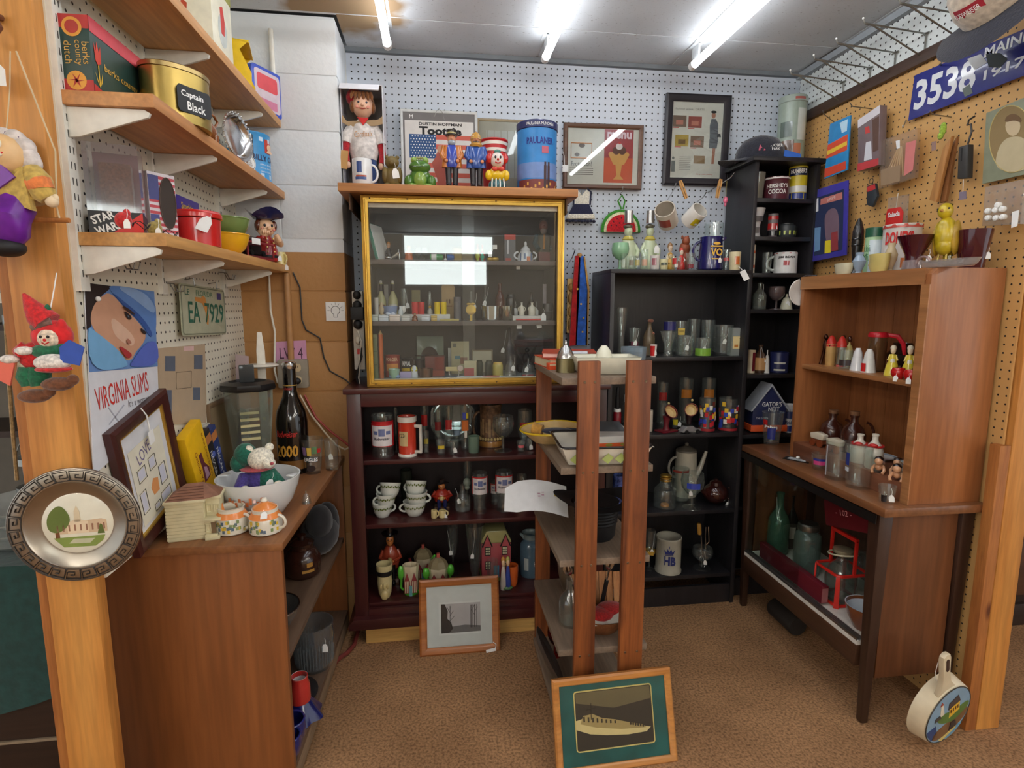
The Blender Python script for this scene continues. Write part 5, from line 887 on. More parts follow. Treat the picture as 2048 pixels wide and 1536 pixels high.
obj('print',tube([(x,y-.0006,z)for x,z in rect(-.15,.135,-.055,.2)],.0025,4,True),pap((222,140,70)),o);decal(o,[disc(-.1,.19,.014,.01),disc(-.122,.15,.012,.008)],pap((80,60,46)),y-.0006);text(o,'Protection!',.022,INK,(-.1,y-.0006,.1),.095);
for k in range(4):decal(o,[rect(-.155,.062+.009*k,-.045,.065+.009*k)],pap((120,112,104)),y-.0006)
obj('price_tag',tr(prism([(-.015,-.03),(.012,-.03),(.012,0),(-.015,0)],0,.001),(-W/2+.01,-.002,.1)),WHITE,o,smooth=0);obj('tag_string',tube([(-W/2+.005,-.001,.1),(-W/2+.002,-.001,.14),(-W/2-.004,.002,.16)],.0012,4),WHITE,o)
o,W,H,y=wallframe(1326,193,1461,369,'black framed fashion advertisement with a lady in a grey dress',mat((34,30,36),.35),.034)
for k,(x0,z0,c)in enumerate(((-.12,.26,(120,96,80)),(-.045,.258,(150,70,60)),(-.105,.175,(180,150,60)),(-.03,.172,(130,104,84)))):
 decal(o,[rect(x0,z0,x0+.065,z0+.05)],pap(c),y-.0005);decal(o,[rect(x0+.015,z0+.01,x0+.05,z0+.03)],pap((190,120,100)if k!=2 else(120,90,40)),y-.0008);decal(o,[rect(x0,z0-.005,x0+.03,z0-.002)],RED,y-.0005)
decal(o,[rect(-.01,.1,.045,.135)],pap((150,120,84)),y-.0005);decal(o,[[(.065,.19),(.105,.2),(.1,.28),(.088,.30),(.066,.3),(.06,.27)],[(.062,.17),(.1,.17),(.105,.21),(.062,.21)]],pap((96,98,104)),y-.0008);decal(o,[[(.078,.1),(.09,.1),(.094,.17),(.08,.17)],disc(.076,.315,.01,.013)],pap((176,120,96)),y-.0008);decal(o,[disc(.076,.33,.014,.006),[(.098,.22),(.118,.22),(.114,.235),(.1,.235)]],INK,y-.0011)
decal(o,[[(-.12,.06),(-.1,.06),(-.1,.11),(-.118,.11)],disc(-.11,.122,.006)],pap((110,116,116)),y-.0006);text(o,'fashion week  DRESS',.008,pap((120,110,110)),(-.04,y-.0006,.335),.14);text(o,'this is a new century',.007,RED,(.045,y-.0006,.048),.085)
obj('print',J(*[prism(rect(-.08,.07+.008*k,-.025,.073+.008*k),y-.0008,y-.0004)for k in range(8)]),pap((170,166,160)),o,smooth=0,kind='stuff')
a=onY(1160,410,YB-.02);o=thing('pot_holder','crocheted navy and white dress-shaped pot holder on the back pegboard','pot holder',(a.x,YB-.03,a.z))
T=lambda px,py:((onY(px,py,YB-.03)-o.location).x,(onY(px,py,YB-.03)-o.location).z)
W_=clo((226,220,204),220);N_=clo((30,32,62),220)
obj('bodice',prism([T(1148,412),T(1150,385),T(1156,380),T(1164,390),T(1174,378),T(1180,385),T(1178,412)],0,.012),W_,o,bevel=.003);obj('skirt',prism([T(1148,408),T(1178,408),T(1188,430),T(1136,430)],-.004,.014),N_,o,bevel=.004);obj('ruffle',prism([T(1136,428),T(1188,428),T(1190,438),T(1132,438)],-.008,.016),W_,o,bevel=.004);obj('hem',J(*[ell((T(1134+6*k,441)[0],.002,T(1134,441+.8*(k%2))[1]),(.009,.01,.007),8,6)for k in range(10)]),N_,o)
obj('edging',tube([(p[0],-.001,p[1])for p in(T(1147,410),T(1148,384),T(1156,378))],.004,6),N_,o);obj('edging',tube([(p[0],-.001,p[1])for p in(T(1174,377),T(1182,384),T(1180,410))],.004,6),N_,o);obj('hook',tube([(0,.03,.05),(0,-.012,.045),(0,-.014,.06)],.0016,5),WIRE,o)
a=onY(1241,455,YB-.03);o=thing('pot_holder','crocheted watermelon-slice pot holder on the back pegboard','pot holder',(a.x,YB-.03,a.z));T=lambda px,py:((onY(px,py,YB-.03)-o.location).x,(onY(px,py,YB-.03)-o.location).z)
def slice_(k):cx,cz=T(1242,458);r0=.094*k;return[(cx+r0*math.cos(R(t))*1.02,cz-.006+r0*math.sin(R(t))*1.02)for t in range(-6,187,8)]
obj('rind',prism(slice_(1.0),0,.012),clo((60,140,40),200),o,bevel=.003);obj('pith',prism(slice_(.86),-.003,.012),clo((226,220,180),200),o,bevel=.002);obj('flesh',prism(slice_(.74),-.006,.012),clo((206,24,36),200),o,bevel=.002)
cx,cz=T(1242,458)
for k,(r_,t)in enumerate([(.05,a_)for a_ in range(20,170,24)]+[(.028,a_)for a_ in range(30,160,40)]):obj('seed',ell((cx+r_*math.cos(R(t)),-.007,cz+r_*math.sin(R(t))),(.0025,.002,.004),6,4),BLACK,o)
obj('loop',tube([(p[0],0,p[1])for p in(T(1243,418),T(1236,402),T(1244,390),T(1250,402),T(1246,418))],.004,6),clo((60,140,40),200),o);obj('hook',tube([(T(1244,380)[0],.03,T(1244,385)[1]),(T(1244,380)[0],-.01,T(1244,384)[1]),(T(1244,380)[0],-.012,T(1244,374)[1])],.0016,5),WIRE,o)
for px,py,c,lab,rot,k in((1333,432,(206,196,180),'cream mug with red print hanging on a long peg hook',(R(60),R(0),R(-35)),0),(1388,432,(232,228,220),'white mug with yellow cartoon print hanging on a long peg hook',(R(58),R(0),R(20)),1)):
 p=onY(px,py,2.50);o=thing('coffee_mug',lab,'mug',p,rot=rot,group='mugs on peg hooks');h,r=(.098,.046)if k==0 else(.085,.04)
 obj('body',tr(shell(PROF['mug'],r,h,.004,.06,26),(0,0,-h/2)),cer(c),o);obj('handle',tr(handle(r,h*.2,h*.8,r*.6,.006,70 if k else 110),(0,0,-h/2)),cer(c),o)
 obj('print',tr(wrap(r+.0006,-35,30,h*.25,h*.75,n=6),(0,0,-h/2)),cer((170,84,76)if k==0 else(226,206,40)),o)
 if k:obj('print',tr(wrap(r+.001,5,35,h*.5,h*.75,n=4),(0,0,-h/2)),cer((150,40,40)),o);obj('print',tr(wrap(r+.0012,-12,6,h*.32,h*.45,n=4),(0,0,-h/2)),cer((250,250,240)),o)
for(x0,y0),(x1,y1),lab in(((1335,400),(1352,372),'long peg hook holding the near clothes peg'),((1415,385),(1470,350),'long peg hook beside the black framed advertisement'),((1380,415),(1412,390),'long peg hook holding the yellow cartoon mug'),((1130,540),(1150,505),'peg hook holding the red and blue ribbon sash')):
 a=onY(x0,y0,YB);b_=onY(x1,y1,YB-.14);obj('peg_hook',tube([a,a.lerp(b_,.85),b_+Vector((0,0,.012))],.0024,6),CHROME,label=lab,cat='hook')
for px,py,lab,t in((1366,378,'wooden clothes peg clipped below the black frame on the left',24),(1438,376,'wooden clothes peg clipped near the corner of the black frame',-10)):
 p=onY(px,py,2.53);o=thing('clothes_peg',lab,'clothes peg',p,rot=(0,R(-t),0),group='clothes pegs');WP=wood((196,140,76),(216,166,100),'z',10,.6)
 for s in(-1,1):obj('jaw',prism([(s*.002,-.045),(s*.007,-.045),(s*.009,.02),(s*.006,.04),(s*.0015,.04)],-.004,.004),WP,o)
 obj('spring',tube([(.006*math.cos(R(t_)),-.006+.012*t_/1080,.006*math.sin(R(t_)))for t_ in range(0,1081,45)],.0011,5),WIRE,o)
p=onY(1451,400,2.546);o=thing('hanging_ornament','small pink glass ornament on a yellow thread beside the narrow bookcase','ornament',p);fig_ell(o,'body',[((0,0,0),(.011,.011,.017)),((0,0,-.02),(.006,.006,.01))],mat((226,110,140),.2,0,.3,.5));obj('thread',tube([(0,0,.016),(.002,0,.09)],.0009,4),mat((200,180,80),.6),o)
def ribbon(name,m,pts,lab=None,par=None):return obj(name,prism([((onY(a_,b_,2.55)).x,(onY(a_,b_,2.55)).z)for a_,b_ in pts],2.545 if par is None else 2.54,2.555),m,par)
o=thing('star_banner','red and blue star-spangled ribbon sash hanging beside the display case','ribbon',(0,0,0));ribbon('red_ribbon',clo((186,30,34),60),[(1150,512),(1160,512),(1157,600),(1152,690),(1138,692),(1143,600)],par=o);ribbon('blue_ribbon',clo((50,104,200),60),[(1157,512),(1166,512),(1174,580),(1173,690),(1150,690),(1153,590)],par=o);ribbon('gold_ribbon',clo((196,150,80),60),[(1165,514),(1169,514),(1178,580),(1174,690),(1170,690),(1173,580)],par=o)
obj('knot',ell(onY(1159,512,2.55),(.014,.012,.014)),clo((190,140,80)),o);obj('star',J(*[prism(disc(onY(px,py,2.53).x,onY(px,py,2.53).z,.005,n=5),2.5375,2.539)for px,py in((1156,578),(1163,608),(1168,636),(1166,664))]),GOLD,o,kind='stuff')
a=onY(1141,610,2.56);o=thing('wall_plaque','carved gilt wooden plaque hanging behind the ribbon sash','plaque',(a.x,2.56,a.z));obj('board',prism(rrect(-.016,-.13,.016,.12,.006),0,.012),mat((206,166,90),.4),o,bevel=.002);fig_ell(o,'carving',[((0,-.004,.08),(.012,.008,.02)),((0,-.004,.03),(.014,.009,.026)),((0,-.004,-.03),(.013,.008,.024)),((0,-.004,-.09),(.012,.008,.03))],mat((170,124,60),.45))
# ================================================================ INSIDE THE GLASS DISPLAY CASE
def G(kind,name,label,cat,x0,x1,pt,Y,z,m=None,**k):
 a,c=onY(x0,pt,Y),onY(x1,pt,Y);return vessel(kind,name,label,cat,(a.x+c.x)/2,Y,z,max(a.z-z,.01),(c.x-a.x)/2,m,rz=-.85*math.atan2((a.x+c.x)/2,Y)if a.x>.6 else 0,**k)
def dims(x0,x1,pt,Y,z):a,c=onY(x0,pt,Y),onY(x1,pt,Y);return(a.x+c.x)/2,c.x-a.x,a.z-z
def lidded(o,r,h,m,zf=1.0,hf=.18):return obj('lid',solid([(1,0),(1,.6),(.8,1)],r,h*hf,18,(0,0,h*zf)),m,o)
def blob(name,label,cat,x0,x1,pt,Y,z,cols,group=None,rz=0):
 x,w_,h=dims(x0,x1,pt,Y,z);o=thing(name,label,cat,(x,Y,z),rz,group);r=w_/2
 obj('body',solid([(.8,0),(1,.08),(.8,.35),(.5,.58),(.3,.64)],r,h,16,sy=.8),cer(cols[0]),o)
 for s in(-1,1):obj('arm',tube([(s*r*.45,0,h*.56),(s*r*.75,-r*.3,h*.42),(s*r*.35,-r*.62,h*.38)],r*.16,8),cer(cols[1]),o)
 hd=obj('head',ell((0,-r*.05,h*.76),(r*.42,r*.4,h*.135)),cer(cols[2]),o)
 obj('hair',ell((0,r*.08,h*.83),(r*.46,r*.43,h*.13)),cer(cols[3]),o)
 for s in(-1,1):obj('eye',ell((s*r*.15,-r*.43,h*.77),(r*.05,r*.04,h*.015),6,4),BLACK,hd)
 return o
def carton(name,label,cat,x0,x1,pt,Y,z,c,d=.04,cols=(),words=(),lean=0,rz=0,group=None,m=None):
 x,w_,h=dims(x0,x1,pt,Y,z);o=thing(name,label,cat,(x,Y,z),group=group,rot=(R(-lean),0,rz));obj('body',bx(-w_/2,w_/2,0,d,0,h),m or mat(c,.45),o,bevel=min(.001,d*.2))
 for k,(cc,a0,b0,a1,b1)in enumerate(cols):decal(o,[rect(w_*(a0-.5),h*b0,w_*(a1-.5),h*b1)],pap(cc),-.0004*(k+1))
 for s,cc,zz,hh,ww in words:text(o,s,h*hh,pap(cc),(0,-.0004*(len(cols)+1.5),h*zz),w_*ww,bold=.02)
 return o,w_,h
ZA,ZB,ZD=DS[0],DS[1],1.1
g='trinkets in the glass display case'
o=thing('folder','green folder leaning in the corner of the display case','folder',(onY(757,515,2.36).x,2.36,ZA),rot=(0,R(-14),R(-18)));obj('cover',bx(-.012,.0,0,.12,0,.155),mat((70,150,130),.4),o,bevel=.002);obj('page_block',bx(.0,.004,.004,.116,.004,.15),WHITE,o,smooth=0)
blob('doll','orange-haired little figure beside the green folder','figurine',768,785,481,2.42,ZA,[(60,54,58),(60,54,58),(206,150,110),(196,120,40)],g)
o=thing('shoe_figurine','small chrome high-heel shoe ornament on the upper case shelf','ornament',(onY(787,510,2.34).x,2.34,ZA));obj('sole',tube([(-.03,0,.004),(-.012,0,.005),(.008,0,.018),(.022,0,.03)],[.005,.006,.006,.006],8),CHROME,o);obj('heel',tube([(.022,0,.03),(.024,0,0)],[.005,.002],8),CHROME,o);obj('upper',ell((-.022,0,.011),(.014,.008,.008)),CHROME,o)
o=thing('figure_stand','chrome wire easel beside the silver shoe','easel',(onY(800,500,2.4).x,2.4,ZA));obj('upright',tube([(-.008,0,0),(-.006,0,.05)],.002,6),CHROME,o);obj('frame',ringframe(.022,.03,.003,.004),mat((70,50,70),.4),o,loc=(.008,-.002,.012))
blob('figurine','orange and yellow ceramic child figure at the left of the paperweights','figurine',808,826,490,2.36,ZA,[(206,110,70),(200,130,90),(206,180,120),(200,170,90)],g)
for k,(a,c,lab)in enumerate(((829,842,'clear grey glass paperweight next to the orange child figure'),(842,856,'clear faceted paperweight next to the green bottle'))):G('snifter','paperweight',lab,'paperweight',a,c,495,2.38+.03*k,ZA,glass((200,200,196),.1,2,.2),group=g)
x,w_,h=dims(860,911,501,2.33,ZA);o=thing('perfume_bottle','green and blue toy bottle lying on its side in the display case','bottle',(x,2.33,ZA));obj('body',tr(solid([(.95,0),(1,.04),(1,.6),(.6,.68)],.013,w_*.75,16),(-w_/2,0,.0135),(0,R(90),0)),mat((60,150,84),.25,0,.1,.5),o);obj('cap',tr(solid([(1,0),(1,.8),(.6,1)],.012,w_*.28,16),(w_*.16,0,.0135),(0,R(90),0)),mat((40,90,160),.3),o);obj('label',tr(lathe([(.0133,.0),(.0133,.02)],16),(-w_*.45,0,.0135),(0,R(90),0)),WHITE,o);ptag(o,(.01,-.012,.01),.014)
carton('trinket_box','small tan figured box behind the green toy bottle','box',905,945,495,2.48,ZA,(150,120,70),.04,[((186,160,96),.1,.2,.45,.9)])
for k,(c,a,b_,t,lab)in enumerate((((150,50,30),950,960,488,'amber miniature bottle with yellow stopper'),((176,60,40),960,969,490,'red miniature bottle next to the amber one'))):o=G('bottle','miniature_bottle',lab,'bottle',a,b_,t,2.40,ZA,cer(c),group=g);obj('stopper',ell((0,0,.05),(.007,.007,.006)),cer((200,190,60)),o)
G('vase','bud_vase','tiny yellow-green vase in front of the miniature bottles','vase',950,960,503,2.33,ZA,cer((190,196,60)),group=g);G('vase','bud_vase','tiny turquoise vase in front of the miniature bottles','vase',960,969,507,2.33,ZA,cer((80,180,150)),group=g)
o=thing('peanut_whistle','brass peanut-shaped ornament with a paper tag','ornament',(onY(986,508,2.34).x,2.34,ZA));fig_ell(o,'body',[((-.014,0,.009),(.014,.01,.009)),((.008,0,.01),(.017,.011,.01))],GOLD);ptag(o,(-.012,-.004,.04),.022,(0,0,0),.012);obj('ticket',bx(.0,.018,.01,.011,.05,.068),WHITE,o,smooth=0);obj('ticket_string',tube([(-.01,.008,.03),(.004,.01,.055)],.0008,4),WHITE,o)
carton('blister_pack','clear blister toy with red header card in the display case','toy pack',1009,1031,469,2.37,ZA,(96,96,100),.03,[((196,70,60),0,.82,1,1),((200,200,204),.25,.3,.38,.8),((170,80,70),.1,0,.6,.15)])
o=thing('sugar_bowl','white porcelain lidded pot with blue and orange painting','sugar bowl',(onY(1051,510,2.37).x,2.37,ZA));obj('body',shell([(.8,0),(1,.1),(.95,.6),(.6,.96),(.5,1)],.034,.05,.003,.06,8),cer((220,224,228)),o);obj('lid',solid([(.6,0),(.55,.3),(.25,.8),(.15,1)],.034,.02,16,(0,0,.049)),cer((220,224,228)),o);obj('knob',ell((0,0,.075),(.006,.006,.011)),cer((220,224,228)),o)
for a in(0,180):obj('handle',handle(.032,.014,.042,.016,.004,a),cer((220,224,228)),o)
obj('print',J(wrap(.0343,-50,-40,.006,.036,n=2),wrap(.0343,30,40,.006,.036,n=2),wrap(.0343,-20,-8,.012,.034,n=2)),cer((96,120,160)),o,kind='stuff');obj('print',wrap(.0348,0,25,.004,.022,n=3),cer((206,110,60)),o);ptag(o,(-.033,-.02,-.006),.024,string=.03);ptag(o,(.036,-.02,.004),.022,string=.02)
x,w_,h=dims(1070,1106,424,2.45,ZA);o=thing('carved_bust','tall carved figure of an old man in a teal coat in the display case','figurine',(x,2.45,ZA));obj('plinth',cb(.05,.04,.05),mat((130,60,60),.5),o,bevel=.004);obj('torso',lathe([(0,.05),(.026,.05),(.034,.09),(.03,.12),(.012,.135),(0,.135)],14,sy=.8),mat((90,86,70),.5),o)
for s in(-1,1):obj('arm',tube([(s*.028,0,.12),(s*.04,-.01,.085),(s*.03,-.03,.06)],.011,8),mat((60,90,100),.5),o)
obj('head',J(ell((-.002,-.004,.158),(.019,.02,.026)),ell((-.004,-.024,.155),.006)),mat((150,96,80),.5),o);obj('beard',ell((-.004,-.014,.138),(.014,.012,.014)),mat((170,150,140),.6),o);obj('hair',ell((.0,.006,.172),(.02,.02,.02)),mat((120,96,90),.6),o);obj('tie',prism([(-.01,.06),(-.002,.06),(0,.12),(-.008,.12)],-.034,-.03),mat((190,130,60),.5),o)
for a,c,lab,cc in((752,771,'frosted liquor bottle with brown label in the display case',(130,90,70)),(775,795,'frosted liquor bottle with a white price card in the display case',(214,212,204))):
 o=G('bottle','liquor_bottle',lab,'bottle',a,c,566,2.45,ZB,mat((196,190,140),.25,0,.05,.3),group=g);x,w_,h=dims(a,c,566,2.45,ZB);obj('label',wrap(w_/2+.0005,-50,50,h*.12,h*.42,n=6),pap(cc),o);obj('neck_foil',solid([(1,0),(1,1)],w_*.19,h*.2,12,(0,0,h*.78)),mat((50,40,36),.4),o);obj('stopper',ell((0,0,h*1.03),(w_*.16,w_*.16,h*.05)),cer((220,216,206)),o)
carton('ruler_card','narrow white ruler card between the frosted liquor bottles','card',768,776,569,2.49,ZB,(190,184,176),.003)
o=G('tumbler','cruet','pressed clear glass cruet with a price tag in the display case','cruet',801,815,577,2.42,ZB,group=g,tag=.012);obj('stopper',solid([(.4,0),(.5,.4),(1,.6),(.5,1)],.008,.02,10,(0,0,.062)),GL,o)
carton('match_tin','red and olive match tin hung with a paper clip in the display case','tin',823,840,580,2.46,ZB,(120,110,70),.02,[((196,60,56),0,0,1,.55)])
for a,c,lab in((823,836,'short red plastic cup nearest the match tin'),(836,849,'short red plastic cup nearest the miniature oil lamp')):G('tumbler','plastic_cup',lab,'cup',a,c,604,2.36,ZB+.016,mat((206,50,52),.35),group='red and yellow cups in the display case')
for a,c,lab in((868,880,'short yellow plastic cup nearest the miniature oil lamp'),(881,893,'short yellow plastic cup nearest the tan paper bag')):G('tumbler','plastic_cup',lab,'cup',a,c,604,2.36,ZB+.016,mat((236,206,20),.35),group='red and yellow cups in the display case')
carton('display_riser','low white riser under the plastic cups in the display case','riser',748,900,629,2.34,ZB,(206,204,198),.11)
x,w_,h=dims(852,866,568,2.40,ZB);o=thing('oil_lamp','miniature oil lamp with glass chimney in the display case','lamp',(x,2.4,ZB));obj('font',solid([(1,0),(.9,.1),(.5,.2),(.8,.4),(.8,.8),(.4,1)],.014,.05,14),cer((206,204,190)),o);obj('collar',solid([(1,0),(1.2,.5),(.8,1)],.006,.012,12,(0,0,.05)),GOLD,o);obj('chimney',shell([(.6,0),(1,.25),(.6,.6),(.5,1)],.011,.06,.001,.01,14,(0,0,.06)),GL,o)
o,w_,h=carton('paper_bag','tan printed paper bag standing on the middle case shelf','paper bag',883,909,573,2.44,ZB,(176,146,100),.03,[((120,84,60),.35,.5,.45,.62),((120,84,60),.55,.5,.65,.62),((150,100,70),.2,.4,.8,.43)]);obj('fold',prism([(-w_/2,h),(w_/2,h),(w_*.38,h+.008),(-w_*.4,h+.008)],.006,.024),pap((166,136,92)),o)
o=G('can','tin_can','plain grey lidded tin next to the paper bag','tin',907,922,594,2.40,ZB,mat((116,112,116),.4),group=g);lidded(o,.0165,.075,mat((110,106,112),.4),.98,.06)
for k,(a,c,lab,cc)in enumerate(((748,757,'narrow white bone ornament at the left end of the case',(200,196,186)),(757,768,'gilt and white porcelain figure in the display case',(206,180,140)),(800,812,'white porcelain egg cup in the display case',(220,220,214)))):G(('tumbler','vase','goblet')[k],'porcelain_ornament',lab,'ornament',a,c,(595,605,612)[k],2.345,ZB+(.012 if k else 0),cer(cc),group=g)
o=G('bowl','finger_bowl','small pale blue bowl with crumpled ribbon in the display case','bowl',764,796,612,2.36,ZB+.012,cer((130,150,190)),group=g);fig_ell(o,'ribbon',[((-.006,-.02,.016),(.012,.01,.008)),((.012,-.02,.014),(.012,.01,.01))],cer((206,214,230)))
o=G('vase','dinner_bell','white lace-edged ornament next to the blue bowl','ornament',796,806,612,2.335,ZB,cer((206,214,216)),group=g)
for k,(a,c,lab,cc)in enumerate(((744,757,'small green and white porcelain box at the shelf edge',(190,200,190)),(758,777,'small white porcelain box with blue lid at the shelf edge',(196,206,216)),(779,800,'low white trinket dish with red flowers at the shelf edge',(220,206,196)),(803,820,'rectangular porcelain pin box with grey scene',(200,200,196)),(843,860,'porcelain pin box with blue lettering',(196,200,206)),(862,874,'gold filigree brooch box',(190,160,80)))):
 x,w_,h=dims(a,c,629+(k%2)*2,2.31,ZB);o=thing('pin_box',lab,'trinket box',(x,2.31,ZB),group=g);obj('body',cb(w_,.024,h*.65),cer(cc),o,bevel=.002);obj('lid',cb(w_*1.04,.026,h*.35,(0,0,h*.65)),cer(tuple(min(255,v+12)for v in cc)),o,bevel=.003)
blob('figurine','tiny brown bird figurine at the shelf edge','figurine',823,836,625,2.31,ZB,[(130,76,46),(130,76,46),(176,120,80),(110,60,40)],g)
x,w_,h=dims(880,918,634,2.31,ZB);o=thing('pocket_comb','pale yellow celluloid comb lying at the shelf edge','comb',(x,2.31,ZB));obj('spine',cb(w_,.012,.008),mat((206,190,120),.4),o,bevel=.002);obj('tooth_row',J(*[bx(-w_/2+.003*k,-w_/2+.003*k+.0015,-.014,-.006,0,.006)for k in range(int(w_/.003))]),mat((206,190,120),.4),o,smooth=0,kind='stuff')
x=onY(942,618,2.30).x;o=thing('compact_locket','round brass compact with a looped chain in the display case','compact',(x,2.31,ZB));zc=onY(942,620,2.3).z-ZB;obj('disc',tr(solid([(.9,0),(1,.3),(1,.7),(.8,1)],.021,.008,26),(0,0,zc),(R(80),0,0)),GOLD,o);fig_ell(o,'clasp',[((-.008,0,zc+.024),(.01,.004,.006)),((.008,0,zc+.024),(.01,.004,.006))],GOLD);obj('chain',tube([(-.03+.06*k/20,.004*math.sin(k),.003)for k in range(21)],.0012,5),CHROME,o);obj('foot',cb(.01,.01,max(zc-.019,.004)),GOLD,o)
o=G('bottle','perfume_bottle','clear scent bottle with string tag behind the brass compact','bottle',934,950,583,2.42,ZB,group=g,tag=.015)
o=G('bottle','perfume_bottle','thin clear scent bottle with a pale tag next to the brown glass lamp','bottle',964,976,570,2.48,ZB,group=g,tag=0)
o=G('tumbler','silver_tankard','wide polished silver dish in the display case','dish',962,1002,612,2.36,ZB,met((206,206,200),.14),group=g);o=G('tumbler','silver_tankard','polished silver napkin ring beside the wide silver dish','napkin ring',1004,1024,612,2.34,ZB,met((190,186,170),.14),group=g);obj('bow',J(tube([(-.002,-.012,.04),(-.012,-.016,.05),(-.01,-.016,.04),(0,-.014,.037),(.01,-.016,.04),(.012,-.016,.05),(.002,-.012,.04)],.002,6)),GOLD,o)
o=G('jug','oil_lamp','amber glass miniature lamp with gold collar in the display case','lamp',990,1010,567,2.44,ZB,glass((150,70,40),.05,1.5,.3),group=g);obj('collar',J(solid([(1,0),(1,1)],.009,.006,14,(0,0,.098)),solid([(.7,0),(.7,1)],.009,.006,14,(0,0,.118))),GOLD,o)
for a,c,t,lab in((1012,1031,584,'black stoppered jar with looped tag in the display case'),(1054,1072,584,'black glass bottle with looped tag in the display case')):o=G('jar' if a<1020 else 'bottle','black_jar',lab,'jar',a,c,t,2.47,ZB,cer((22,22,26)),group=g);ptag(o,(.018,-.016,.05),.03,string=.03)
for a,c,lab in((1035,1052,'white two-handled mini jug on the left of the little tray'),(1054,1074,'white two-handled mini jug on the right of the little tray')):
 o=G('jug','mini_jug',lab,'jug',a+3,c-3,605,2.345,ZB+.02,cer((206,202,186)),group=g)
 for t in(0,180):obj('handle',handle(.008,.018,.036,.008,.002,t),cer((206,202,186)),o)
x,w_,h=dims(1024,1086,623,2.34,ZB);o=thing('tray','little grey tray with red edge under the mini jugs','tray',(x,2.34,ZB));obj('base',cb(w_,.05,.02),mat((190,188,182),.4),o,bevel=.003);obj('red_edge',cb(w_*.8,.004,.006,(0,-.026,.001)),mat((196,40,36),.4),o,bevel=.001);ptag(o,(-w_*.3,-.028,-.004),.03,string=.01);ptag(o,(w_*.3,-.028,-.002),.03,(0,R(-14),0),.01);ptag(o,(w_*.48,-.028,.03),.03,string=.02)
o=G('mug','pewter_cup','dark pewter cup at the right end of the middle case shelf','cup',1086,1106,607,2.37,ZB,met((90,88,88),.4),group=g);obj('band',lathe([(.0215,.035),(.0225,.037),(.0215,.039)],20),met((110,108,106),.4),o)
carton('thermometer','glass tube thermometer on an orange backing in the display case','thermometer',1086,1093,568,2.46,ZB,(170,160,164),.006,[((206,150,60),0,0,1,.35)])
carton('ruler','tall green boxed ruler standing at the left of the display case','ruler',743,754,668,2.34,ZD,(112,124,84),.012,[((140,150,110),.1,.92,.9,.98),((84,96,64),.1,.3,.9,.32),((84,96,64),.1,.6,.9,.62)])
x,w_,h=dims(756,765,661,2.34,ZD);o=thing('giant_pencil','oversized orange pencil standing on end in the display case','pencil',(x,2.34,ZD));obj('barrel',solid([(1,0),(1,1)],w_/2,h*.92,6),mat((214,104,44),.4),o);obj('tip',solid([(1,0),(.1,1)],w_/2,h*.08,10,(0,0,h*.92)),mat((206,170,110),.5),o)
o=G('can','coffee_tin','red coffee tin lettered FOLGER with an orange scene','tin',769,800,710,2.40,ZD,mat((160,56,46),.4),group=g);x,w_,h=dims(769,800,710,2.4,ZD);text(o,'FOLGER',h*.16,pap((226,180,150)),(0,-w_/2-.001,h*.74),w_*.8,rad=w_/2+.001,bold=.03);obj('scene',wrap(w_/2+.0005,-45,50,h*.3,h*.62,n=8),pap((214,140,60)),o)
o=G('can','spice_tin','black and yellow tin lettered RIVAL in the display case','tin',801,826,716,2.42,ZD,mat((40,36,38),.4),group=g);x,w_,h=dims(801,826,716,2.42,ZD);text(o,'RIVAL',h*.26,WHITE,(0,-w_/2-.001,h*.58),w_*.7,rad=w_/2+.001,bold=.03);obj('label',wrap(w_/2+.0005,-55,30,h*.12,h*.46,n=6),pap((206,176,40)),o)
o=G('can','spice_tin','small black tin with pale lettering beside the yellow shirt figure','tin',830,850,718,2.44,ZD,mat((60,54,60),.4),group=g);obj('lid',solid([(1,0),(.9,1)],.0225,.004,18,(0,0,.083)),CHROME,o)
blob('figurine','little footballer figure in yellow shirt and white trousers','figurine',820,836,716,2.32,ZD,[(206,214,220),(206,196,40),(40,34,32),(30,26,26)],g)
carton('cigar_box','maroon wooden cigar box in the display case','box',850,889,713,2.38,ZD,(112,44,36),.06,[((150,70,50),.05,0,.95,.3),((130,50,40),.5,.35,.95,.95)])
x,w_,h=dims(833,887,673,2.5,ZD);o=thing('glass_photo','green-tinted glass plate photograph with dark dome in the display case','picture',(x,2.5,ZD),rot=(R(-4),0,0));obj('plate',cb(w_,.004,h),glass((186,200,184),.08,1,.35),o,bevel=.001);decal(o,[arc(-.004,h*.38,w_*.34,h*.34,0,180,14)],pap((66,52,50)),-.003);decal(o,[rect(-.02,h*.3,w_*.3,h*.45)],pap((176,130,60)),-.0036)
o=G('bowl','trinket_dish','pale green and blue crumpled glass dish in front of the coffee tin','dish',776,800,738,2.31,ZD,cer((150,190,170)),group=g);fig_ell(o,'contents',[((-.008,0,.014),(.014,.014,.012)),((.012,-.004,.012),(.012,.012,.01))],cer((130,160,200)))
carton('soap_bar','lilac wrapped soap bar in front of the black and yellow tin','soap',800,822,744,2.31,ZD,(170,160,200),.025)
o=G('tumbler','copper_cup','copper and silver banded little cup in the display case','cup',838,866,737,2.32,ZD,met((130,100,86),.3),group=g)
carton('information_card','cream printed card standing in the display case','card',902,938,683,2.47,ZD,(186,178,140),.002,[((120,120,110),.1,.82,.3,.94),((150,110,90),.5,.3,.9,.5),((100,140,150),.2,.45,.5,.55)],lean=4);carton('information_card','white price card on edge behind the information card','card',896,903,696,2.49,ZD,(206,206,200),.002)
x,w_,h=dims(944,986,700,2.46,ZD);o=thing('picture_frame','small easel frame with a pale certificate in the display case','picture frame',(x,2.46,ZD),rot=(R(-5),0,0));obj('frame',ringframe(w_,h,.006,.006),mat((140,124,100),.4),o);obj('picture',bx(-w_/2+.005,w_/2-.005,.002,.004,.005,h-.005),pap((196,190,166)),o,smooth=0)
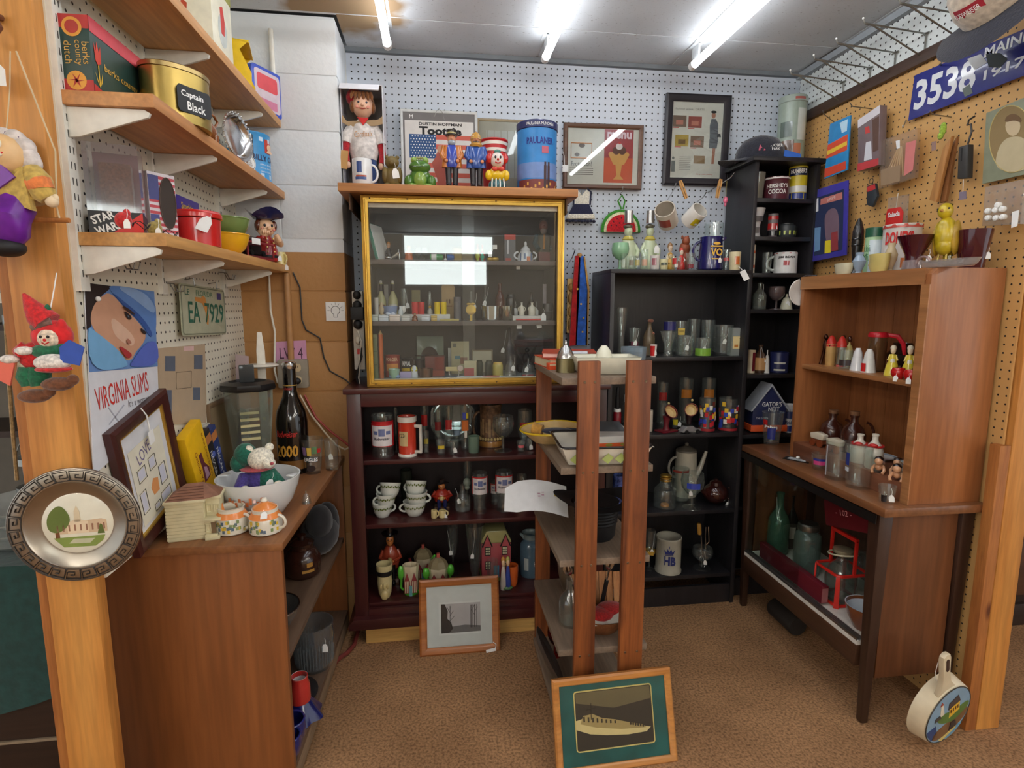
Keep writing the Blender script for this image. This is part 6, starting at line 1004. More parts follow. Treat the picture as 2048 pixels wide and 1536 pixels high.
x=onY(912,726,2.31).x;o=thing('wooden_paddle','cream wooden paddle with a round badge in the display case','paddle',(x,2.33,ZD+.035));obj('blade',bx(-.042,.02,0,.006,-.008,.01),mat((206,190,140),.5),o,bevel=.002);obj('badge',tr(solid([(1,0),(.9,1)],.013,.004,20),(.018,-.001,.004),(R(90),0,0)),cer((206,190,180)),o);obj('stand',J(bx(-.03,-.026,.001,.005,-.035,-.008),bx(.01,.014,.001,.005,-.035,-.008)),CHROME,o)
carton('matchbook_box','red and cream striped matchbox beside the paddle','box',928,953,722,2.34,ZD,(196,186,150),.02,[((176,50,56),0,0,.8,.55)])
for a,c,t,lab in((952,966,718,'small dark green inkwell jar in the display case'),(970,986,718,'small grey glass jar with lid in the display case')):o=G('jar','ink_jar',lab,'jar',a,c,t,2.36,ZD,glass((96,104,90),.06,1.4,.4),group=g);lidded(o,.012,.05,mat((60,66,60),.4),.9,.12)
o=G('jar','honey_pot','yellow-green glazed honey pot in the display case','pot',985,1006,722,2.34,ZD,cer((190,176,90)),group=g);lidded(o,.02,.06,cer((200,170,80)),.84,.2)
o=G('bottle','apothecary_bottle','tall smoky bottle with hook tag at the back of the display case','bottle',1011,1027,655,2.50,ZD,glass((80,80,90),.05,1.4,.5),group=g,tag=-.03)
o=G('bell','glass_bell','clear bell jar with a tag beside the honey pot','bell',1008,1034,712,2.34,ZD,group=g,tag=.01);o=G('bell','glass_bell','clear bell jar with two tags under the bronze eagle','bell',1042,1072,716,2.34,ZD,group=g,tag=-.01)
x=onY(1052,690,2.48).x;o=thing('eagle_sculpture','dark bronze eagle sculpture with spread wings in the display case','sculpture',(x,2.48,ZD));BZM=met((50,48,50),.4);obj('base',cb(.07,.05,.03),BZM,o,bevel=.004);fig_ell(o,'body',[((0,0,.06),(.018,.018,.032)),((.004,-.012,.1),(.011,.011,.012))],BZM)
for s in(-1,1):obj('wing',prism([(s*.01,.07),(s*.05,.125),(s*.04,.09),(s*.02,.05)],-.003,.004),BZM,o)
for k,(px,py,c,L,lab)in enumerate(((905,742,(60,110,160),.07,'blue fountain pen lying in the display case'),(945,738,(196,200,206),.13,'long white letter opener lying in the display case'),(985,748,(176,50,40),.1,'red-handled pocket knife lying in the display case'),(1058,743,(170,36,44),.06,'dark red folding knife lying in the display case'))):
 p=onY(px,py,2.30+.012*k);o=thing('pen',lab,'pen' if k<2 else 'knife',(p.x,2.295+.012*k,ZD+.004),R(-12+8*k));obj('barrel',tube([(-L/2,0,0),(L*.3,0,0)],.004,8),mat(c,.3),o);obj('tip',tube([(L*.3,0,0),(L*.5,0,0)],[.003,.0006],8),CHROME,o)
# ================================================================ CHERRY CABINET CONTENTS
g1,g2,g3='glassware on the cherry cabinet','cups and beer glasses in the cherry cabinet','novelty china in the cherry cabinet'
C1,C2,C3=CS
def budlabel(o,r,z0,z1,word=True):
 obj('label',wrap(r+.0008,-75,75,z0,z1,n=12),cer((226,222,224)),o);obj('label_border',J(wrap(r+.0012,-75,-60,z0,z1,n=3),wrap(r+.0012,60,75,z0,z1,n=3),wrap(r+.0012,-60,60,z1-(z1-z0)*.08,z1,n=8)),cer((190,40,44)),o)
 h=z1-z0;obj('crest',J(wrap(r+.0014,-16,16,z0+h*.45,z0+h*.78,n=4),wrap(r+.0014,-45,-22,z0+h*.52,z0+h*.68,n=3),wrap(r+.0014,22,45,z0+h*.52,z0+h*.68,n=3)),cer((110,124,170)),o)
 if word:text(o,'Budweiser',h*.13,mat((40,40,60),.5),(0,-r-.0016,z0+h*.27),r*1.5,rad=r+.0016,bold=.02)
o=G('stein','beer_mug','glass beer mug with a red and white Budweiser label in the cherry cabinet','mug',741,787,828,2.33,C1,group=g1,base=.2,tag=.01);x,w_,h=dims(741,787,828,2.33,C1);r=w_/2*.97;obj('red_band',wrap(r+.0004,-100,100,h*.26,h*.86,n=16),cer((186,30,40)),o);budlabel(o,r+.0004,h*.28,h*.8)
o=G('can','beer_mug','tall red and white plastic thermal mug with a cream newspaper label','mug',795,832,832,2.32,C1,cer((206,62,40)),group=g1);x,w_,h=dims(795,832,832,2.32,C1);r=w_/2
obj('rim',lathe([(r*1.0,h*.86),(r*1.06,h*.87),(r*1.06,h),(r*.96,h),(r*.96,h*.9)],24),cer((226,222,212)),o);obj('base_ring',solid([(1.05,0),(1.05,.8),(1,1)],r,h*.07,24),cer((226,222,212)),o);obj('handle',J(bx(r*.8,r*1.75,-.006,.006,h*.72,h*.8),bx(r*1.5,r*1.78,-.006,.006,h*.12,h*.8),bx(r*.9,r*1.75,-.006,.006,h*.08,h*.15)),cer((226,222,212)),o,bevel=.003,rot=(0,0,R(-25)));obj('label',wrap(r*.99,-55,5,h*.28,h*.64,n=6),pap((206,180,130)),o);text(o,'7226',h*.1,INK,(-.018,-r*1.0,h*.5),r*.8,rad=r);ptag(o,(.012,-r,.0),.02)
G('flute','champagne_flute','slender clear flute between the red mug and the Budweiser mug','glass',785,796,815,2.38,C1,group=g1)
o=G('footed','cake_cover','large upright glass plate at the back of the top cabinet shelf','plate',860,952,0,2.5,C1)if 0 else thing('glass_plate','large round clear glass plate standing at the back of the cherry cabinet','plate',(onY(906,840,2.53).x,2.53,C1))
obj('disc',tr(lathe([(0,0),(.07,0),(.105,.008),(.108,.011),(.106,.012),(.07,.004),(0,.004)],40),(0,0,.108),(R(82),0,0)),glass((220,226,228),.03,2.2,.05),o);obj('cut_ring',tube([(.1*math.cos(R(a)),-.012,.108+.1*math.sin(R(a)))for a in range(0,360,10)],.0018,5,True),glass((220,226,228),.1,3,.2),o)
spec=[('pilsner','beer_glass','tall pilsner glass with red stripe beside the red mug',838,858,798,2.46,(190,40,40)),('pint','beer_glass','tumbler with maroon print in front of the glass plate',866,886,818,2.45,(130,40,44)),('tumbler','beer_glass','tumbler with red band and blue panel in front of the glass plate',888,906,812,2.43,(180,50,50)),('tumbler','cartoon_glass','tall narrow glass with orange and blue cartoon print',920,939,810,2.37,(206,110,50)),('shot','shot_glass','shot glass with yellow and blue print at the shelf front',872,892,880,2.31,(206,180,60)),('shot','shot_glass','plain ribbed shot glass with a white tag at the shelf front',898,916,882,2.31,None),('tumbler','votive_glass','frosted green votive glass with a white tag',936,959,872,2.33,None),('goblet','wine_goblet','amber-rimmed glass goblet in front of the stein',984,1028,832,2.34,None),('footed','beer_glass','heavy footed schooner glass with red print near the rack',1034,1064,820,2.42,(150,50,50)),('shot','shot_glass','pink and clear cordial glass at the shelf front',1033,1050,882,2.31,(206,100,110)),('shot','shot_glass','clear cordial glass with a tag beside the rack',1052,1066,878,2.33,None),('tumbler','beer_glass','short clear tumbler with gold band beside the red mug',846,858,862,2.34,(150,140,60)),('pint','beer_glass','clear tumbler behind the frosted green votive',905,922,846,2.48,(150,170,190))]
for k,(kd,nm,lab,a,c,t,Y,pc)in enumerate(spec):
 m=glass((150,176,156),.3,1,.5)if 'votive' in nm else None
 o=G(kd,nm,lab,'glass',a,c,t,Y,C1,m,group=g1,tag=(.004 if 'tag' in lab else None),base=.16 if kd=='shot' else.06);x,w_,h=dims(a,c,t,Y,C1)
 if pc:rr=w_/2*{'pint':.88,'pilsner':.8,'shot':.9}.get(kd,.97)+.0012;obj('print',wrap(rr,-45,40,h*.45,h*.68,rr*(1.03 if kd in('pint','shot','pilsner')else 1),n=6),cer(pc),o)
 if 'cartoon' in nm:obj('print',J(wrap(w_/2+.001,-30,10,h*.7,h*.85,n=4)),cer((60,80,180)),o);obj('print',wrap(w_/2+.001,12,40,h*.72,h*.84,n=4),cer((226,206,60)),o);obj('print',wrap(w_/2+.001,-10,20,h*.3,h*.45,n=4),cer((220,216,206)),o)
o=G('stein','beer_stein','brown relief ceramic stein with village scene and cream rim','stein',958,1004,808,2.44,C1,mat((110,80,56),.45,0,.5,0,60),group=g1,hang=180);x,w_,h=dims(958,1004,808,2.44,C1);r=w_/2
obj('relief',J(*[wrap(r*.96+.002*(k%2),-70+18*k,-58+18*k,h*(.25+.05*(k%3)),h*(.6+.08*(k%2)),n=3)for k in range(8)]),mat((150,120,84),.5,0,.3),o,kind='stuff');obj('foot_band',lathe([(r*1.02,h*.02),(r*1.04,h*.1),(r*1.0,h*.14)],24),cer((170,120,60)),o);obj('frieze',J(*[ell((r*1.0*math.sin(R(a)),-r*1.0*math.cos(R(a)),h*.2),(.006,.004,.008),6,5)for a in range(-80,81,16)]),cer((196,170,110)),o,kind='stuff')
CW=mat((224,228,220),.2,0,.02,.5)
cups=[((744,785,990,0),'white cup with green leaf band, lowest of the stack beside the cabinet stile',20),((752,792,972,.04),'white leaf-band cup, middle of the stack beside the cabinet stile',-160),((758,800,955,.082),'white leaf-band cup tipped on top of the stack beside the cabinet stile',170),((806,852,988,0),'white cup with green leaf band, lowest of the stack beside the toby figure',180),((812,855,970,.042),'white leaf-band cup, middle of the stack beside the toby figure',-10),((810,852,952,.086),'white leaf-band cup tipped on top of the stack beside the toby figure',150)]
for(a,c,t,dz),lab,ang in cups:
 x=onY((a+c)/2,1000,2.345).x;w_=onY(c,1000,2.345).x-onY(a,1000,2.345).x;r=w_/2
 o=thing('coffee_cup',lab,'cup',(x,2.345,C2+dz),rot=(R(-18 if 'tipped' in lab else 0),R(4 if 'tipped' in lab else 0),0),group='stacked white coffee cups');obj('body',shell(PROF['cup'],r,.062,.003,.06,24),CW,o);obj('handle',handle(r*.82,.016,.05,r*.5,.0045,ang),CW,o)
 obj('leaf_band',J(*[wrap(r*.965+.0012,a_,a_+7,.038+.003*(k%2),.046+.003*(k%2),r*1.0+.0008,n=2)for k,a_ in enumerate(range(-80,81,10))]),cer((96,110,40)),o,kind='stuff')
def toby(x0,x1,pt,Y,z,lab,coat,trs,hat):
 x,w_,h=dims(x0,x1,pt,Y,z);r=w_/2;o=thing('toby_jug',lab,'figurine jug',(x,Y,z),group=g2);SKT=cer((206,130,70))
 obj('seat',cb(w_*.8,r*1.2,h*.12),cer((90,60,40)),o,bevel=.004)
 for s in(-1,1):obj('leg',J(tube([(s*r*.3,-r*.2,h*.36),(s*r*.32,-r*.6,h*.34),(s*r*.32,-r*.62,h*.12)],r*.2,9),ell((s*r*.32,-r*.75,h*.06),(r*.2,r*.3,h*.05))),cer(trs),o)
 obj('coat',lathe([(0,h*.28),(r*.75,h*.28),(r*.9,h*.4),(r*.75,h*.56),(r*.4,h*.66),(0,h*.66)],16,sy=.8),cer(coat),o)
 for s in(-1,1):obj('arm',tube([(s*r*.65,0,h*.58),(s*r*.95,-r*.2,h*.46),(s*r*.4,-r*.75,h*.44)],r*.2,9),cer(coat),o);obj('hand',ell((s*r*.3,-r*.8,h*.44),r*.13),SKT,o)
 obj('jug_in_hands',lathe([(0,h*.38),(r*.2,h*.38),(r*.22,h*.46),(r*.15,h*.5),(0,h*.5)],12,(0,-r*.85,0)),cer((206,190,130)),o)
 hd=obj('head',J(ell((0,-r*.1,h*.76),(r*.38,r*.38,h*.11)),ell((0,-r*.5,h*.75),r*.1)),SKT,o);obj('hat',J(lathe([(0,h*.84),(r*.75,h*.85),(r*.8,h*.88),(r*.35,h*.87),(r*.3,h*.98),(0,h)],3 if hat else 16)),cer((34,26,26)),o)
 for s in(-1,1):obj('eye',ell((s*r*.15,-r*.47,h*.78),r*.06,6,5),BLACK,hd)
 return o
toby(864,902,958,2.40,C2,'seated toby figure in red coat and dark hat behind the stacked cups',(170,50,34),(30,36,90),1)
toby(758,800,1052,2.42,C3,'large seated toby jug in rust coat on the bottom cabinet shelf',(170,70,46),(26,26,28),0)
for a,c,lab in((862,874,'tiny gilt cup in front of the toby figure'),(878,892,'tiny gilt and blue jug with tag in front of the toby figure')):o=G('mug','miniature_cup',lab,'cup',a,c,1020,2.30,C2,cer((214,196,140)),group=g2,hang=0,tag=.008 if 'tag' in lab else None)
o=G('bottle','milk_bottle','ribbed clear glass milk bottle with a string tag','bottle',910,940,970,2.36,C2,group=g2,tag=-.02);obj('rib',J(*[tube([(.031*math.cos(R(a)),.031*math.sin(R(a)),.01),(.031*math.cos(R(a)),.031*math.sin(R(a)),.06)],.0016,5)for a in range(180,361,15)]),GL,o,kind='stuff')
G('goblet','cordial_glass','dark stemmed cordial glass behind the milk bottle','glass',925,944,920,2.48,C2,group=g2);G('tumbler','olive_jar','dark square jar behind the stacked cups','jar',800,824,940,2.5,C2,glass((70,76,66),.05,1.2,.4),group=g2)
o=thing('skull_ornament','small grey ceramic skull cup behind the Budweiser glass','ornament',(onY(934,975,2.45).x,2.45,C2));fig_ell(o,'head',[((0,0,.1),(.018,.02,.022)),((0,-.012,.08),(.012,.012,.01))],cer((150,160,146)));obj('stand',solid([(1,0),(.5,.3),(.5,1)],.014,.075,14),cer((60,60,58)),o)
for a,c,t,Y,lab in((943,975,945,2.34,'Budweiser labelled weizen glass beside the milk bottle'),(990,1025,942,2.35,'Budweiser labelled weizen glass beside the white card'),(980,1003,962,2.44,'Budweiser labelled glass half hidden behind another')):
 o=G('bud','beer_glass',lab,'glass',a,c,t,Y,C2,group=g2,base=.1);x,w_,h=dims(a,c,t,Y,C2);budlabel(o,w_/2,h*.5,h*.93)
o=G('tumbler','cartoon_glass','tall dark glass with an orange and yellow cartoon figure','glass',1032,1054,950,2.42,C2,group=g2,tag=.01);x,w_,h=dims(1032,1054,950,2.42,C2);obj('print',J(wrap(w_/2+.001,-35,10,h*.2,h*.42,n=4)),cer((206,160,40)),o);obj('print',wrap(w_/2+.001,-25,5,h*.42,h*.6,n=4),cer((170,70,40)),o)
RDH=cer((150,60,66));CRM=cer((226,212,180));GRB=cer((90,190,60))
def cottage(x0,x1,pt,Y,lab,roof,name,kid):
 x,w_,h=dims(x0,x1,pt,Y,C3);o=thing(name,lab,'cottage ware',(x,Y,C3),group='cottage ware china');r=w_/2;hb=h*(.62 if roof else 1)
 obj('body',lathe([(0,0),(r*.62,0),(r*.66,hb*.05),(r*.72,hb*.7),(r*.8,hb),(r*.74,hb),(r*.66,hb*.8),(0,hb*.75)],8,sy=.8),CRM,o,smooth=20)
 obj('gable',J(*[prism([(s*r*.34-r*.27,hb*.1),(s*r*.34+r*.27,hb*.1),(s*r*.34+r*.27,hb*.5),(s*r*.34,hb*.8),(s*r*.34-r*.27,hb*.5)],-r*.68,-r*.5)for s in(-1,1)]),RDH,o,bevel=.001);obj('half_timber',J(*[prism(rect(s*r*.34+q*r-.0015,hb*.12,s*r*.34+q*r+.0015,hb*.52),-r*.70,-r*.66)for s in(-1,1)for q in(-.16,0,.16)]),CRM,o,smooth=0,kind='stuff');obj('door',prism(rect(-r*.14,0,r*.14,hb*.36),-r*.72,-r*.6),cer((110,170,180)),o);obj('grass',lathe([(r*.7,0),(r*.74,hb*.06),(r*.66,hb*.1)],16,sy=.85),GRB,o)
 if roof:obj('lid',lathe([(r*.82,hb),(r*.6,hb+h*.18),(r*.25,hb+h*.27),(0,hb+h*.28)],8,sy=.8),cer((150,136,104)),o,smooth=20);obj('chimney',cb(r*.24,r*.24,h*.16,(0,0,h*.84)),cer((190,90,80)),o,bevel=.001)
 if 'bush' in kid:obj('bush_handle',J(ell((-r*.95,0,hb*.72),(r*.3,r*.26,hb*.26)),tube([(-r*.9,0,hb*.5),(-r*.95,0,hb*.2),(-r*.7,0,hb*.12)],r*.12,7)),GRB,o)
 if 'bushR' in kid:obj('bush_handle',J(ell((r*.95,0,hb*.8),(r*.28,r*.24,hb*.28)),tube([(r*.9,0,hb*.6),(r*.95,0,hb*.25),(r*.7,0,hb*.15)],r*.1,7)),GRB,o)
 if 'spout' in kid:obj('spout',tube([(-r*.6,0,hb*.3),(-r*1.0,0,hb*.6),(-r*1.15,0,hb*.95)],[r*.2,r*.15,r*.12],9),RDH,o)
 return o
cottage(800,842,1130,2.32,'open cottage-ware creamer with green bush handle',False,'cottage_creamer',('bush',));cottage(850,902,1108,2.345,'cottage-ware sugar bowl with lid and green bush handles',True,'cottage_sugar',('bush','bushR'));cottage(822,870,1090,2.46,'cottage-ware teapot with thatched lid behind the sugar bowl',True,'cottage_teapot',('spout','bushR'))
x,w_,h=dims(752,785,1128,2.30,C3);o=thing('face_mug','cream face-shaped mug with a black hatband on the bottom shelf','mug',(x,2.30,C3));r=w_/2;obj('body',shell([(.55,0),(.8,.15),(.95,.5),(.85,.7),(1,.78),(1.02,1)],r,h,.004,.06,20),cer((214,200,150)),o);obj('hatband',lathe([(r*.9,h*.68),(r*1.04,h*.76),(r*1.05,h*.84)],20),BLACK,o);fig_ell(o,'nose',[((0,-r*1.0,h*.42),(r*.16,r*.18,h*.1)),((-r*.4,-r*.85,h*.4),(r*.18,r*.12,h*.08)),((r*.4,-r*.85,h*.4),(r*.18,r*.12,h*.08)),((0,-r*.8,h*.14),(r*.5,r*.25,h*.14))],cer((206,186,130)))
for a,c,t,Y,lab in((890,920,1052,2.46,'tall slim parfait glass beside the cottage teapot'),(930,968,1050,2.38,'tall pilsner glass with a tag beside the biscuit barrel')):G('flute' if a<900 else 'pilsner','beer_glass',lab,'glass',a,c,t,Y,C3,group=g3,tag=-.012 if 'tag' in lab else None)
x,w_,h=dims(958,1022,1052,2.43,C3);o=thing('biscuit_barrel','pink cottage biscuit barrel with thatched lid and wire handle','biscuit barrel',(x,2.43,C3));r=w_/2
obj('body',cb(w_*.92,w_*.7,h*.74),cer((176,84,90)),o,bevel=.008);obj('thatch',prism([(-r*.95,h*.74),(-r*.9,h*.8),(-r*.6,h*.98),(r*.6,h*.98),(r*.9,h*.8),(r*.95,h*.74)],-r*.74,r*.74),cer((170,164,110)),o,bevel=.006);obj('grass',cb(w_*.98,w_*.76,h*.06),cer((120,140,80)),o,bevel=.004)
for s in(-1,1):obj('gable',prism([(s*r*.56-r*.26,h*.68),(s*r*.56+r*.26,h*.68),(s*r*.56,h*.9)],-r*.76,-r*.6),cer((186,90,96)),o,bevel=.001);obj('gable_trim',tube([(s*r*.56-r*.3,-r*.77,h*.68),(s*r*.56,-r*.78,h*.91),(s*r*.56+r*.3,-r*.77,h*.68)],.003,6),BLACK,o)
for s in(-1,1):
 for zz in(.22,.5):wn=obj('window',prism(rect(s*r*.52-r*.17,h*zz,s*r*.52+r*.17,h*(zz+.17)),-r*.72,-r*.69),BLACK,o,smooth=0);obj('pane',J(*[prism(rect(s*r*.52-r*.13+i*r*.09,h*(zz+.02+.05*j),s*r*.52-r*.13+i*r*.09+r*.07,h*(zz+.055+.05*j)),-r*.735,-r*.715)for i in range(3)for j in range(3)]),cer((226,220,180)),wn,smooth=0,kind='stuff')
obj('door',prism(rect(-r*.17,h*.06,r*.17,h*.3),-r*.73,-r*.69),cer((90,140,170)),o);obj('bail',tube([(r*1.0*math.cos(R(a)),-r*.5,h*.5+h*.5*math.sin(R(a)))for a in range(-160,-19,10)],.002,6),CHROME,o)
o=G('shot','shot_glass','clear ribbed tumbler in front of the biscuit barrel','glass',973,996,1120,2.31,C3,group=g3,base=.12)
x,w_,h=dims(1000,1036,1108,2.32,C3);o=thing('planter','orange china planter with two child figures on the bottom shelf','planter',(x,2.32,C3));obj('pot',shell([(.7,0),(.9,.2),(1,.8),(.95,1)],w_*.36,h*.62,.004,.08,18,(w_*.18,.01,0)),cer((206,96,40)),o)
for s,c1,c2 in((-1,(226,214,200),(206,140,60)),(0,(60,80,160),(180,176,90))):obj('child_body',solid([(.9,0),(1,.2),(.6,.6),(.4,.7)],w_*.17,h,12,(s*w_*.26-w_*.1,-w_*.3,0)),cer(c1),o);hd=obj('child_head',ell((s*w_*.26-w_*.1,-w_*.3,h*.8),(w_*.1,w_*.1,h*.12)),cer((226,190,150)),o);obj('child_hair',ell((s*w_*.26-w_*.1,-w_*.26,h*.87),(w_*.12,w_*.11,h*.11)),cer(c2),hd)
obj('base_green',ell((-w_*.15,-w_*.32,h*.05),(w_*.32,w_*.2,h*.06)),cer((90,130,80)),o)
o=G('jar','water_jug','blue-grey stoneware jug with white crest beside the rack','jug',1040,1082,1070,2.42,C3,cer((76,100,116)),group=g3);x,w_,h=dims(1040,1082,1070,2.42,C3);obj('neck',lathe([(w_*.36,h*.92),(w_*.34,h*.98),(w_*.42,h*1.06),(w_*.38,h*1.05)],20),cer((110,124,124)),o);obj('spout',tube([(-w_*.3,0,h*.95),(-w_*.5,0,h*1.04)],[w_*.12,w_*.05],8),cer((110,124,124)),o);text(o,'HH',h*.12,WHITE,(.02,-w_/2-.001,h*.3),w_*.25,rad=w_/2);obj('crest',wrap(w_/2+.0008,-45,-20,h*.2,h*.5,n=4),cer((170,180,180)),o)
# ================================================================ PICTURES STANDING ON THE CARPET
o=thing('picture_frame','honey-stained framed black and white misty forest photograph leaning on the cherry cabinet','picture frame',(.072,2.10,0),rot=(R(-13),0,R(0)));W,H=.325,.30
FR=wood((150,84,36),(186,116,58),'x',8,.35,coat=.3);obj('frame',ringframe(W,H,.03,.02),FR,o);obj('mount',bx(-W/2+.025,W/2-.025,.012,.015,.025,H-.025),pap((214,216,214)),o,smooth=0)
decal(o,[rect(-.085,.075,.085,.205)],pap((226,226,224)),.0112);decal(o,[rect(-.075,.083,.085,.198)],pap((186,180,182)),.0108);decal(o,[[(-.075,.083),(.085,.083),(.085,.105),(.02,.112),(-.03,.108),(-.075,.118)]],pap((110,108,110)),.0104);decal(o,[[(-.075,.083),(-.045,.083),(-.028,.1),(-.035,.125),(-.05,.14),(-.048,.17),(-.06,.198),(-.075,.198)]],pap((36,34,36)),.01)
obj('print',J(*[tube([(x,.0098,.1),(x+.002,.0098,.19)],.001+.0005*(k%2),4)for k,x in enumerate((-.04,.045,.052,.06,.068))],*[tube([(x,.0098,z),(x+dx,.0098,z+.02)],.0008,4)for x,z,dx in((-.04,.15,.015),(-.04,.165,-.01),(-.04,.13,.02),(.06,.16,.014),(.06,.15,-.012),(.052,.17,.01))]),pap((70,68,70)),o,kind='stuff')
obj('glass_pane',bx(-W/2+.027,W/2-.027,.007,.0078,.027,H-.027),glass((248,250,250),.03,.7),o,smooth=0);obj('price_tag',J(prism([(-.018,-.012),(.022,-.006),(.02,.006),(-.02,.0)],0,.001),tube([(.018,0,0),(.022,-.003,.02),(.01,-.002,.03)],.0016,5)),WHITE,o,(W/2-.04,-.008,.012))
W,H=.385,.275;o=thing('picture_frame','oak framed photograph of a warship with green mat leaning on the display rack','picture frame',(.525,1.462,0),rot=(R(-17),0,R(2)))
obj('frame',ringframe(W,H,.022,.02),wood((176,112,52),(206,144,76),'x',8,.35,coat=.3),o);obj('mount',bx(-W/2+.018,W/2-.018,.01,.014,.018,H-.018),mat((20,92,88),.7,0,.25,0,12),o,smooth=0)
obj('gold_fillet',tube([(x,.0095,z)for x,z in rrect(-.125,.062,.125,.232,.008)],.0022,5,True),pap((222,196,120)),o);decal(o,[rrect(-.125,.062,.125,.232,.008)],pap((58,50,40)),.0094);decal(o,[[(-.12,.2),(.0,.175),(.12,.19),(.12,.228),(-.12,.228)]],pap((110,96,66)),.0091);decal(o,[[(-.124,.15),(-.08,.158),(-.02,.145),(.05,.122),(.115,.108),(.1,.096),(.04,.094),(-.03,.1),(-.08,.108),(-.124,.125)]],pap((224,200,140)),.0088)
decal(o,[[(-.11,.14),(-.1,.162),(-.07,.165),(-.04,.15),(.0,.142),(.04,.13),(.09,.118),(.1,.108),(.02,.112),(-.06,.125)]],pap((176,150,96)),.0085);obj('print',J(tube([(-.075,.0082,.15),(-.073,.0082,.196)],.0012,4),tube([(-.09,.0082,.178),(-.058,.0082,.182)],.0008,4),*[prism(disc(.05+.008*k,.125-.002*k,.003,.005,7),.0078,.0082)for k in range(6)],*[prism(rect(-.1+.014*k,.145-.002*k,-.095+.014*k,.16-.003*k),.0078,.0082)for k in range(8)]),pap((60,50,36)),o,kind='stuff');obj('glass_pane',bx(-W/2+.02,W/2-.02,.006,.0068,.02,H-.02),glass((248,250,250),.03,.6),o,smooth=0)
# ================================================================ ON THE DISPLAY RACK
g4='things on the display rack'
o=thing('citrus_reamer','white ceramic juice reamer in a square dish on top of the rack','reamer',(.535,1.75,RS[0]),R(-4));MW=cer((226,224,204))
obj('dish',([(-.085,-.06,0),(.085,-.06,0),(.085,.06,0),(-.085,.06,0),(-.105,-.075,.055),(.105,-.075,.055),(.105,.075,.055),(-.105,.075,.055),(-.098,-.068,.055),(.098,-.068,.055),(.098,.068,.055),(-.098,.068,.055),(-.08,-.055,.012),(.08,-.055,.012),(.08,.055,.012),(-.08,.055,.012)],[(3,2,1,0)]+[(a+i,a+(i+1)%4,b_+(i+1)%4,b_+i)for a,b_ in((0,4),(4,8),(8,12))for i in range(4)]+[(12,13,14,15)]),MW,o,bevel=.006);obj('cone',lathe([(.034,.01),(.03,.04),(.022,.07),(.01,.086),(0,.088)],20,(0,.0,0)),MW,o);obj('flute',J(*[tube([(.034*math.cos(R(a)),.034*math.sin(R(a)),.012),(.029*math.cos(R(a)),.029*math.sin(R(a)),.045),(.006*math.cos(R(a)),.006*math.sin(R(a)),.087)],.0025,5)for a in range(0,360,30)]),MW,o,kind='stuff')
o=G('can','trinket_tin','round tin with a silver filigree dome lid on top of the rack','tin',1112,1150,716,1.78,RS[0],met((150,140,104),.4),group=g4);x,w_,h=dims(1112,1150,716,1.78,RS[0]);obj('dome_lid',solid([(1,0),(.92,.3),(.6,.75),(.2,1)],w_/2*.9,h*.9,20,(0,0,h)),met((206,206,206),.25),o);obj('finial',ell((0,0,h*2),(.005,.005,.012)),CHROME,o)
o=thing('book','orange-spined book lying at the bottom of the pile on the rack','book',(.425,1.97,RS[0]),R(6),'pile of books on the rack');obj('cover',J(bx(-.055,.055,-.1,.1,0,.003),bx(-.055,.055,-.1,.1,.03,.033)),mat((206,80,40),.5),o,smooth=0);obj('page_block',bx(-.052,.05,-.097,.097,.003,.03),pap((216,204,170)),o,smooth=0)
o=thing('book','red-covered album lying across the pile on the rack','book',(.46,1.99,RS[0]+.034),R(-12),'pile of books on the rack');obj('cover',J(bx(-.08,.11,-.1,.08,0,.003),bx(-.08,.11,-.1,.08,.016,.019)),mat((170,60,36),.5),o,smooth=0);obj('page_block',bx(-.076,.105,-.097,.078,.003,.016),pap((226,190,180)),o,smooth=0);
o=thing('box','small orange card box at the left edge of the rack top','box',(.389,1.86,RS[0]),R(10));obj('body',cb(.034,.03,.022),mat((226,84,40),.5),o,bevel=.001);decal(o,[rect(-.016,.014,.016,.02)],pap((226,196,160)),-.0156)
o=thing('carton','white and blue cardboard carton behind the filigree tin','box',(.475,1.90,RS[0]),R(-15));obj('body',cb(.09,.08,.055),pap((214,218,224)),o,bevel=.001);decal(o,[rect(-.045,.0,-.034,.05)],pap((40,60,170)),-.0406)
o=G('tumbler','covered_dish','blue and white glass refrigerator dish with lid on the rack','dish',1243,1292,694,1.95,RS[0],glass((190,206,216),.06,1.6,.25),group=g4);lidded(o,.035,.05,glass((206,214,220),.06,1.6,.3),.9,.2)
o=thing('enamel_tray','white enamel tray with black rim and green leaf pattern on the rack','tray',(.522,1.742,RS[1]),R(-3));EN=mat((222,218,204),.3,0,.04,.4)
def traymesh(w0,d0,w1,d1,h,t):P=lambda w_,d_,z:[(-w_/2,-d_/2,z),(w_/2,-d_/2,z),(w_/2,d_/2,z),(-w_/2,d_/2,z)];v=P(w0,d0,0)+P(w1,d1,h)+P(w1-t,d1-t,h)+P(w0-t,d0-t,t);return v,[(3,2,1,0)]+[(a+i,a+(i+1)%4,a+4+(i+1)%4,a+4+i)for a in(0,4,8)for i in range(4)]+[(12,13,14,15)]
obj('pan',traymesh(.235,.19,.285,.235,.06,.004),EN,o,bevel=.006);obj('rim',tube([(x,y,.06)for x,y in rrect(-.143,-.118,.143,.118,.02)],.004,6,True),mat((26,24,26),.3),o)
obj('leaf',J(*[tr(prism([(-.018,0),(0,-.014),(.02,.004),(.004,.018)],0,.0005),(x,-.1185+.0005,.024),(R(-20),0,0))for x in(-.1,-.06,.0,.04,.09)]),mat((150,160,80),.4),o,kind='stuff')
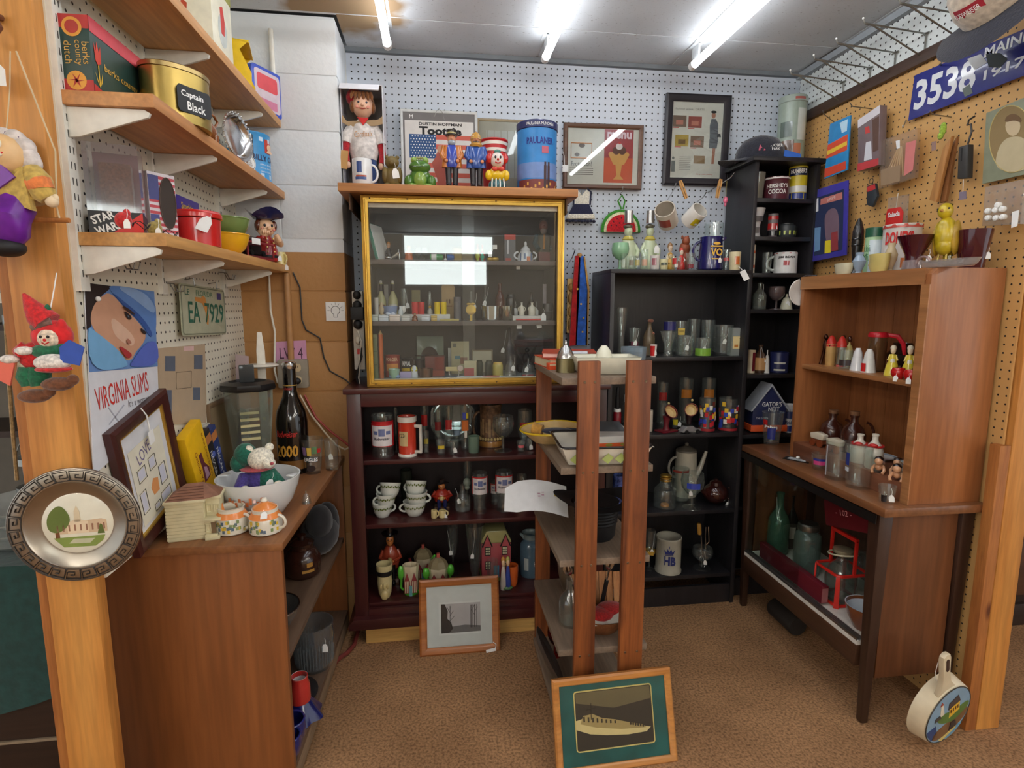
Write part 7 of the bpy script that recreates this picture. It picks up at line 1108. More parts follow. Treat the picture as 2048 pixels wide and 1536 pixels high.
o=thing('book','white-edged cookbook with an orange flower cover lying in the enamel tray','book',(.56,1.76,RS[1]+.048),R(3));obj('cover',cb(.15,.17,.035),pap((222,220,214)),o,bevel=.002);decal(o,[rect(-.07,.002,.07,.014)],pap((226,96,40)),-.0856);decal(o,[disc(-.03,.008,.012,.005),disc(.02,.008,.012,.005)],pap((160,150,60)),-.086);obj('sleeve',tr(cb(.12,.16,.004),(.0,.03,.034),(R(4),0,R(-12))),glass((130,134,140),.1,1,.55),o,bevel=.001)
o=thing('serving_tray','round floral tray with yellow rim on the rack shelf','tray',(.418,1.985,RS[1]+.002),rot=(R(0),R(-3),0));obj('dish',shell([(.6,0),(.7,.25),(1,1)],.118,.045,.003,.15,32),mat((206,176,120),.4),o);obj('rim',tube([(.118*math.cos(R(a)),.118*math.sin(R(a)),.045)for a in range(0,360,10)],.004,6,True),cer((214,180,40)),o);obj('floral_print',lathe([(.082,.0135),(.108,.036)],28),clo((190,130,110),120),o)
o=thing('gloves','pair of navy work gloves with tan cuffs lying in the floral tray','gloves',(.43,1.95,RS[1]+.046),R(-15));obj('palm',J(ell((0,-.02,0),(.06,.03,.012)),*[tube([(.03-.0,-.03+.014*k,0),(.07,-.04+.017*k,-.002),(.085,-.042+.018*k,-.004)],.007,7)for k in range(4)],tube([(-.01,-.04,0),(.02,-.056,0)],.008,7)),clo((34,36,56),70),o);obj('cuff',J(tube([(-.055,-.02,0),(-.09,-.012,.006)],[.022,.024],9)),clo((190,140,60),70),o)
o=thing('sale_card','large curled white card with small print sticking out from the rack','card',(.385,1.86,RS[2]+.115),rot=(R(4),R(2),R(-8)));v=[];n=10
for i in range(n+1):x=-.16+.22*i/n;zc=.02*math.sin(3.2*i/n);v+=[(x,-.07+(.03 if i<2 else 0)*(2-i)/2,zc-.03),(x,.06-(.04 if i<2 else 0)*(2-i)/2,zc+.03)]
obj('sheet',(v,[(2*i,2*i+2,2*i+3,2*i+1)for i in range(n)]),pap((220,220,220)),o);obj('print',J(*[bx(-.045+.013*(k%2),-.036+.013*(k%2),-.03+.012*k,-.023+.012*k,.0245,.0255)for k in range(5)]),pap((190,150,170)),o,smooth=0,kind='stuff');obj('print',prism(disc(.02,.0,.016,.012,12),-.002,.002),pap((206,176,70)),o,loc=(.01,0,.02),rot=(R(90),0,0))
x=.535;o=thing('straw_hat','black ribbed felt hat standing upside down on the rack','hat',(x,1.80,RS[2]));BF_=mat((24,24,27),.55,0,.2);obj('crown',lathe([(0,0),(.058,0),(.066,.012),(.07,.06),(.074,.11),(.078,.13),(.06,.13),(.0,.12)],28),BF_,o);obj('ribbon',J(*[lathe([(.0705+.0008*k,.055+.011*k),(.074+.0008*k,.06+.011*k),(.0712+.0008*k,.065+.011*k)],28)for k in range(6)]),BF_,o,kind='stuff');obj('brim',([(r_*math.cos(R(a))*1.25,r_*math.sin(R(a)),.128+.018*(r_-.07)/.06+.02*((r_-.07)/.06)*math.cos(R(2*a)))for r_ in(.07,.095,.12)for a in range(0,360,12)],[(i*30+j,i*30+(j+1)%30,i*30+30+(j+1)%30,i*30+30+j)for i in range(2)for j in range(30)]),BF_,o)
ptag(o,(.13,-.02,.13),.03);obj('hat_cord',tube([(.12,-.03,.14),(.145,-.034,.15),(.15,-.034,.12),(.135,-.03,.1)],.004,7),WHITE,o)
o=G('bottle','glass_carafe','clear waisted glass bottle on the lower rack shelf','bottle',1118,1164,1160,1.78,RS[3],group=g4);o=G('bowl','enamel_bowl','dull metal bowl at the back of the lower rack shelf','bowl',1115,1170,1125,1.98,RS[3],met((150,146,132),.4),group=g4)
o=thing('wicker_basket','split-wood basket with red cloth lining on the lower rack shelf','basket',(.545,1.75,RS[3]));WKR=wood((170,112,66),(200,146,96),'z',14,.6);obj('body',lathe([(0,0),(.06,0),(.085,.03),(.1,.06),(.096,.06),(.08,.032),(.055,.006),(0,.006)],28),wood((120,72,40),(150,96,56),'z',14,.6),o)
for k in range(7):obj('stave',tr(bx(-.012,.012,-.002,.001,0,.11),((-.075+.025*k),.06-.0012*abs(k-3)**2,.05),(R(-12),0,0)),WKR,o,smooth=0)
fig_ell(o,'cloth',[((-.02,-.03,.06),(.06,.04,.02)),((.03,-.01,.065),(.05,.04,.02))],clo((176,30,30)));obj('paper',J(tr(cb(.07,.05,.002),(-.03,-.06,.058),(R(15),R(8),R(20))),tr(cb(.06,.05,.002),(.03,-.055,.06),(R(20),R(-10),R(-10)))),pap((206,206,196)),o,smooth=0,kind='stuff')
for k,(x,lab)in enumerate(((.50,'black-handled steel carving knife standing in the basket'),(.535,'chrome kitchen utensil with black handle standing in the basket'),(.56,'chrome serving spoon standing in the basket'))):o=thing('kitchen_utensil',lab,'utensil',(x,1.80,RS[3]+.03),rot=(R(10),R(-22+14*k),0),group='utensils in the basket');obj('handle',tube([(0,0,0),(0,0,.12)],.008,8),BLACK,o);obj('head',J(tube([(0,0,.12),(0,0,.17)],.004,7),ell((0,0,.19),(.016,.006,.028))),CHROME,o)
o=thing('record_sleeve','dark plastic sleeve with a white round label leaning at the edge of the rack','sleeve',(.645,1.80,RS[3]),rot=(R(-12),R(12),R(-14)));obj('sleeve',cb(.1,.004,.13),glass((70,74,80),.15,1,.6),o,bevel=.001);decal(o,[disc(-.024,.07,.034)],WHITE,-.0026)
o=thing('serving_platter','dark oval platter standing on edge at the bottom of the rack','platter',(.405,1.85,RS[4]),rot=(0,R(-20),0));obj('dish',tr(shell([(.8,0),(.9,.3),(1,1)],.11,.016,.004,.2,36,sx=.8,sy=1.2),(0,0,.088),(0,R(80),0)),mat((70,60,54),.4),o)
o=G('snifter','bud_vase','red glass vase with a wire handle at the bottom of the rack','vase',1095,1125,1240,1.97,RS[4],glass((150,40,30),.05,1.3,.35),group=g4)
o=thing('paperback','black and white printed booklet on the bottom of the rack','booklet',(.53,1.70,RS[4]),R(15));obj('cover',cb(.1,.13,.012),pap((60,56,54)),o,bevel=.001);obj('print',tr(prism(rect(-.03,-.05,.0,-.02),0,.0006),(0,0,.0125),(R(90),0,0)),WHITE,o,smooth=0)
# ================================================================ BLACK BOOKCASES
gb='glassware in the wide black bookcase';gn='collectables in the narrow black bookcase'
def patch(o,kind,w_,h,lst):
 k={'pint':(.7,.3),'shot':(.76,.24),'flare':(.5,.4)}.get(kind,(.98,.02))
 for c,a0,a1,z0,z1 in lst:obj('print',wrap(w_/2*(k[0]+k[1]*z0)+.0012,a0,a1,h*z0,h*z1,w_/2*(k[0]+k[1]*z1)+.0012,n=5),cer(c),o)
def GP(kind,name,label,cat,x0,x1,pt,Y,z,m=None,pr=(),**k):
 o=G(kind,name,label,cat,x0,x1,pt,Y,z,m,**k);x,w_,h=dims(x0,x1,pt,Y,z);patch(o,kind,w_,h,pr);return o
BT=BTOP
GP('goblet','sherbet_dish','opaque jade green footed sherbet glass on top of the wide bookcase','glass',1224,1258,486,2.39,BT,mat((140,190,150),.25,0,.03,.4),group=gb)
for a,c,lab in((1238,1278,'chef-shaped ceramic liquor bottle beside the jade sherbet glass'),(1283,1320,'chef-shaped ceramic liquor bottle with white tag under the cream mug')):
 x,w_,h=dims(a,c,420,2.53,BT);r=w_/2;o=thing('figural_bottle',lab,'bottle',(x,2.53,BT),group='chef bottles');PG=cer((200,212,176))
 obj('body',solid([(.75,0),(.95,.05),(.85,.3),(.6,.5),(.35,.56)],r,h,18,sy=.8),PG,o);obj('scarf',lathe([(r*.45,h*.5),(r*.6,h*.53),(r*.4,h*.58)],16),cer((206,190,90)),o);hd=obj('head',J(ell((0,0,h*.66),(r*.4,r*.38,h*.1)),ell((0,-r*.4,h*.65),r*.09)),PG,o);obj('beret',ell((-r*.05,r*.02,h*.735),(r*.46,r*.44,h*.045)),cer((90,84,66)),hd);obj('cap',solid([(1,0),(1,1)],r*.42,h*.2,16,(0,0,h*.79)),met((190,190,190),.3),o)
 for s in(-1,1):obj('arm',tube([(s*r*.55,0,h*.46),(s*r*.95,-r*.2,h*.34),(s*r*.75,-r*.5,h*.24)],r*.2,9),PG,o)
 if 'tag' in lab:ptag(o,(r*.4,-r,h*.42),.035)
for kd,nm,lab,a,c,t,Y,m,pr in(('shot','shot_glass','plain clear shot glass in front of the jade sherbet glass',1240,1256,507,2.36,None,()),('mug','miniature_mug','miniature glass mug with grey etched crest',1257,1269,512,2.37,None,[((120,110,90),-40,40,.3,.7)]),('mug','miniature_mug','miniature glass mug with yellow etched crest',1269,1281,512,2.37,None,[((170,160,90),-40,40,.3,.7)]),('tumbler','shot_glass','clear shot glass with faint orange scene',1282,1297,499,2.38,None,[((196,150,120),-40,40,.2,.5)]),('tumbler','shot_glass','white ceramic shot glass with a purple and brown picture',1301,1319,511,2.36,cer((214,210,206)),[((150,80,90),-35,15,.3,.8)]),('tumbler','shot_glass','white shot glass with yellow-green scene',1320,1336,518,2.355,cer((216,214,170)),[((70,80,60),-40,40,.4,.65)]),('shot','shot_glass','shot glass with a red Santa print',1343,1362,514,2.36,None,[((190,40,44),-50,0,.4,.9),((226,220,216),-20,20,.2,.45)]),('shot','shot_glass','clear shot glass with maroon and white print beside the blue pitcher',1373,1391,506,2.37,None,[((130,50,60),-40,40,.1,.35)]),('tumbler','tumbler','clear plastic tumbler with red lettering beside the blue pitcher',1446,1461,499,2.40,None,[((170,60,60),-40,40,.45,.6)]),('tumbler','paper_cup','cream cup with a round orange emblem and long white tag',1460,1481,504,2.37,mat((222,210,170),.5),[((196,100,40),0,45,.3,.75)]),('tumbler','glass_carafe','plain clear carafe behind the blue pitcher',1411,1446,446,2.52,None,())):
 o=GP(kd,nm,lab,'glass' if 'cup' not in nm else 'cup',a,c,t,Y,BT,m,pr,group=gb,base=.12,hang=0 if 'mug' in nm else None)
 if 'tag' in lab:obj('price_tag',J(tr(prism(rect(-.012,-.045,.012,0),0,.001),(.03,-.035,-.003),(0,R(-28),0)),tube([(.015,-.02,.016),(.03,-.034,0)],.0012,4)),WHITE,o,smooth=0)
blob('angel_figurine','golden angel figurine on top of the wide bookcase','figurine',1332,1350,503,2.42,BT,[(206,160,60),(206,160,60),(226,200,150),(190,140,50)]);blob('santa_ornament','red and white rounded Santa ornament on top of the wide bookcase','ornament',1355,1372,493,2.41,BT,[(196,50,44),(226,222,214),(226,200,180),(206,60,50)])
blob('angel_figurine','tall white winged figurine with tag behind the golden angel','figurine',1330,1352,482,2.52,BT,[(216,196,150),(220,210,190),(226,200,170),(150,110,70)])
x,w_,h=dims(1355,1386,472,2.5,BT);o=thing('totem_figure','stacked red-brown wooden bear totem behind the shot glasses','figurine',(x,2.5,BT));fig_ell(o,'lower_bear',[((0,0,h*.25),(w_*.42,w_*.35,h*.25)),((0,-w_*.25,h*.42),(w_*.26,w_*.22,h*.14))],mat((140,66,40),.5,0,.3));fig_ell(o,'upper_bear',[((0,0,h*.65),(w_*.34,w_*.3,h*.2)),((0,-w_*.15,h*.86),(w_*.24,w_*.2,h*.13)),((-w_*.18,0,h*.97),(w_*.08,w_*.06,h*.05)),((w_*.18,0,h*.97),(w_*.08,w_*.06,h*.05))],mat((150,76,46),.5,0,.3))
x,w_,h=dims(1399,1446,474,2.41,BT);r=w_/2;o=thing('pitcher','cobalt blue ceramic whisky pitcher with gold lettering on the wide bookcase','pitcher',(x,2.41,BT));CB_=mat((24,22,92),.18,0,.03,.6)
obj('body',shell([(.88,0),(1,.05),(1,.2),(.86,.9),(.9,1)],r,h,.004,.05,10),CB_,o);obj('spout',prism([(r*.75,h*.84),(r*.8,h),(r*1.25,h*1.0),(r*1.0,h*.9)],-r*.25,r*.25),CB_,o,bevel=.003);obj('handle',handle(r*.9,h*.3,h*.86,r*.6,.006,180),CB_,o);text(o,'VO',h*.22,GOLD,(0,-r-.0015,h*.42),r*1.0,bold=.03);decal(o,[rect(-r*.5,h*.68,r*.5,h*.72),rect(-r*.4,h*.32,r*.4,h*.35),disc(0,h*.78,r*.3,h*.04)],GOLD,-r-.0012);ptag(o,(r*.3,-r-.002,h*.36),.02)
z=BS[0]
for kd,nm,lab,a,c,t,Y,m,pr in(('flare','bud_vase','tall cut-glass bud vase at the left of the bookcase shelf',1232,1257,615,2.42,None,()),('shot','cordial_glass','amethyst-based cordial glass with a tag',1258,1281,656,2.45,None,[((110,40,70),-180,180,.05,.5)]),('bottle','syrup_bottle','waisted bottle dressed with a raffia bow',1288,1311,638,2.45,glass((170,150,120),.1,1.4,.3),()),('shot','shot_glass','white and red striped shot glass with a tag',1300,1314,689,2.36,cer((220,210,206)),[((196,40,44),-60,20,.1,.9)]),('flare','beer_glass','hourglass-shaped beer glass on the bookcase shelf',1322,1353,663,2.36,None,()),('tumbler','tumbler','tumbler with dark blue rim behind the hourglass beer glass',1329,1352,642,2.48,None,[((50,50,110),-90,90,.72,.98)]),('pint','pint_glass','pint glass with an oval gold brewery emblem',1350,1376,642,2.44,None,[((206,180,90),-30,30,.6,.8)]),('tumbler','tumbler','ringed clear tumbler with a tag',1360,1386,671,2.36,None,()),('tumbler','tumbler','tall plain highball glass behind the ringed tumbler',1376,1400,638,2.5,None,()),('tumbler','tumbler','clear tumbler with green leaf band and a white tag',1393,1421,676,2.36,None,[((120,170,60),-80,80,.05,.45)]),('tumbler','tumbler','tall dark highball glass behind the green leaf tumbler',1404,1430,640,2.49,None,()),('tumbler','ice_glass','large grid-patterned rocks glass with a tag',1431,1466,650,2.40,None,())):
 o=GP(kd,nm,lab,'glass',a,c,t,Y,z,m,pr,group=gb,base=.1,tag=.006 if 'tag' in lab else None);x,w_,h=dims(a,c,t,Y,z)
 if 'raffia' in lab:fig_ell(o,'bow',[((-.01,-.012,h*.55),(.012,.006,.008)),((.012,-.012,h*.6),(.012,.006,.008)),((.004,-.012,h*.95),(.014,.01,.008))],clo((130,80,60)))
 if 'grid' in lab:obj('grid_rib',J(*[tube([(w_/2*math.cos(R(t_)),w_/2*math.sin(R(t_)),h*q)for t_ in range(180,361,15)],.0012,4)for q in(.15,.3,.45,.6)]),GL,o,kind='stuff')
 if 'emblem' in lab:text(o,'SCHAEFER',h*.06,INK,(0,-w_/2*.93-.002,h*.68),w_*.4,rad=w_/2)
o,w_,h=carton('miniature_box','clear boxed miniature bottle with cream label on the bookcase shelf','box',1463,1493,656,2.37,z,(190,196,190),.03,[((226,206,150),.15,.25,.6,.7),((190,120,50),.25,.3,.5,.4)],m=glass((214,220,216),.08,1.4,.35))
z=BS[1];MR=mat((110,20,34),.35)
x,w_,h=dims(1228,1244,770,2.40,z);o=thing('beer_tap_handle','red beer tap handle standing on the bookcase shelf','tap handle',(x,2.40,z));obj('grip',solid([(.8,0),(1,.05),(1,.42),(.8,.45)],w_/2,h,16),mat((130,20,34),.3),o);obj('collar',solid([(1,0),(.9,1)],w_*.45,h*.06,14,(0,0,h*.45)),WHITE,o);obj('lever',solid([(.5,0),(.6,.3),(.3,1)],w_/2,h*.45,12,(0,0,h*.5)),BLACK,o)
for a,c,t,lab,pc in((1316,1337,765,'pilsner glass with a red beer label behind the maroon scoop',(150,40,40)),(1360,1387,757,'tall glass with a round gold emblem behind the maroon scoop',(176,110,40)),(1406,1432,757,'tall glass with a round gold emblem behind the cartoon glasses',(176,110,40)),(1247,1262,770,'smoked tall glass with white lettering behind the tap handle',(170,170,176))):GP('tumbler','beer_glass',lab,'glass',a,c,t,2.53,z,None,[(pc,-40,40,.6,.78)],group=gb)
GP('mug','beer_mug','white relief beer mug half hidden by the rack post','mug',1290,1306,820,2.42,z,cer((206,196,180)),(),group=gb);GP('goblet','wine_glass','pale wine glass behind the maroon scoop','glass',1318,1338,806,2.47,z,None,(),group=gb)
for k,(px,t,lab)in enumerate(((1333,806,'maroon stand with tilted cream oval scoop'),(1378,799,'dark stand with tilted cream oval scoop beside the cartoon glasses'))):
 x=onY(px,840,2.40).x;h=onY(px,t,2.40).z-z;o=thing('snack_scoop',lab,'scoop',(x,2.40,z),R(20-50*k));obj('base',prism(rrect(-.045,0,.045,.008,.003),-.03,.03),MR if not k else CHROME,o,bevel=.002);obj('stem',solid([(1,0),(.5,.4),(.9,1)],.02,h*.55,14),MR if not k else mat((40,20,26),.3),o);obj('cup',tr(shell([(.3,0),(.8,.35),(1,1)],.034,.03,.003,.1,22,sx=.85),(0,-.01,h*.62),(R(52),R(-14+50*k),0)),MR,o);obj('lining',tr(lathe([(0,.006),(.022,.012),(.0325,.0305)],22,sx=.85),(0,-.01,h*.62),(R(52),R(-14+50*k),0)),mat((214,186,130),.35),o);obj('tip',ell((.01,.0,h*.98),.006),cer((206,190,130)),o)
for a,c,lab in((1401,1431,'cartoon glass with red, blue and yellow figures nearest the scoop'),(1441,1476,'cartoon glass with red, blue and yellow figures nearest the bookcase side')):
 o=G('tumbler','cartoon_glass',lab,'glass',a,c,796,2.38,z,group='cartoon glasses');x,w_,h=dims(a,c,796,2.38,z);random.seed(a)
 for cc,n_,lo,hi in(((50,70,170),7,.1,.7),((190,40,50),7,.12,.75),((230,190,60),5,.4,.85),((230,226,216),5,.15,.7),((120,60,50),4,.3,.8)):
  q=[(random.uniform(-80,60),random.uniform(lo,hi))for _ in range(n_)];obj('print',J(*[wrap(w_/2+.001+.0003*i,t_,t_+22,h*zz,h*min(zz+.13,.92),n=3)for i,(t_,zz)in enumerate(q)]),cer(cc),o,kind='stuff')
 obj('foot_print',wrap(w_/2+.0008,-90,90,h*.04,h*.12,n=8),cer((150,40,50)),o)
o=GP('shot','shot_glass','small glass with yellow smiling emblem and white tag','glass',1344,1358,830,2.45,z,None,[((206,190,40),-40,40,.3,.7)],group=gb,tag=.02)
x=onY(1382,862,2.345).x;o=thing('toy_car','small chrome and black toy car at the front of the bookcase shelf','toy car',(x,2.358,z),R(14));obj('body',prism([(-.05,.008),(.05,.008),(.05,.018),(.02,.022),(.008,.034),(-.03,.034),(-.045,.02)],-.015,.015),mat((190,192,196),.2,.6),o,bevel=.002);obj('roof',bx(-.028,.006,-.012,.012,.032,.037),BLACK,o,bevel=.002)
for q in(-.03,.03):
 for s in(-1,1):obj('wheel',tr(solid([(1,0),(1,.006)],.009,1,12),(q,s*.017+.003,.009),(R(90),0,0)),BLACK,o)
z=BS[2];PC=mat((206,200,182),.3,0,.05,.3)
x,w_,h=dims(1352,1394,900,2.55,z);r=w_/2;o=thing('coffee_pot','tall white coffee pot with grey lid at the back of the bookcase','coffee pot',(x,2.55,z));obj('body',solid([(1,0),(1.02,.03),(.96,.5),(.92,.97)],r,h,24),PC,o);ld=obj('lid',solid([(.95,0),(.9,.3),(.4,.8),(.15,1)],r,h*.12,20,(0,0,h*.97)),mat((120,112,100),.4),o);obj('knob',ell((0,0,h*1.12),r*.18),mat((120,112,100),.4),ld);obj('spout',tube([(r*.8,0,h*.35),(r*1.4,0,h*.6),(r*1.9,0,h*.95)],[r*.34,r*.24,r*.14],10),PC,o);obj('handle',handle(r*.95,h*.4,h*.85,r*.7,.006,180),mat((176,170,160),.4),o)
o=GP('jar','decanter','round clear glass decanter with gold ringed collar','decanter',1310,1352,968,2.40,z,None,(),group=gb);x,w_,h=dims(1310,1352,968,2.4,z);obj('neck',shell([(1,0),(.7,1)],w_*.3,h*.3,.002,.02,16,(0,0,h*.9)),GL,o);obj('collar',J(*[solid([(.8,0),(1,.5),(.8,1)],w_*.26,h*.08,16,(0,0,h*(1.1+.1*k)))for k in range(3)]),GOLD,o,kind='stuff');obj('amber_base',solid([(1,0),(.9,1)],w_*.2,h*.08,14,(0,0,h*.06)),cer((196,130,60)),o)
GP('goblet','wine_goblet','large goblet with a blue printed emblem and tag','glass',1364,1408,946,2.375,z,None,[((60,80,180),-30,35,.62,.78)],group=gb,tag=-.01);GP('mug','glass_mug','clear handled mug with red rim behind the decanter','mug',1346,1378,936,2.475,z,None,[((150,60,50),-60,60,.9,.97)],group=gb,hang=0);GP('tumbler','vase','blue and white speckled vase half hidden by the rack','vase',1226,1250,950,2.42,z,mat((70,84,140),.25,0,.7,.3,60),(),group=gb)
x,w_,h=dims(1408,1456,962,2.42,z);r=w_/2;o=thing('teapot','shiny brown glazed teapot with a string tag on the bookcase shelf','teapot',(x,2.42,z));BG=mat((60,26,22),.1,.2,.1,.8);obj('body',J(ell((0,0,h*.45),(r,r*.95,h*.45))),BG,o);obj('lid',solid([(.5,0),(.45,.5),(.12,.8),(.16,1)],r,h*.26,18,(0,0,h*.82)),BG,o);obj('spout',tube([(-r*.8,-.01,h*.4),(-r*1.15,-.01,h*.6),(-r*1.3,-.01,h*.85)],[r*.22,r*.15,r*.1],9),BG,o);obj('handle',handle(r*.95,h*.25,h*.75,r*.35,.005,-30),BG,o);ptag(o,(r*.8,-r*.5,h*.12),.03)
z=BS[3];SG=mat((176,172,156),.4,0,.08)
o=G('stein','beer_stein','grey stoneware beer stein with blue crown and HB on the bottom shelf','stein',1313,1363,1073,2.40,z,SG,group=gb);x,w_,h=dims(1313,1363,1073,2.4,z);r=w_/2*.94;BI=mat((40,52,120),.45);text(o,'HB',h*.26,BI,(.004,-r-.001,h*.28),r*.95,rad=r+.001,bold=.05);decal(o,[[(-.016,h*.6),(.018,h*.6),(.026,h*.74),(.014,h*.67),(.009,h*.76),(.001,h*.68),(-.007,h*.76),(-.012,h*.67),(-.024,h*.74)],rect(-.017,h*.57,.019,h*.59),rect(-.0005,h*.76,.0025,h*.84)],BI,-r-.0012);
o=GP('goblet','pressed_goblet','pressed glass goblet with a tag holding an egg beater','glass',1386,1425,1096,2.40,z,None,(),group=gb,tag=.01);x,w_,h=dims(1386,1425,1096,2.4,z)
o=thing('egg_beater','hand egg beater with yellow wooden handle standing in the pressed goblet','egg beater',(x,2.40,z+h*.5),rot=(R(-4),R(-4),0));obj('frame',tube([(0,0,0),(0,0,.13)],.0028,7),CHROME,o);obj('handle',solid([(.8,0),(1,.1),(1,.9),(.8,1)],.01,.055,12,(-.008,0,.115)),mat((190,140,60),.4),o);obj('crank',tube([(.02,0,.04),(.02,-.004,.11),(.024,-.006,.15),(.036,-.006,.15),(.036,-.004,.075),(.022,0,.06)],.003,7),CHROME,o)
for a in range(0,180,45):obj('beater_loop',tube([(.016*math.sin(R(t_))*math.cos(R(a)),.016*math.sin(R(t_))*math.sin(R(a)),-.02+.03*math.cos(R(t_)))for t_ in range(0,360,30)],.001,5,True),CHROME,o)
GP('goblet','oil_lamp','small gilt and glass lamp half hidden by the rack post','lamp',1290,1312,1060,2.42,z,None,[((190,150,60),-180,180,.4,.5)],group=gb,tag=.01)
def CT(name,lab,a,c,t,z,col,Y=2.45,band=(),word=None,wc=(230,226,220),kind='can',cat='tin',**k):
 o=GP(kind,name,lab,cat,a,c,t,Y,z,mat(col,.35),band,group=gn,**k);x,w_,h=dims(a,c,t,Y,z)
 for s,zz,hh,ww in word or():text(o,s,h*hh,pap(wc),(0,-w_/2-.0016,h*zz),w_*ww,rad=w_/2+.0016,bold=.03)
 return o
n1,n2,n3,n4,n5,n6=NS
GP('pint','sugar_shaker','clear glass shaker with a wide metal rim in the narrow bookcase','shaker',1503,1530,346,2.46,n1,glass((190,186,170),.1,1.5,.3),(),group=gn);CT('cocoa_tin','maroon and white cocoa tin lettered COCOA in the narrow bookcase',1531,1577,356,n1,(84,34,44),word=[("HERSHEY'S",.5,.18,.85),('COCOA',.24,.2,.7)],band=[((220,214,210),-80,80,.9,.98)])
CT('cocoa_tin','yellow tin with dark blue bands in the narrow bookcase',1581,1614,334,n1,(200,180,40),band=[((40,60,130),-90,90,.04,.22),((28,34,60),-60,60,.72,.94),((214,214,206),-60,60,.24,.42)],word=[('HUMBERT',.78,.12,.9)])
CT('ceramic_cup','white souvenir cup with black view print and a wide rim',1497,1529,417,n2,(206,204,204),kind='flare',cat='cup',band=[((90,88,90),-70,70,.55,.72),((110,108,110),-50,40,.15,.35)]);CT('spice_jar','small shaker jar with red and black labels',1538,1556,428,n2,(120,110,110),kind='tumbler',cat='jar',band=[((176,40,40),-70,70,.35,.6),((30,28,30),-70,70,.1,.3),((176,40,40),-70,70,.75,.9)],tag=.008)
o=CT('jam_jar','squat dark jar with a lime green label',1558,1590,445,n2,(46,50,50),kind='jar',cat='jar',band=[((190,200,90),-80,80,.2,.45)])
CT('tobacco_tin','cream tin with an orange ring emblem at the shelf corner',1493,1511,490,n3,(216,206,184),band=[((196,96,50),0,60,.2,.3),((196,96,50),0,60,.7,.8),((196,96,50),-12,6,.3,.7)]);GP('shot','shot_glass','pair-stacked clear shot glass beside the whisky mug','glass',1526,1544,505,2.46,n3,None,(),group=gn,hang=0)
o=CT('coffee_mug','white mug lettered JIM BEAM with a red seal in the narrow bookcase',1552,1592,505,n3,(222,220,216),kind='mug',cat='mug',word=[('JIM BEAM',.68,.13,.75)],wc=(40,36,36),band=[((170,40,50),-14,14,.38,.6),((190,60,60),-90,90,.93,.96)],hang=180)
GP('bottle','medicine_bottle','square embossed clear bottle with a tag','bottle',1508,1533,566,2.46,n4,glass((206,212,204),.06,1.5,.15),(),group=gn,tag=.01);GP('goblet','wine_goblet','smoky amethyst goblet in the narrow bookcase','glass',1540,1569,573,2.46,n4,glass((190,170,170),.05,1.6,.2),(),group=gn);CT('ceramic_cup','cream flared cup with a white card tag',1563,1585,588,n4,(206,204,180),kind='bell',cat='cup',tag=.004)
CT('tobacco_tin','cream and maroon oval tin beside the stoneware jug',1497,1511,700,n5,(206,190,160),band=[((110,30,40),10,60,.1,.9)]);o=GP('jug','stoneware_jug','brown and tan stoneware jug with a string tag','jug',1511,1533,690,2.46,n5,cer((80,56,40)),[((196,150,100),-60,60,.1,.55)],group=gn,tag=.012);CT('ceramic_cup','navy cup with a white ring emblem beside a candlestick',1543,1576,704,n5,(34,40,84),kind='mug',cat='cup',band=[((206,206,190),-35,35,.12,.2),((206,206,190),-35,35,.45,.53)]);GP('bell','candlestick','slender white china candlestick with a tag','candlestick',1530,1541,700,2.44,n5,cer((214,212,204)),(),group=gn)
x,w_,h=dims(1497,1571,770,2.44,n6);o=thing('birdhouse_box',"navy house-shaped box lettered GATOR'S NEST on an orange base",'box',(x,2.44,n6+.01),R(-6));NVB=mat((36,44,84),.4);obj('body',prism([(-w_*.42,.03),(w_*.42,.03),(w_*.42,h*.52),(0,h*.96),(-w_*.42,h*.52)],-.04,.05),NVB,o,bevel=.001);obj('roof',prism([(-w_*.5,h*.44),(0,h),(w_*.5,h*.44),(w_*.47,h*.42),(0,h*.95),(-w_*.47,h*.42)],-.05,.06),mat((170,176,184),.4),o);obj('base',bx(-w_*.46,w_*.46,-.046,.055,0,.03),mat((226,90,40),.5),o,bevel=.002);text(o,"GATOR'S\n   NEST",h*.2,WHITE,(.01,-.0406,h*.42),w_*.5,bold=.02);text(o,'THE GREEN',h*.04,WHITE,(-w_*.18,-.0406,h*.26),w_*.3)
CT('spray_can','white and blue aerosol can beside the hutch',1571,1589,808,n6,(206,206,206),Y=2.42,band=[((40,56,120),-90,90,.04,.25),((60,70,110),-60,60,.5,.75)],word=[('Pickle',.3,.12,.8)],wc=(40,50,90))
x=onY(1525,305,2.46).x;o=thing('baseball_cap','black baseball cap with HOOSIER lettering on the narrow bookcase','cap',(x,2.48,NTOP),R(-10));CPB=clo((30,32,44),140);obj('crown',lathe([(.105,0),(.108,.02),(.1,.06),(.075,.095),(.035,.112),(0,.115)],24,sy=.95),CPB,o);obj('brim',([(-.1*t_-.0,-.05-.0*t_,.0)for t_ in()]+[((.1+.075*k*math.cos(R(a))**1)*-math.cos(R(a))if 0 else-(.075+.09*k)*math.cos(R(a))-.02,(.09)*math.sin(R(a)),.012-.02*k*abs(math.sin(R(a))))for k in(0,.5,1)for a in range(-80,81,16)],[(i*11+j,i*11+j+1,i*11+12+j,i*11+11+j)for i in range(2)for j in range(10)]),CPB,o);obj('button',ell((0,0,.115),.007),CPB,o);text(o,'HOOSIER\nPARK',.032,WHITE,(.03,-.104,.03),.06,rot=(R(-22),0,0));text(o,'H',.034,mat((190,90,110),.5),(-.025,-.1,.03),rot=(R(-22),0,0),shear=.3,bold=.03)
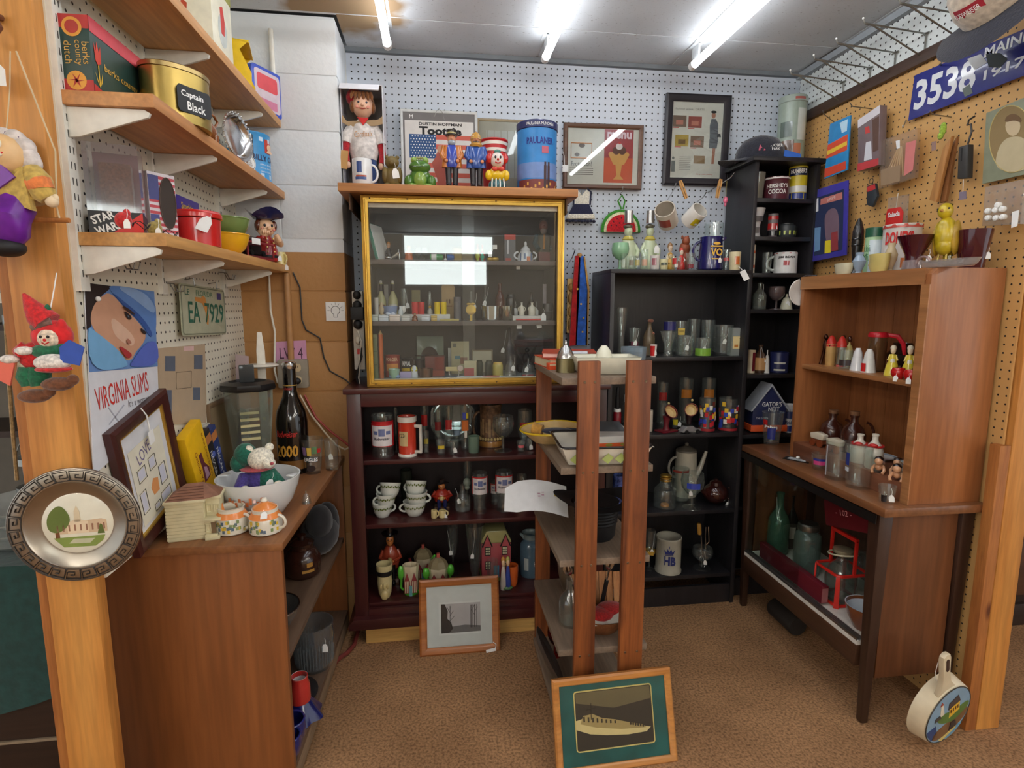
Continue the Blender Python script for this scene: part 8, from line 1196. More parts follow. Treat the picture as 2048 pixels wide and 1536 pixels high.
x,w_,h=dims(1562,1612,195,2.53,NTOP);o=thing('popcorn_tin','tall grey-green canister with winter scene and lid on the narrow bookcase','tin',(x,2.53,NTOP));r=w_/2;obj('body',solid([(.97,0),(.97,.93)],r,h,30),mat((150,164,150),.3),o);obj('lid',lathe([(r*.97,h*.9),(r*1.02,h*.91),(r*1.02,h*.98),(r*.97,h),(0,h)],30),mat((156,168,158),.3),o);obj('lid_print',wrap(r*1.025,-25,20,h*.925,h*.96,n=5),cer((170,90,80)),o);patch(o,'can',w_,h,[((110,84,66),-70,-20,.05,.35),((190,120,90),-40,10,.08,.3),((90,104,96),-80,-30,.4,.62),((200,206,200),-10,30,.35,.8)])
x=onY(1580,300,2.40).x;obj('ribbon_slip',tr(prism([(-.04,-.012),(.035,-.03),(.045,0),(-.03,.02)],0,.002),(0,0,0),(R(-20),0,0)),mat((60,110,200),.3),None,(x,2.385,NTOP+.02),label='bright blue ribbon slip hanging over the edge by the cap',cat='ribbon')
# ================================================================ RIGHT WALL
def ZY(pts,X,o):return[(-(onX(a,b,X)-Vector(o)).y,(onX(a,b,X)-Vector(o)).z)for a,b in pts]
XW=XR
def hung(name,lab,cat,pts,m,off=.03,th=.012,bev=.001):
 X=XW-off;c=onX(sum(p[0]for p in pts)/len(pts),sum(p[1]for p in pts)/len(pts),X);o=thing(name,lab,cat,c,R90);q=ZY(pts,X,c);obj('body',prism(q,0,th),m,o,bevel=bev);return o,(lambda ps:ZY(ps,X,c))
def pr(o,f,pts,c,k=1,m=None):obj('print',prism(f(sm(pts)if 5<len(pts)<9 else pts),-.0006*k,-.0006*(k-1)+.0001),m or pap(c),o,smooth=0)
o,f=hung('licence_plate','long blue enamel 1917 Maine licence plate with chipped white numerals 3538','licence plate',[(1829,151),(2062,52),(2056,148),(1816,242)],mat((36,42,130),.25,0,.08,.5),.02,.004)
a,b_=f([(1829,151),(2058,52)]);ang=math.atan2(b_[1]-a[1],b_[0]-a[0]);W=math.hypot(b_[0]-a[0],b_[1]-a[1]);c0=f([(1817,241)])[0]
text(o,'3538',.1,cer((226,228,232)),(c0[0]+.135,-.001,c0[1]+.022),.235,rot=(0,-ang,0),bold=.03);text(o,'MAINE',.03,cer((220,224,230)),(c0[0]+.345,-.001,c0[1]+.098),.14,rot=(0,-ang,0),bold=.02);text(o,'1917',.03,cer((220,224,230)),(c0[0]+.345,-.001,c0[1]+.03),.13,rot=(0,-ang,0),bold=.02)
pr(o,f,[(1972,108),(2000,106),(2016,118),(2000,136),(1978,134)],(70,78,80),2);pr(o,f,[(1935,118),(1962,108),(1975,125),(1950,140)],(206,210,212),2);pr(o,f,[(1925,178),(1940,168),(1946,186),(1930,194)],(110,120,116),2)
o,f=hung('toy_pack','blue and orange toy racer blister card on the tan pegboard','toy pack',[(1660,248),(1701,230),(1694,340),(1648,358)],mat((50,140,200),.4),.06,.006);pr(o,f,[(1656,290),(1696,268),(1694,300),(1652,318)],(214,80,50));pr(o,f,[(1655,302),(1694,282),(1694,290),(1654,311)],(230,190,60),2);pr(o,f,[(1680,246),(1696,238),(1694,262),(1684,266)],(190,220,236),2);pr(o,f,[(1650,338),(1692,322),(1692,338),(1649,355)],(206,70,44),2);text(o,'RACERS',.014,pap((240,210,60)),f([(1675,300)])[0][:1]+(-.002,)+f([(1675,300)])[0][1:],.055,rot=(0,R(-10),0))
o,f=hung('toy_pack','clear boxed figurine with white and red trim on the tan pegboard','toy pack',[(1716,240),(1760,210),(1757,330),(1716,343)],mat((120,104,106),.35),.06,.03);pr(o,f,[(1716,240),(1760,210),(1760,226),(1716,256)],(214,210,214));pr(o,f,[(1715,328),(1757,316),(1757,330),(1715,343)],(190,60,64));pr(o,f,[(1732,285),(1742,282),(1744,318),(1728,322)],(206,206,212));pr(o,f,[(1730,255),(1738,252),(1740,265),(1731,268)],(200,70,66));pr(o,f,[(1745,240),(1758,232),(1757,300),(1746,304)],(96,70,60))
o,f=hung('parts_bag','clear zip bag of pale sticks and a red striped card on the tan pegboard','bag',[(1760,282),(1835,256),(1830,355),(1758,378)],glass((240,232,220),.12,1.3,.07),.05,.014);pr(o,f,[(1812,286),(1832,280),(1826,340),(1808,352)],(206,120,116));pr(o,f,[(1792,282),(1800,280),(1800,296),(1794,298)],(226,226,226),2);obj('stick_bundle',J(*[tube([(p[0],.004,p[1]),(q[0],.004,q[1])],.0024,6)for p,q in[(f([(1796+k,292)])[0],f([(1764+8*k,362-2*k)])[0])for k in range(6)]]),wood((206,176,130),(226,200,160),'z',10),o,kind='stuff');pr(o,f,[(1762,340),(1800,330),(1800,362),(1762,372)],(150,124,96))
o,f=hung('toy_pack','purple-edged carded space toy on the tan pegboard','toy pack',[(1625,382),(1696,360),(1692,510),(1620,524)],mat((66,60,160),.35),.05,.006);pr(o,f,[(1632,396),(1688,378),(1685,500),(1628,512)],(36,48,84));pr(o,f,[(1642,398),(1685,384),(1685,398),(1641,410)],(196,120,110),2);pr(o,f,[(1632,398),(1637,396),(1637,422),(1632,424)],(226,226,230),2);pr(o,f,[(1650,425),(1672,412),(1680,440),(1676,500),(1656,502),(1650,460)],(120,96,110),3);pr(o,f,[(1630,456),(1642,454),(1640,500),(1629,504)],(110,150,190),3);pr(o,f,[(1651,482),(1662,480),(1662,505),(1650,507)],(230,210,40),4);pr(o,f,[(1663,466),(1676,462),(1677,500),(1664,503)],(150,56,60),4);text(o,'SUPREME',.012,pap((240,226,220)),f([(1664,400)])[0][:1]+(-.003,)+f([(1664,400)])[0][1:],.05,rot=(0,R(-9),0))
o,f=hung('pegboard_clip','small black and red plastic key fob on a ring on the tan pegboard','key fob',[(1733,372),(1750,366),(1754,392),(1744,414),(1733,410)],mat((50,56,62),.4),.04,.012,.003);pr(o,f,[(1734,374),(1750,368),(1751,378),(1735,384)],(190,50,50));obj('ring',tube([(f([(1741,362)])[0][0]+.01*math.cos(R(t)),.004,f([(1741,362)])[0][1]+.01*math.sin(R(t)))for t in range(0,360,30)],.0016,5,True),CHROME,o)
o,f=hung('tea_tag','red octagonal tea tag lettered Salada TEA in a clear bag','tag',[(1775,418),(1800,414),(1806,424),(1803,446),(1798,456),(1776,458),(1770,450),(1772,428)],mat((206,44,40),.4),.06,.003);text(o,'Salada',.018,WHITE,(0,-.0015,.006),.055,bold=.03);text(o,'TEA',.012,pap((240,200,190)),(0,-.0015,-.034),.03);obj('bag',prism(f([(1774,396),(1816,388),(1812,452),(1770,460)]),.004,.006),glass((230,222,210),.1,1.1,.12),o,smooth=0);obj('string',tube([(0,.005,.03),(.004,.005,.09)],.0012,4),WHITE,o)
o,f=hung('wooden_clapper','hinged wooden slats with a lime green tie on the tan pegboard','wooden slats',[(1886,296),(1903,272),(1872,404),(1858,400)],wood((170,116,62),(196,142,84),'z',9,.5),.05,.012);obj('slat',prism(f([(1892,290),(1903,272),(1880,402),(1868,406)]),.02,.03),wood((130,84,46),(160,108,62),'z',9,.5),o,bevel=.001);fig_ell(o,'tie',[((f([(1886,258)])[0][0],0,f([(1886,258)])[0][1]),(.012,.008,.022)),((f([(1881,272)])[0][0],0,f([(1881,272)])[0][1]),(.01,.008,.012))],clo((150,180,60)));obj('tag',prism(f([(1863,284),(1872,282),(1872,300),(1863,302)]),.0,.001),pap((150,120,110)),o,smooth=0)
o,f=hung('padlock_tool','black steel spring scale hanging by its wire hook','spring scale',[(1917,294),(1936,288),(1934,356),(1914,358)],mat((54,52,50),.45),.05,.022,.003);pr(o,f,[(1923,296),(1925,296),(1924,322),(1922,322)],(20,20,20));obj('hook',tube([(p[0],.01,p[1])for p in f([(1930,288),(1938,262),(1936,248),(1930,250),(1932,240),(1944,232)])],.003,6),mat((50,46,44),.4),o);obj('tag',prism(f([(1914,384),(1928,382),(1928,398),(1914,400)]),.008,.009),pap((130,116,130)),o,smooth=0);obj('tag_string',tube([(p[0],.0085,p[1])for p in f([(1922,358),(1921,384)])],.001,4),WHITE,o)
o,f=hung('picture_frame','grey-green card mount with an oval sepia portrait of a small child','photograph',[(1972,226),(2070,186),(2068,345),(1964,368)],mat((136,140,116),.5),.025,.006,.002);obj('oval',prism(f(disc(2024,278,44,66,30)),-.001,0),pap((140,118,78)),o,smooth=0);obj('oval_rim',tube([(p[0],-.001,p[1])for p in f(disc(2024,278,45,67,30))],.0015,5,True),pap((190,170,110)),o);pr(o,f,[(1990,335),(1996,300),(2010,278),(2030,272),(2052,276),(2062,310),(2056,340),(2020,345)],(186,172,138),3);pr(o,f,disc(2027,252,15,20,16),(196,176,142),4);pr(o,f,[(2010,246),(2014,232),(2030,226),(2044,236),(2044,246),(2030,240)],(110,84,56),5)
o,f=hung('parts_bag','clear zip bag with a set of white wrapped rolls','bag',[(1970,374),(2050,358),(2040,448),(1964,452)],glass((230,224,216),.1,1.6,.15),.06,.02)
for k,(px,py)in enumerate(((1978,422),(1993,420),(2007,418),(1978,436),(1994,436),(2008,434),(1998,410))):p=f([(px,py)])[0];obj('roll',tr(solid([(.9,0),(1,.2),(1,.8),(.6,1)],.0085,.014,14),(p[0],.004,p[1]),(R(90),0,0)),WHITE,o)
obj('tag',prism(f([(2026,424),(2040,420),(2036,452),(2024,456)]),-.003,-.002),WHITE,o,smooth=0)
for k,(px,py,tx,ty)in enumerate(((1645,226,1668,244),(1700,212,1745,218),(1805,258,1812,240),(1860,228,1902,234),(1888,110,1880,134))):
 a,c=onX(px,py,XW-.14),onX(tx,ty,XW);obj('peg_hook',tube([c,c.lerp(a,.9),a+Vector((0,0,.01))],.002,6),WIRE,label=('wire peg hook holding the racer card','wire peg hook holding the boxed figurine','short wire peg hook above the bag of sticks','wire peg hook holding the hinged slats','dark wire hook above the blue enamel plate')[k],cat='hook')
NM=('closest to the back wall','second from the back wall','third from the back wall','fourth from the back wall','holding the beige cap')
for k,(px,py)in enumerate(((1580,148),(1627,118),(1672,86),(1726,46),(1797,6))):
 a=onX(px,py,XW-.25);y=a.y;o=thing('cap_hook','long double wire display hook '+NM[k],'hook',(XW,y,a.z),group='long display hooks')
 obj('upper_wire',tube([(0,0,-.02),(-.245,0,0),(-.25,0,.012)],.0028,6),WIRE,o);obj('lower_wire',tube([(0,0,-.1),(-.21,0,-.006),(-.24,0,-.002)],.0028,6),WIRE,o);obj('wall_clip',J(tube([(-.002,0,-.1),(-.002,0,-.015)],.003,6),tube([(-.004,-.015,-.02),(-.004,.015,-.02)],.003,6)),WIRE,o);obj('tip',ell((-.25,0,.015),.004,8,6),WHITE,o)
c=onX(1996,4,XW-.16);o=thing('baseball_cap','beige and navy baseball cap hanging on a long display hook','cap',c+Vector((0,0,.02)),rot=(R(48),0,R90));BE=clo((176,160,140),60);obj('crown',lathe([(.1,-.02),(.105,.02),(.095,.07),(.06,.11),(0,.12)],24),BE,o);obj('brim',([((.095+.1*k)*math.cos(R(a))*.95,-(.095+.08*k)*abs(math.sin(R(a)))-.0,-.02-.035*k+.02*k*math.cos(R(a))**2)for k in(0,.35,.7,1)for a in range(-172,-7,12)],[(i*14+j,i*14+j+1,i*14+15+j,i*14+14+j)for i in range(3)for j in range(13)]),clo((20,22,38),140),o);obj('patch',wrap(.104,-25,25,.02,.05,.1,n=6),cer((150,40,50)),o);text(o,'BUDWEISER',.014,WHITE,(0,-.107,.028),.075,rad=.106)
# ================================================================ ON AND IN THE HUTCH
HT=CZ+HH;gh='kitchen china in the hutch'
def GX(kind,name,lab,cat,px,wpx,pt,X,z,m=None,pr_=(),**k):
 p=onX(px,pt,X);d=X*math.sin(YAW)+p.y*math.cos(YAW);r=wpx/2*d/F;h=max(p.z-z,.012);o=vessel(kind,name,lab,cat,X,p.y,z,h,r,m,rz=R(-50),**k);patch(o,kind,2*r,h,pr_);return o,r,h
p=onX(1714,500,1.62);o=thing('turned_handle','turned black wooden handle standing on the hutch','handle',(1.62,p.y,HT));hh=onX(1714,433,1.62).z-HT;obj('body',solid([(1,0),(.9,.06),(.6,.14),(.75,.3),(1,.55),(.95,.75),(.5,.9),(.2,.96)],.021,hh,18),mat((24,22,22),.25,0,.02,.4),o);obj('ring',J(*[lathe([(.0205,hh*q),(.022,hh*(q+.012)),(.0205,hh*(q+.024))],18)for q in(.5,.6)]),mat((24,22,22),.25,0,.02,.4),o,kind='stuff')
o,r,h=GX('can','powder_tin','green and white talc tin with dark green lid on the hutch','tin',1752,34,458,1.62,HT,mat((170,206,160),.4),[((206,220,226),-20,60,.05,.75)]);obj('lid',solid([(1,0),(1,1)],r*1.02,h*.2,22,(0,0,h*.82)),mat((26,84,60),.3),o);text(o,'thin\nMint',h*.35,pap((40,110,70)),(-.012,-r-.001,h*.3),r*1.1,rad=r)
o,r,h=GX('can','toffee_tin','white tin lettered DOHEYS in red on the hutch','tin',1806,66,450,1.64,HT,mat((216,210,204),.4),[((190,70,60),-90,90,.92,.99),((196,110,60),10,50,.1,.3)]);text(o,'DOHEYS',h*.26,RED,(0,-r-.0014,h*.58),r*1.5,rad=r+.001,bold=.04)
RB=mat((66,8,24),.12,0,.05,.7)
for px,w_,t,X,lab in((1832,62,472,1.53,'ruby glass tumbler with flared rim in front of the red-lettered tin'),(1950,60,460,1.64,'ruby-stained glass cup with clear base at the near end of the hutch')):
 o,r,h=GX('flare' if px<1900 else 'pint','ruby_glass',lab,'glass',px,w_,t,X,HT,RB,group='ruby glasses on the hutch');obj('clear_base',solid([(.9,0),(.8,1)],r*.72,h*.28,18),glass((226,214,216),.05,1.6,.2),o);ptag(o,(r*.8,-r*.3,h*.4),.02)
p=onX(1888,500,1.58);o=thing('canary_figurine','yellow porcelain canary perched on a clear glass stand on the hutch','figurine',(1.58,p.y,HT),R(-70));CY=mat((190,164,30),.3,0,.2,.3);hb=onX(1888,405,1.58).z-HT
obj('body',J(ell((0,0,hb*.5),(.03,.032,hb*.28)),ell((.002,-.004,hb*.36),(.024,.026,hb*.16))),CY,o);hd=obj('head',ell((-.004,-.006,hb*.86),(.02,.021,hb*.12)),CY,o);obj('beak',solid([(1,0),(.1,1)],.005,.014,8,(0,0,0)),mat((190,140,80),.4),hd,(-.004,-.026,hb*.86),(R(90),0,0));obj('crest',ell((-.004,.004,hb*.95),(.014,.014,hb*.03)),mat((90,80,30),.5),hd)
for s in(-1,1):obj('wing',ell((s*.026,.008,hb*.46),(.009,.024,hb*.26)),mat((176,140,40),.35,0,.3),o);obj('eye',ell((s*.015-.004,-.02,hb*.89),.003,8,6),BLACK,hd);obj('foot',tube([(s*.01,-.005,hb*.24),(s*.012,-.012,hb*.06)],.003,6),mat((206,180,90),.4),o)
obj('tail',prism([(-.012,hb*.3),(.012,hb*.3),(.009,.0),(-.009,.0)],.02,.028),CY,o);obj('stand',solid([(1,0),(.9,.3),(.4,.5),(.4,1)],.016,hb*.2,14,(.016,.002,0)),GL,o)
for px,w_,t,X,lab,m in((1760,60,508,1.53,'yellow ceramic shoe planter full of trinkets on the hutch',cer((214,196,120))),(1688,56,527,1.52,'long cream dish with a spoon at the far end of the hutch',cer((214,210,180)))):
 p=onX(px,t,X);o=thing('ceramic_dish',lab,'dish',(X,p.y,HT),R(80));obj('body',shell([(.7,0),(.9,.3),(1,1)],.05,max(p.z-HT,.02),.004,.1,22,sx=1,sy=.5),m,o);random.seed(px)
 fig_ell(o,'contents',[((random.uniform(-.03,.03),random.uniform(-.012,.012),.026+.01*random.random()),(.011,.009,.009))for _ in range(6)],cer((200,170,120)if px>1700 else(110,110,108)))
for px,t,X,lab,cc in((1784,486,1.555,'gilt and white porcelain figure group behind the yellow shoe',(206,186,150)),(1720,505,1.54,'blue and white glass trinkets bottle on the hutch',(150,170,190))):GX('vase','trinket',lab,'ornament',px,24,t,X,HT,cer(cc))
p=onX(1890,510,1.52);o=thing('glass_dish','long pressed-glass relish dish at the front edge of the hutch','dish',(1.515,p.y-.02,HT),R90);obj('body',shell([(.8,0),(.9,.3),(1,1)],.1,.022,.004,.2,30,sx=1,sy=.3),glass((226,222,220),.08,2,.2),o);obj('handle',tube([(-.09+.025*math.cos(R(a)),0,.018+.02*math.sin(R(a)))for a in range(0,181,20)],.004,6),glass((206,180,176),.08,2,.3),o)
p=onX(1603,560,1.47);o=thing('sun_visor','white round cap hanging on the far corner of the hutch','hat',(1.485,HL+1.525+.012,HT-.06));obj('disc',tr(lathe([(0,.014),(.04,.008),(.055,0),(.052,-.002),(.03,.004),(0,.008)],22),(0,0,0),(R(-90),0,0)),mat((222,218,212),.5),o);obj('strap',tube([(-.01,.0,.05),(.0,-.02,.066),(.02,-.06,.064)],.003,6),mat((60,56,60),.5),o)
zs=CZ+.39
o_=thing('horse_figurine','bronze standing figure with a beak at the far end of the hutch shelf','figurine',(1.56,onX(1650,720,1.56).y,zs),R(-60));fig_ell(o_,'body',[((0,0,.075),(.012,.016,.03)),((0,-.006,.112),(.008,.008,.012))],met((70,46,36),.35));obj('arm',tube([(.008,0,.09),(.02,-.02,.085),(.03,-.034,.08)],.004,6),met((70,46,36),.35),o_)
for s in(-1,1):obj('leg',tube([(s*.006,0,.06),(s*.012,.0,.03),(s*.016,-.004,0)],[.007,.005,.006],7),met((70,46,36),.35),o_)
for kd,nm,lab,px,w_,t,X,m,prr,cat in(('tumbler','salt_shaker','tan and red bullet-shaped shaker nearest the bronze figure',1663,19,688,1.56,mat((200,160,100),.3),(),'shaker'),('tumbler','salt_shaker','clear bullet-shaped shaker with red cap',1684,18,690,1.56,None,[((206,60,50),-180,180,.02,.1)],'shaker'),('bell','figural_shaker','cream lady-shaped shaker with brown hair behind the red-capped shakers',1688,20,675,1.61,cer((220,206,180)),(),'shaker'),('bell','figural_shaker','yellow lady-shaped shaker with brown hair behind the red-capped shakers',1700,20,677,1.61,cer((214,196,120)),(),'shaker'),('tumbler','spice_jar','small clear jar with dark print in front of the white shakers',1694,26,700,1.53,None,[((60,50,50),-50,50,.2,.5)],'jar'),('bell','salt_shaker','white porcelain shaker with grey script',1717,26,696,1.54,cer((220,220,220)),(),'shaker'),('bell','salt_shaker','white porcelain shaker with green wreath and red ribbon',1740,28,698,1.54,cer((222,222,216)),[((200,40,40),-50,-10,.05,.4)],'shaker')):
 o,r,h=GX(kd,nm,lab,cat,px,w_,t,X,zs,m,prr,group=gh)
 if 'bullet' in lab:obj('cap',solid([(1,0),(.95,.4),(.5,.85),(.15,1)],r*1.02,h*.5,16,(0,0,h*.9)),mat((206,50,40),.3),o)
 if 'lady' in lab:obj('hair',ell((0,0,h*.97),(r*.42,r*.4,h*.12)),cer((70,36,24)),o)
 if 'white porcelain' in lab:obj('dome',solid([(.9,0),(.8,.5),(.4,1)],r*.75,h*.4,16,(0,0,h*.6)),m,o)
o,r,h=GX('tumbler','syrup_pitcher','amber glass syrup pitcher with red pouring lid and handle','pitcher',1757,34,672,1.60,zs,glass((206,170,120),.04,1.5,.12),group=gh);RL=mat((200,30,44),.3);obj('lid',solid([(1.05,0),(1.08,.5),(.9,1)],r,h*.14,20,(0,0,h*.97)),RL,o);obj('handle',tube([(r*.8,0,h*1.04),(r*1.9,0,h*1.0),(r*2.5,0,h*.8),(r*2.7,0,h*.5)],[.008,.009,.008,.006],8),RL,o)
for px,t,X,lab in((1788,690,1.55,'china lady in yellow dress on the hutch shelf beside the syrup pitcher'),(1822,690,1.555,'china lady in yellow dress on the hutch shelf behind the red apple')):
 p=onX(px,t,X);h=p.z-zs;r=.023;o=thing('lady_figurine',lab,'figurine',(X,p.y,zs),R(-40),'china ladies in the hutch');obj('skirt',solid([(1,0),(.8,.3),(.4,.6),(.35,.7)],r,h,18),cer((226,206,70)),o);obj('apron',wrap(r*.8,-30,30,h*.25,h*.55,r*.5,n=4),cer((230,224,206)),o);hd=obj('head',ell((0,0,h*.82),(r*.36,r*.36,h*.12)),cer((236,214,180)),o);obj('bonnet',ell((0,r*.1,h*.9),(r*.42,r*.4,h*.1)),cer((226,216,190)),hd)
 for s in(-1,1):obj('arm',tube([(s*r*.35,0,h*.68),(s*r*.6,-r*.3,h*.5)],r*.13,7),cer((236,214,120)),o)
for px,py,X,lab in((1798,735,1.505,'red apple-shaped shaker with a tag on the hutch shelf'),(1824,738,1.50,'red apple-shaped shaker at the near end of the hutch shelf')):
 p=onX(px,py,X);o=thing('apple_shaker',lab,'shaker',(X,p.y,zs),group='apple shakers');obj('body',lathe([(0,.002),(.012,0),(.021,.012),(.023,.024),(.017,.036),(.006,.036),(0,.031)],20),cer((190,26,26)),o);obj('stem',tube([(0,0,.03),(.003,0,.042)],.0018,6),mat((80,60,30),.5),o);ptag(o,(-.02,-.012,.012),.02,(0,0,R(-60)))
GX('vase','teapot','dark glazed pot at the back of the hutch shelf','pot',1806,56,686,1.69,zs,cer((34,26,24)))
zb=CZ+.062
for px,w_,t,X,lab in((1667,46,826,1.60,'brown glazed little jug farther along the back of the hutch'),(1710,46,830,1.60,'brown glazed little jug with cork at the back of the hutch')):o,r,h=GX('jug','brown_jug',lab,'jug',px,w_,t,X,zb,cer((66,30,20)),group='brown jugs in the hutch',hang=20);obj('cork',solid([(1,0),(1.1,1)],r*.35,h*.1,12,(0,0,h)),mat((130,90,60),.6),o)
for px,X,lab in((1638,1.53,'covered-wagon shaker with white canopy at the far end of the hutch'),(1672,1.525,'covered-wagon shaker with white canopy and grey script')):
 p=onX(px,875,X);o=thing('wagon_shaker',lab,'shaker',(X,p.y,zb),R90+R(10),'covered wagon shakers');obj('canopy',tr(prism([(-.03,0),(.03,0),(.034,.022),(.0,.03),(-.034,.022)],-.014,.014),(0,0,.03)),cer((220,208,186)),o,bevel=.005);obj('bed',bx(-.028,.028,-.012,.012,.012,.03),cer((120,60,34)),o,bevel=.003)
 for x in(-.018,.018):obj('wheel',tr(solid([(1,0),(.8,.2),(1,1)],.013,.005,14),(x,-.012,.013),(R(90),0,0)),cer((130,62,34)),o)
for px,X,lab in((1722,1.52,'white milk-can shaker with red ribbon nearest the wagons'),(1752,1.515,'white milk-can shaker with red ribbon nearest the lying figure')):o,r,h=GX('jug','milk_can_shaker',lab,'shaker',px,34,868,X,zb,cer((222,216,200)),group='milk can shakers');obj('ribbon',J(tube([(r*.9*math.cos(R(a)),r*.9*math.sin(R(a)),h*.66)for a in range(0,360,30)],.004,6,True),ell((0,-r*.9,h*.7),(.014,.008,.007))),mat((200,36,36),.35),o)
for k,(px,X,rr,lab)in enumerate(((1690,1.62,.07,'white oval platter lying under the brown jugs'),(1765,1.63,.055,'blue-patterned white plate lying beside the oval platter'))):p=onX(px,865,X);o=thing('plate',lab,'plate',(X-.0,p.y,zb));obj('body',shell([(.6,0),(.75,.4),(1,1)],rr,.012,.003,.2,28),cer((214,218,216)),o);obj('rim_line',lathe([(rr*.8,.009),(rr*.9,.0115)],28),cer((150,170,190)),o)
for px,X,cc,lab in((1762,1.50,(206,150,110),'lying child figurine with black hair at the front of the hutch'),(1800,1.55,(90,120,190),'blue clothed lying figurine at the back of the hutch'),(1800,1.49,(206,150,110),'kneeling child figurine behind the square shot glass')):
 p=onX(px,900,X);o=thing('child_figurine',lab,'figurine',(X,p.y,zb),R(-50),'child figurines in the hutch');fig_ell(o,'body',[((0,0,.02),(.014,.026,.016)),((0,.02,.026),(.013,.014,.014))],cer(cc));hd=fig_ell(o,'head',[((0,-.022,.042),(.013,.013,.013))],cer((214,160,120)));obj('hair',ell((0,-.018,.048),(.0138,.013,.011)),cer((40,26,22)),hd)
 for s in(-1,1):obj('limb',tube([(s*.012,-.01,.024),(s*.018,-.026,.012),(s*.014,-.034,.002)],.005,7),cer((214,160,120)),o)
gc='glasses on the walnut cabinet'
def CG(kind,lab,px,py,wpx,hh,prr=(),word=None,wc=None,**k):
 p=onZ(px,py,CZ);d=p.x*math.sin(YAW)+p.y*math.cos(YAW);r=wpx/2*d/F;o=vessel(kind,'pint_glass' if hh>.08 else 'shot_glass',lab,'glass',p.x,p.y,CZ,hh,r,rz=R(-40),group=gc,base=.09 if hh>.08 else.22,**k);patch(o,kind,2*r,hh,prr)
 if word:text(o,word,hh*.1,wc or WHITE,(0,-r*.88,hh*.52),r*1.2,rad=r*.9,bold=.02)
CG('pint','pint glass with a red and blue Pabst ribbon print',1542,888,42,.15,[((190,40,40),-50,-20,.62,.78),((40,50,120),-20,30,.2,.55)],'Pabst');CG('shot','shot glass with pink and blue script print',1638,938,32,.062,[((206,70,130),-45,45,.35,.6),((50,60,140),-45,45,.6,.75)]);CG('tumbler','tall pint glass with vertical white lettering',1672,956,46,.14,[((190,190,196),-60,-50,.1,.9)]);CG('tumbler','tall pint glass with blue mountain print',1714,974,48,.145,[((50,60,130),-80,-45,.55,.85),((206,212,220),-80,-45,.4,.5)]);CG('shot','small shot glass with black figure print and white tag at the counter corner',1772,1004,34,.056,[((30,28,30),-40,0,.1,.5)],tag=.012)
p=onX(1796,930,1.47);o=vessel('pint','shot_glass','flared square glass with grey print on the hutch ledge','glass',1.50,p.y,zb,.065,.027,group=gc,base=.15,seg=4);p=onX(1754,925,1.49);vessel('tumbler','shot_glass','plain clear shot glass on the hutch ledge','glass',1.495,p.y,zb,.05,.019,group=gc,base=.15)
p=onZ(1595,920,CZ);o=thing('photo_card','black-bordered photo card with a pearl clip lying on the counter','card',(p.x,p.y,CZ),R(35));obj('card',cb(.05,.1,.003),mat((24,24,26),.3),o,smooth=0);obj('photo',cb(.034,.07,.0006,(0,0,.003)),pap((180,184,186)),o,smooth=0);obj('pearl',ell((.004,.0,.01),(.01,.008,.006)),cer((230,228,220)),o)
# ================================================================ INSIDE THE WALNUT CABINET
ZK=.278;gk='jars in the walnut cabinet';LIDM=met((160,160,154),.4)
for kd,nm,lab,px,w_,t,X,m,lid in(('jar','mason_jar','green-tinted canning jar with zinc lid at the far end of the cabinet',1527,40,1042,1.52,glass((170,200,186),.05,1.5,.15),1),('bottle','glass_bottle','tall green glass bottle with a neck tag in the walnut cabinet',1562,42,985,1.53,glass((130,176,150),.04,1.5,.22),0),('bottle','soda_bottle','dark soda bottle with white label behind the green bottle',1586,26,990,1.62,glass((60,50,46),.04,1.4,.6),0),('jar','mason_jar','large clear canning jar with zinc lid in the middle of the cabinet',1618,52,1048,1.53,glass((196,214,208),.04,1.6,.1),1),('jar','glass_canister','clear glass canister at the near end of the cabinet',1722,50,1100,1.665,None,0)):
 o,r,h=GX(kd,nm,lab,'jar' if kd=='jar' else 'bottle',px,w_,t,X,ZK,m,group=gk,tag=.0 if 'tag' in lab else None)
 if lid:obj('lid',solid([(.78,0),(.8,.1),(.8,.8),(.7,1)],r,h*.13,22,(0,0,h*.89)),LIDM,o);obj('bail',tube([(r*.8*math.cos(R(a)),-.004,h*.9+r*.5*math.sin(R(a)))for a in range(180,361,20)],.0018,5),CHROME,o)
 if 'label' in lab:obj('label',wrap(r+.001,-60,60,h*.2,h*.42,n=6),pap((200,180,170)),o)
p=onX(1668,1210,1.50);o=thing('jar_carrier','red wire-plastic carrier around a large glass jug in the walnut cabinet','carrier',(1.52,p.y-.0,ZK));RC=mat((206,40,30),.35)
obj('ring',tube([(x,y,.125)for x,y in rrect(-.065,-.065,.065,.065,.02)],.006,7,True),RC,o);obj('base_ring',tube([(x,y,.006)for x,y in rrect(-.06,-.06,.06,.06,.02)],.006,7,True),RC,o)
for x,y in((-.062,-.062),(.062,-.062),(.062,.062),(-.062,.062)):obj('strut',prism([(-.009,0),(.009,0),(.007,.125),(-.007,.125)],-.003,.003),RC,o,(x,y,0),(0,0,R(45)if x*y<0 else R(-45)),bevel=.001)
obj('bail_handle',J(bx(-.006,.006,-.067,-.059,.125,.262),bx(-.006,.006,.059,.067,.125,.262),bx(-.007,.007,-.067,.067,.255,.268)),RC,o,bevel=.002)
o=vessel('jug','glass_jug','large clear round glass jug inside the red carrier','jug',1.52,p.y,ZK,.2,.056,glass((230,234,230),.03,1.8,.03),group=gk);obj('lid',solid([(1,0),(1,.7),(.6,1)],.036,.018,22,(0,0,.19)),mat((170,160,130),.35,.5),o);obj('bail',tube([(.05*math.cos(R(a)),.05*math.sin(R(a)),.186-.01*math.sin(R(a)))for a in range(0,360,20)],.0032,6,True),mat((206,200,170),.4),o)
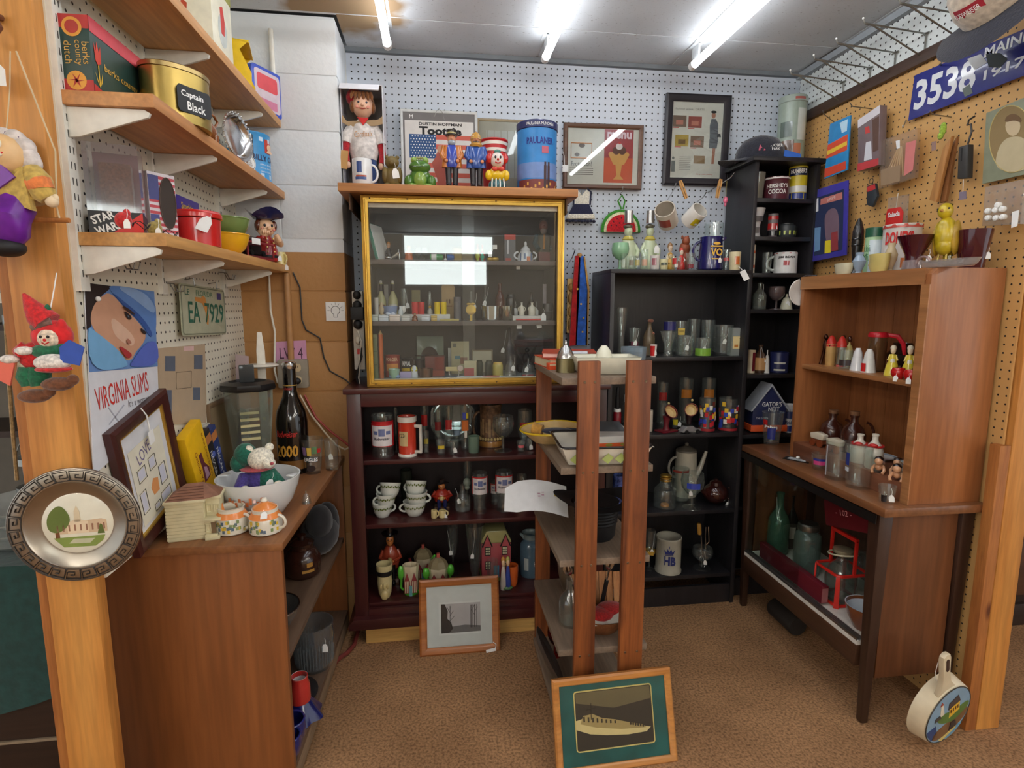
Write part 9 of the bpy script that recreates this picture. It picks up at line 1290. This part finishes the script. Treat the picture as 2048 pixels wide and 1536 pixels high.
p=onX(1560,1130,1.41);q=onX(1606,1185,1.41);o=thing('game_box','long flat maroon box standing on edge at the front of the cabinet','box',(1.425,0,ZK+.0075));y0=1.655;obj('body',bx(-.01,.018,1.80,2.21,0,.068),mat((104,24,36),.45),o,bevel=.002);obj('end_label',bx(-.008,.016,1.799,1.80,.004,.06),pap((150,90,90)),o,smooth=0)
p=onX(1680,1005,1.47);o=thing('book','dark red boxed book wedged under the counter top','book',(1.485,1.70,CZ-.185),rot=(R(-14),0,0));DR=mat((92,20,26),.4);obj('cover',bx(-.05,.08,-.085,.13,.03,.125),DR,o,bevel=.002);obj('page_block',bx(-.046,.076,-.088,-.085,.036,.118),pap((216,204,176)),o,smooth=0);text(o,'- 102 -',.02,pap((220,150,150)),(-.0505,.03,.075),.08,rot=(0,0,R90));0
p=onX(1722,1280,1.46);o=thing('mixing_bowl','brown mixing bowl with white inside at the near end of the cabinet','bowl',(1.475,1.645,ZK));obj('body',shell([(.5,0),(.58,.03),(.85,.5),(1,1)],.072,.085,.004,.06,28),mat((120,66,36),.25,0,.1,.4),o);obj('lining',lathe([(0,.007),(.034,.007),(.056,.042),(.0685,.0855),(.071,.0858)],28),cer((206,214,222)),o)
# ================================================================ PAINTED SKILLET ON THE CARPET
p=onZ(1885,1500,0);o=thing('painted_skillet','cream cast-iron skillet with a painted lighthouse scene leaning on the walnut cabinet','skillet',(1.572,1.402,.124),rot=(R(8),R(-20),R(12)));o.scale=(1.16,1.16,1.16);IV=mat((214,200,170),.35,0,.06)
sk=lambda s:tr(s,(0,0,0),(R(90),0,0));obj('pan',sk(lathe([(0,0),(.088,0),(.093,-.004),(.101,-.042),(.097,-.042),(.088,-.008),(0,-.008)],40)),IV,o);obj('rim_line',tube([(.089*math.cos(R(a)),-.001,.089*math.sin(R(a)))for a in range(0,360,10)],.0014,5,True),mat((60,56,50),.5),o)
hp=[(-.035,.085),(-.018,.115),(-.013,.15),(-.015,.205),(-.012,.218),(0,.224),(.012,.218),(.015,.205),(.013,.15),(.018,.115),(.035,.085)];obj('handle',prism(hp,.004,.018),IV,o,bevel=.003);obj('hang_hole',prism(rrect(-.005,.165,.005,.208,.0048),.0025,.006),mat((60,36,26),.6),o,smooth=0);obj('tag_string',tube([(-.012,.02,.19),(-.016,.024,.15),(-.014,.022,.12)],.001,4),WHITE,o)
def sp_(c,pts,k):obj('painting',prism(sm(pts)if 6<len(pts)<12 else pts,-.0012-.0004*k,-.0008),mat(c,.4),o,smooth=0)
sp_((130,164,190),disc(0,0,.087,n=32),0);sp_((30,66,120),[(-.085,-.005),(-.05,-.005),(-.046,-.05),(-.07,-.05),(-.084,-.02)],1);sp_((120,86,56),[(-.055,-.03),(0,-.025),(.03,-.03),(.085,-.02),(.07,-.052),(.03,-.07),(-.045,-.07),(-.07,-.05)],1);sp_((84,120,56),[(-.05,.012),(-.02,.022),(.02,.0),(.08,.004),(.084,-.02),(.03,-.036),(.0,-.03),(-.03,-.012)],2);sp_((224,216,196),[(-.034,.018),(-.018,.018),(-.022,.058),(-.03,.058)],3);sp_((160,70,50),[(-.033,.058),(-.02,.058),(-.026,.07)],3);sp_((70,66,66),[(-.056,.012),(-.03,.012),(-.034,.024),(-.052,.024)],4);sp_((226,180,50),[(.0,-.012),(.042,-.006),(.044,.026),(.004,.022)],3);sp_((70,62,62),[(-.002,.022),(.046,.026),(.038,.052),(.002,.044)],4)
for k in range(4):sp_((90,50,30),rect(.006+.009*k,.004,.01+.009*k,.016),5)
sp_((50,46,46),[(.0,-.062),(.03,-.062),(.026,-.038),(.008,-.036)],5);sp_((214,190,110),[(-.04,-.072),(.03,-.064),(.02,-.078),(-.03,-.08)],4);sp_((110,160,190),[(-.02,-.08),(.04,-.066),(.05,-.07),(.02,-.085),(-.01,-.086)],5)
# ================================================================ NEXT BOOTH PAST THE RIGHT POST
o=thing('dresser','dark wooden dresser in the aisle past the right-hand pine post','dresser',(3.0,2.0,0));obj('carcass',bx(-.6,.6,0,.5,.08,1.0),DKW,o,bevel=.005);obj('plinth',bx(-.62,.62,-.02,.5,0,.1),DKW,o,bevel=.004)
for k in range(3):dw=obj('drawer',bx(-.56,.56,-.015,0,.14+.28*k,.39+.28*k),wood((70,44,30),(92,60,40),'x',5,.45),o,bevel=.004);obj('knob',ell((.25,-.025,.265+.28*k),.016),GOLD,dw)
struct('wall_aisle',bx(1.78,4.6,2.62,2.66,0,ZCEIL),pap((140,126,106)))
p=onY(1490,1195,2.42);o=thing('floor_roll','dark rolled mat lying on the carpet between the bookcase and walnut cabinet','mat',(1.50,2.2,.045));obj('roll',tr(solid([(.9,0),(1,.05),(1,.95),(.9,1)],.042,.17,20),(0,0,0),(R(90),0,0)),mat((40,34,30),.8),o)
obj('floor_cable',tube([onZ(x,y,.012)for x,y in((716,1262),(708,1290),(694,1306),(676,1318))]+[Vector((-.44,2.03,.012))],.009,8),mat((120,50,44),.5),label='dull red cable lying on the carpet beside the low cabinet',cat='cable')
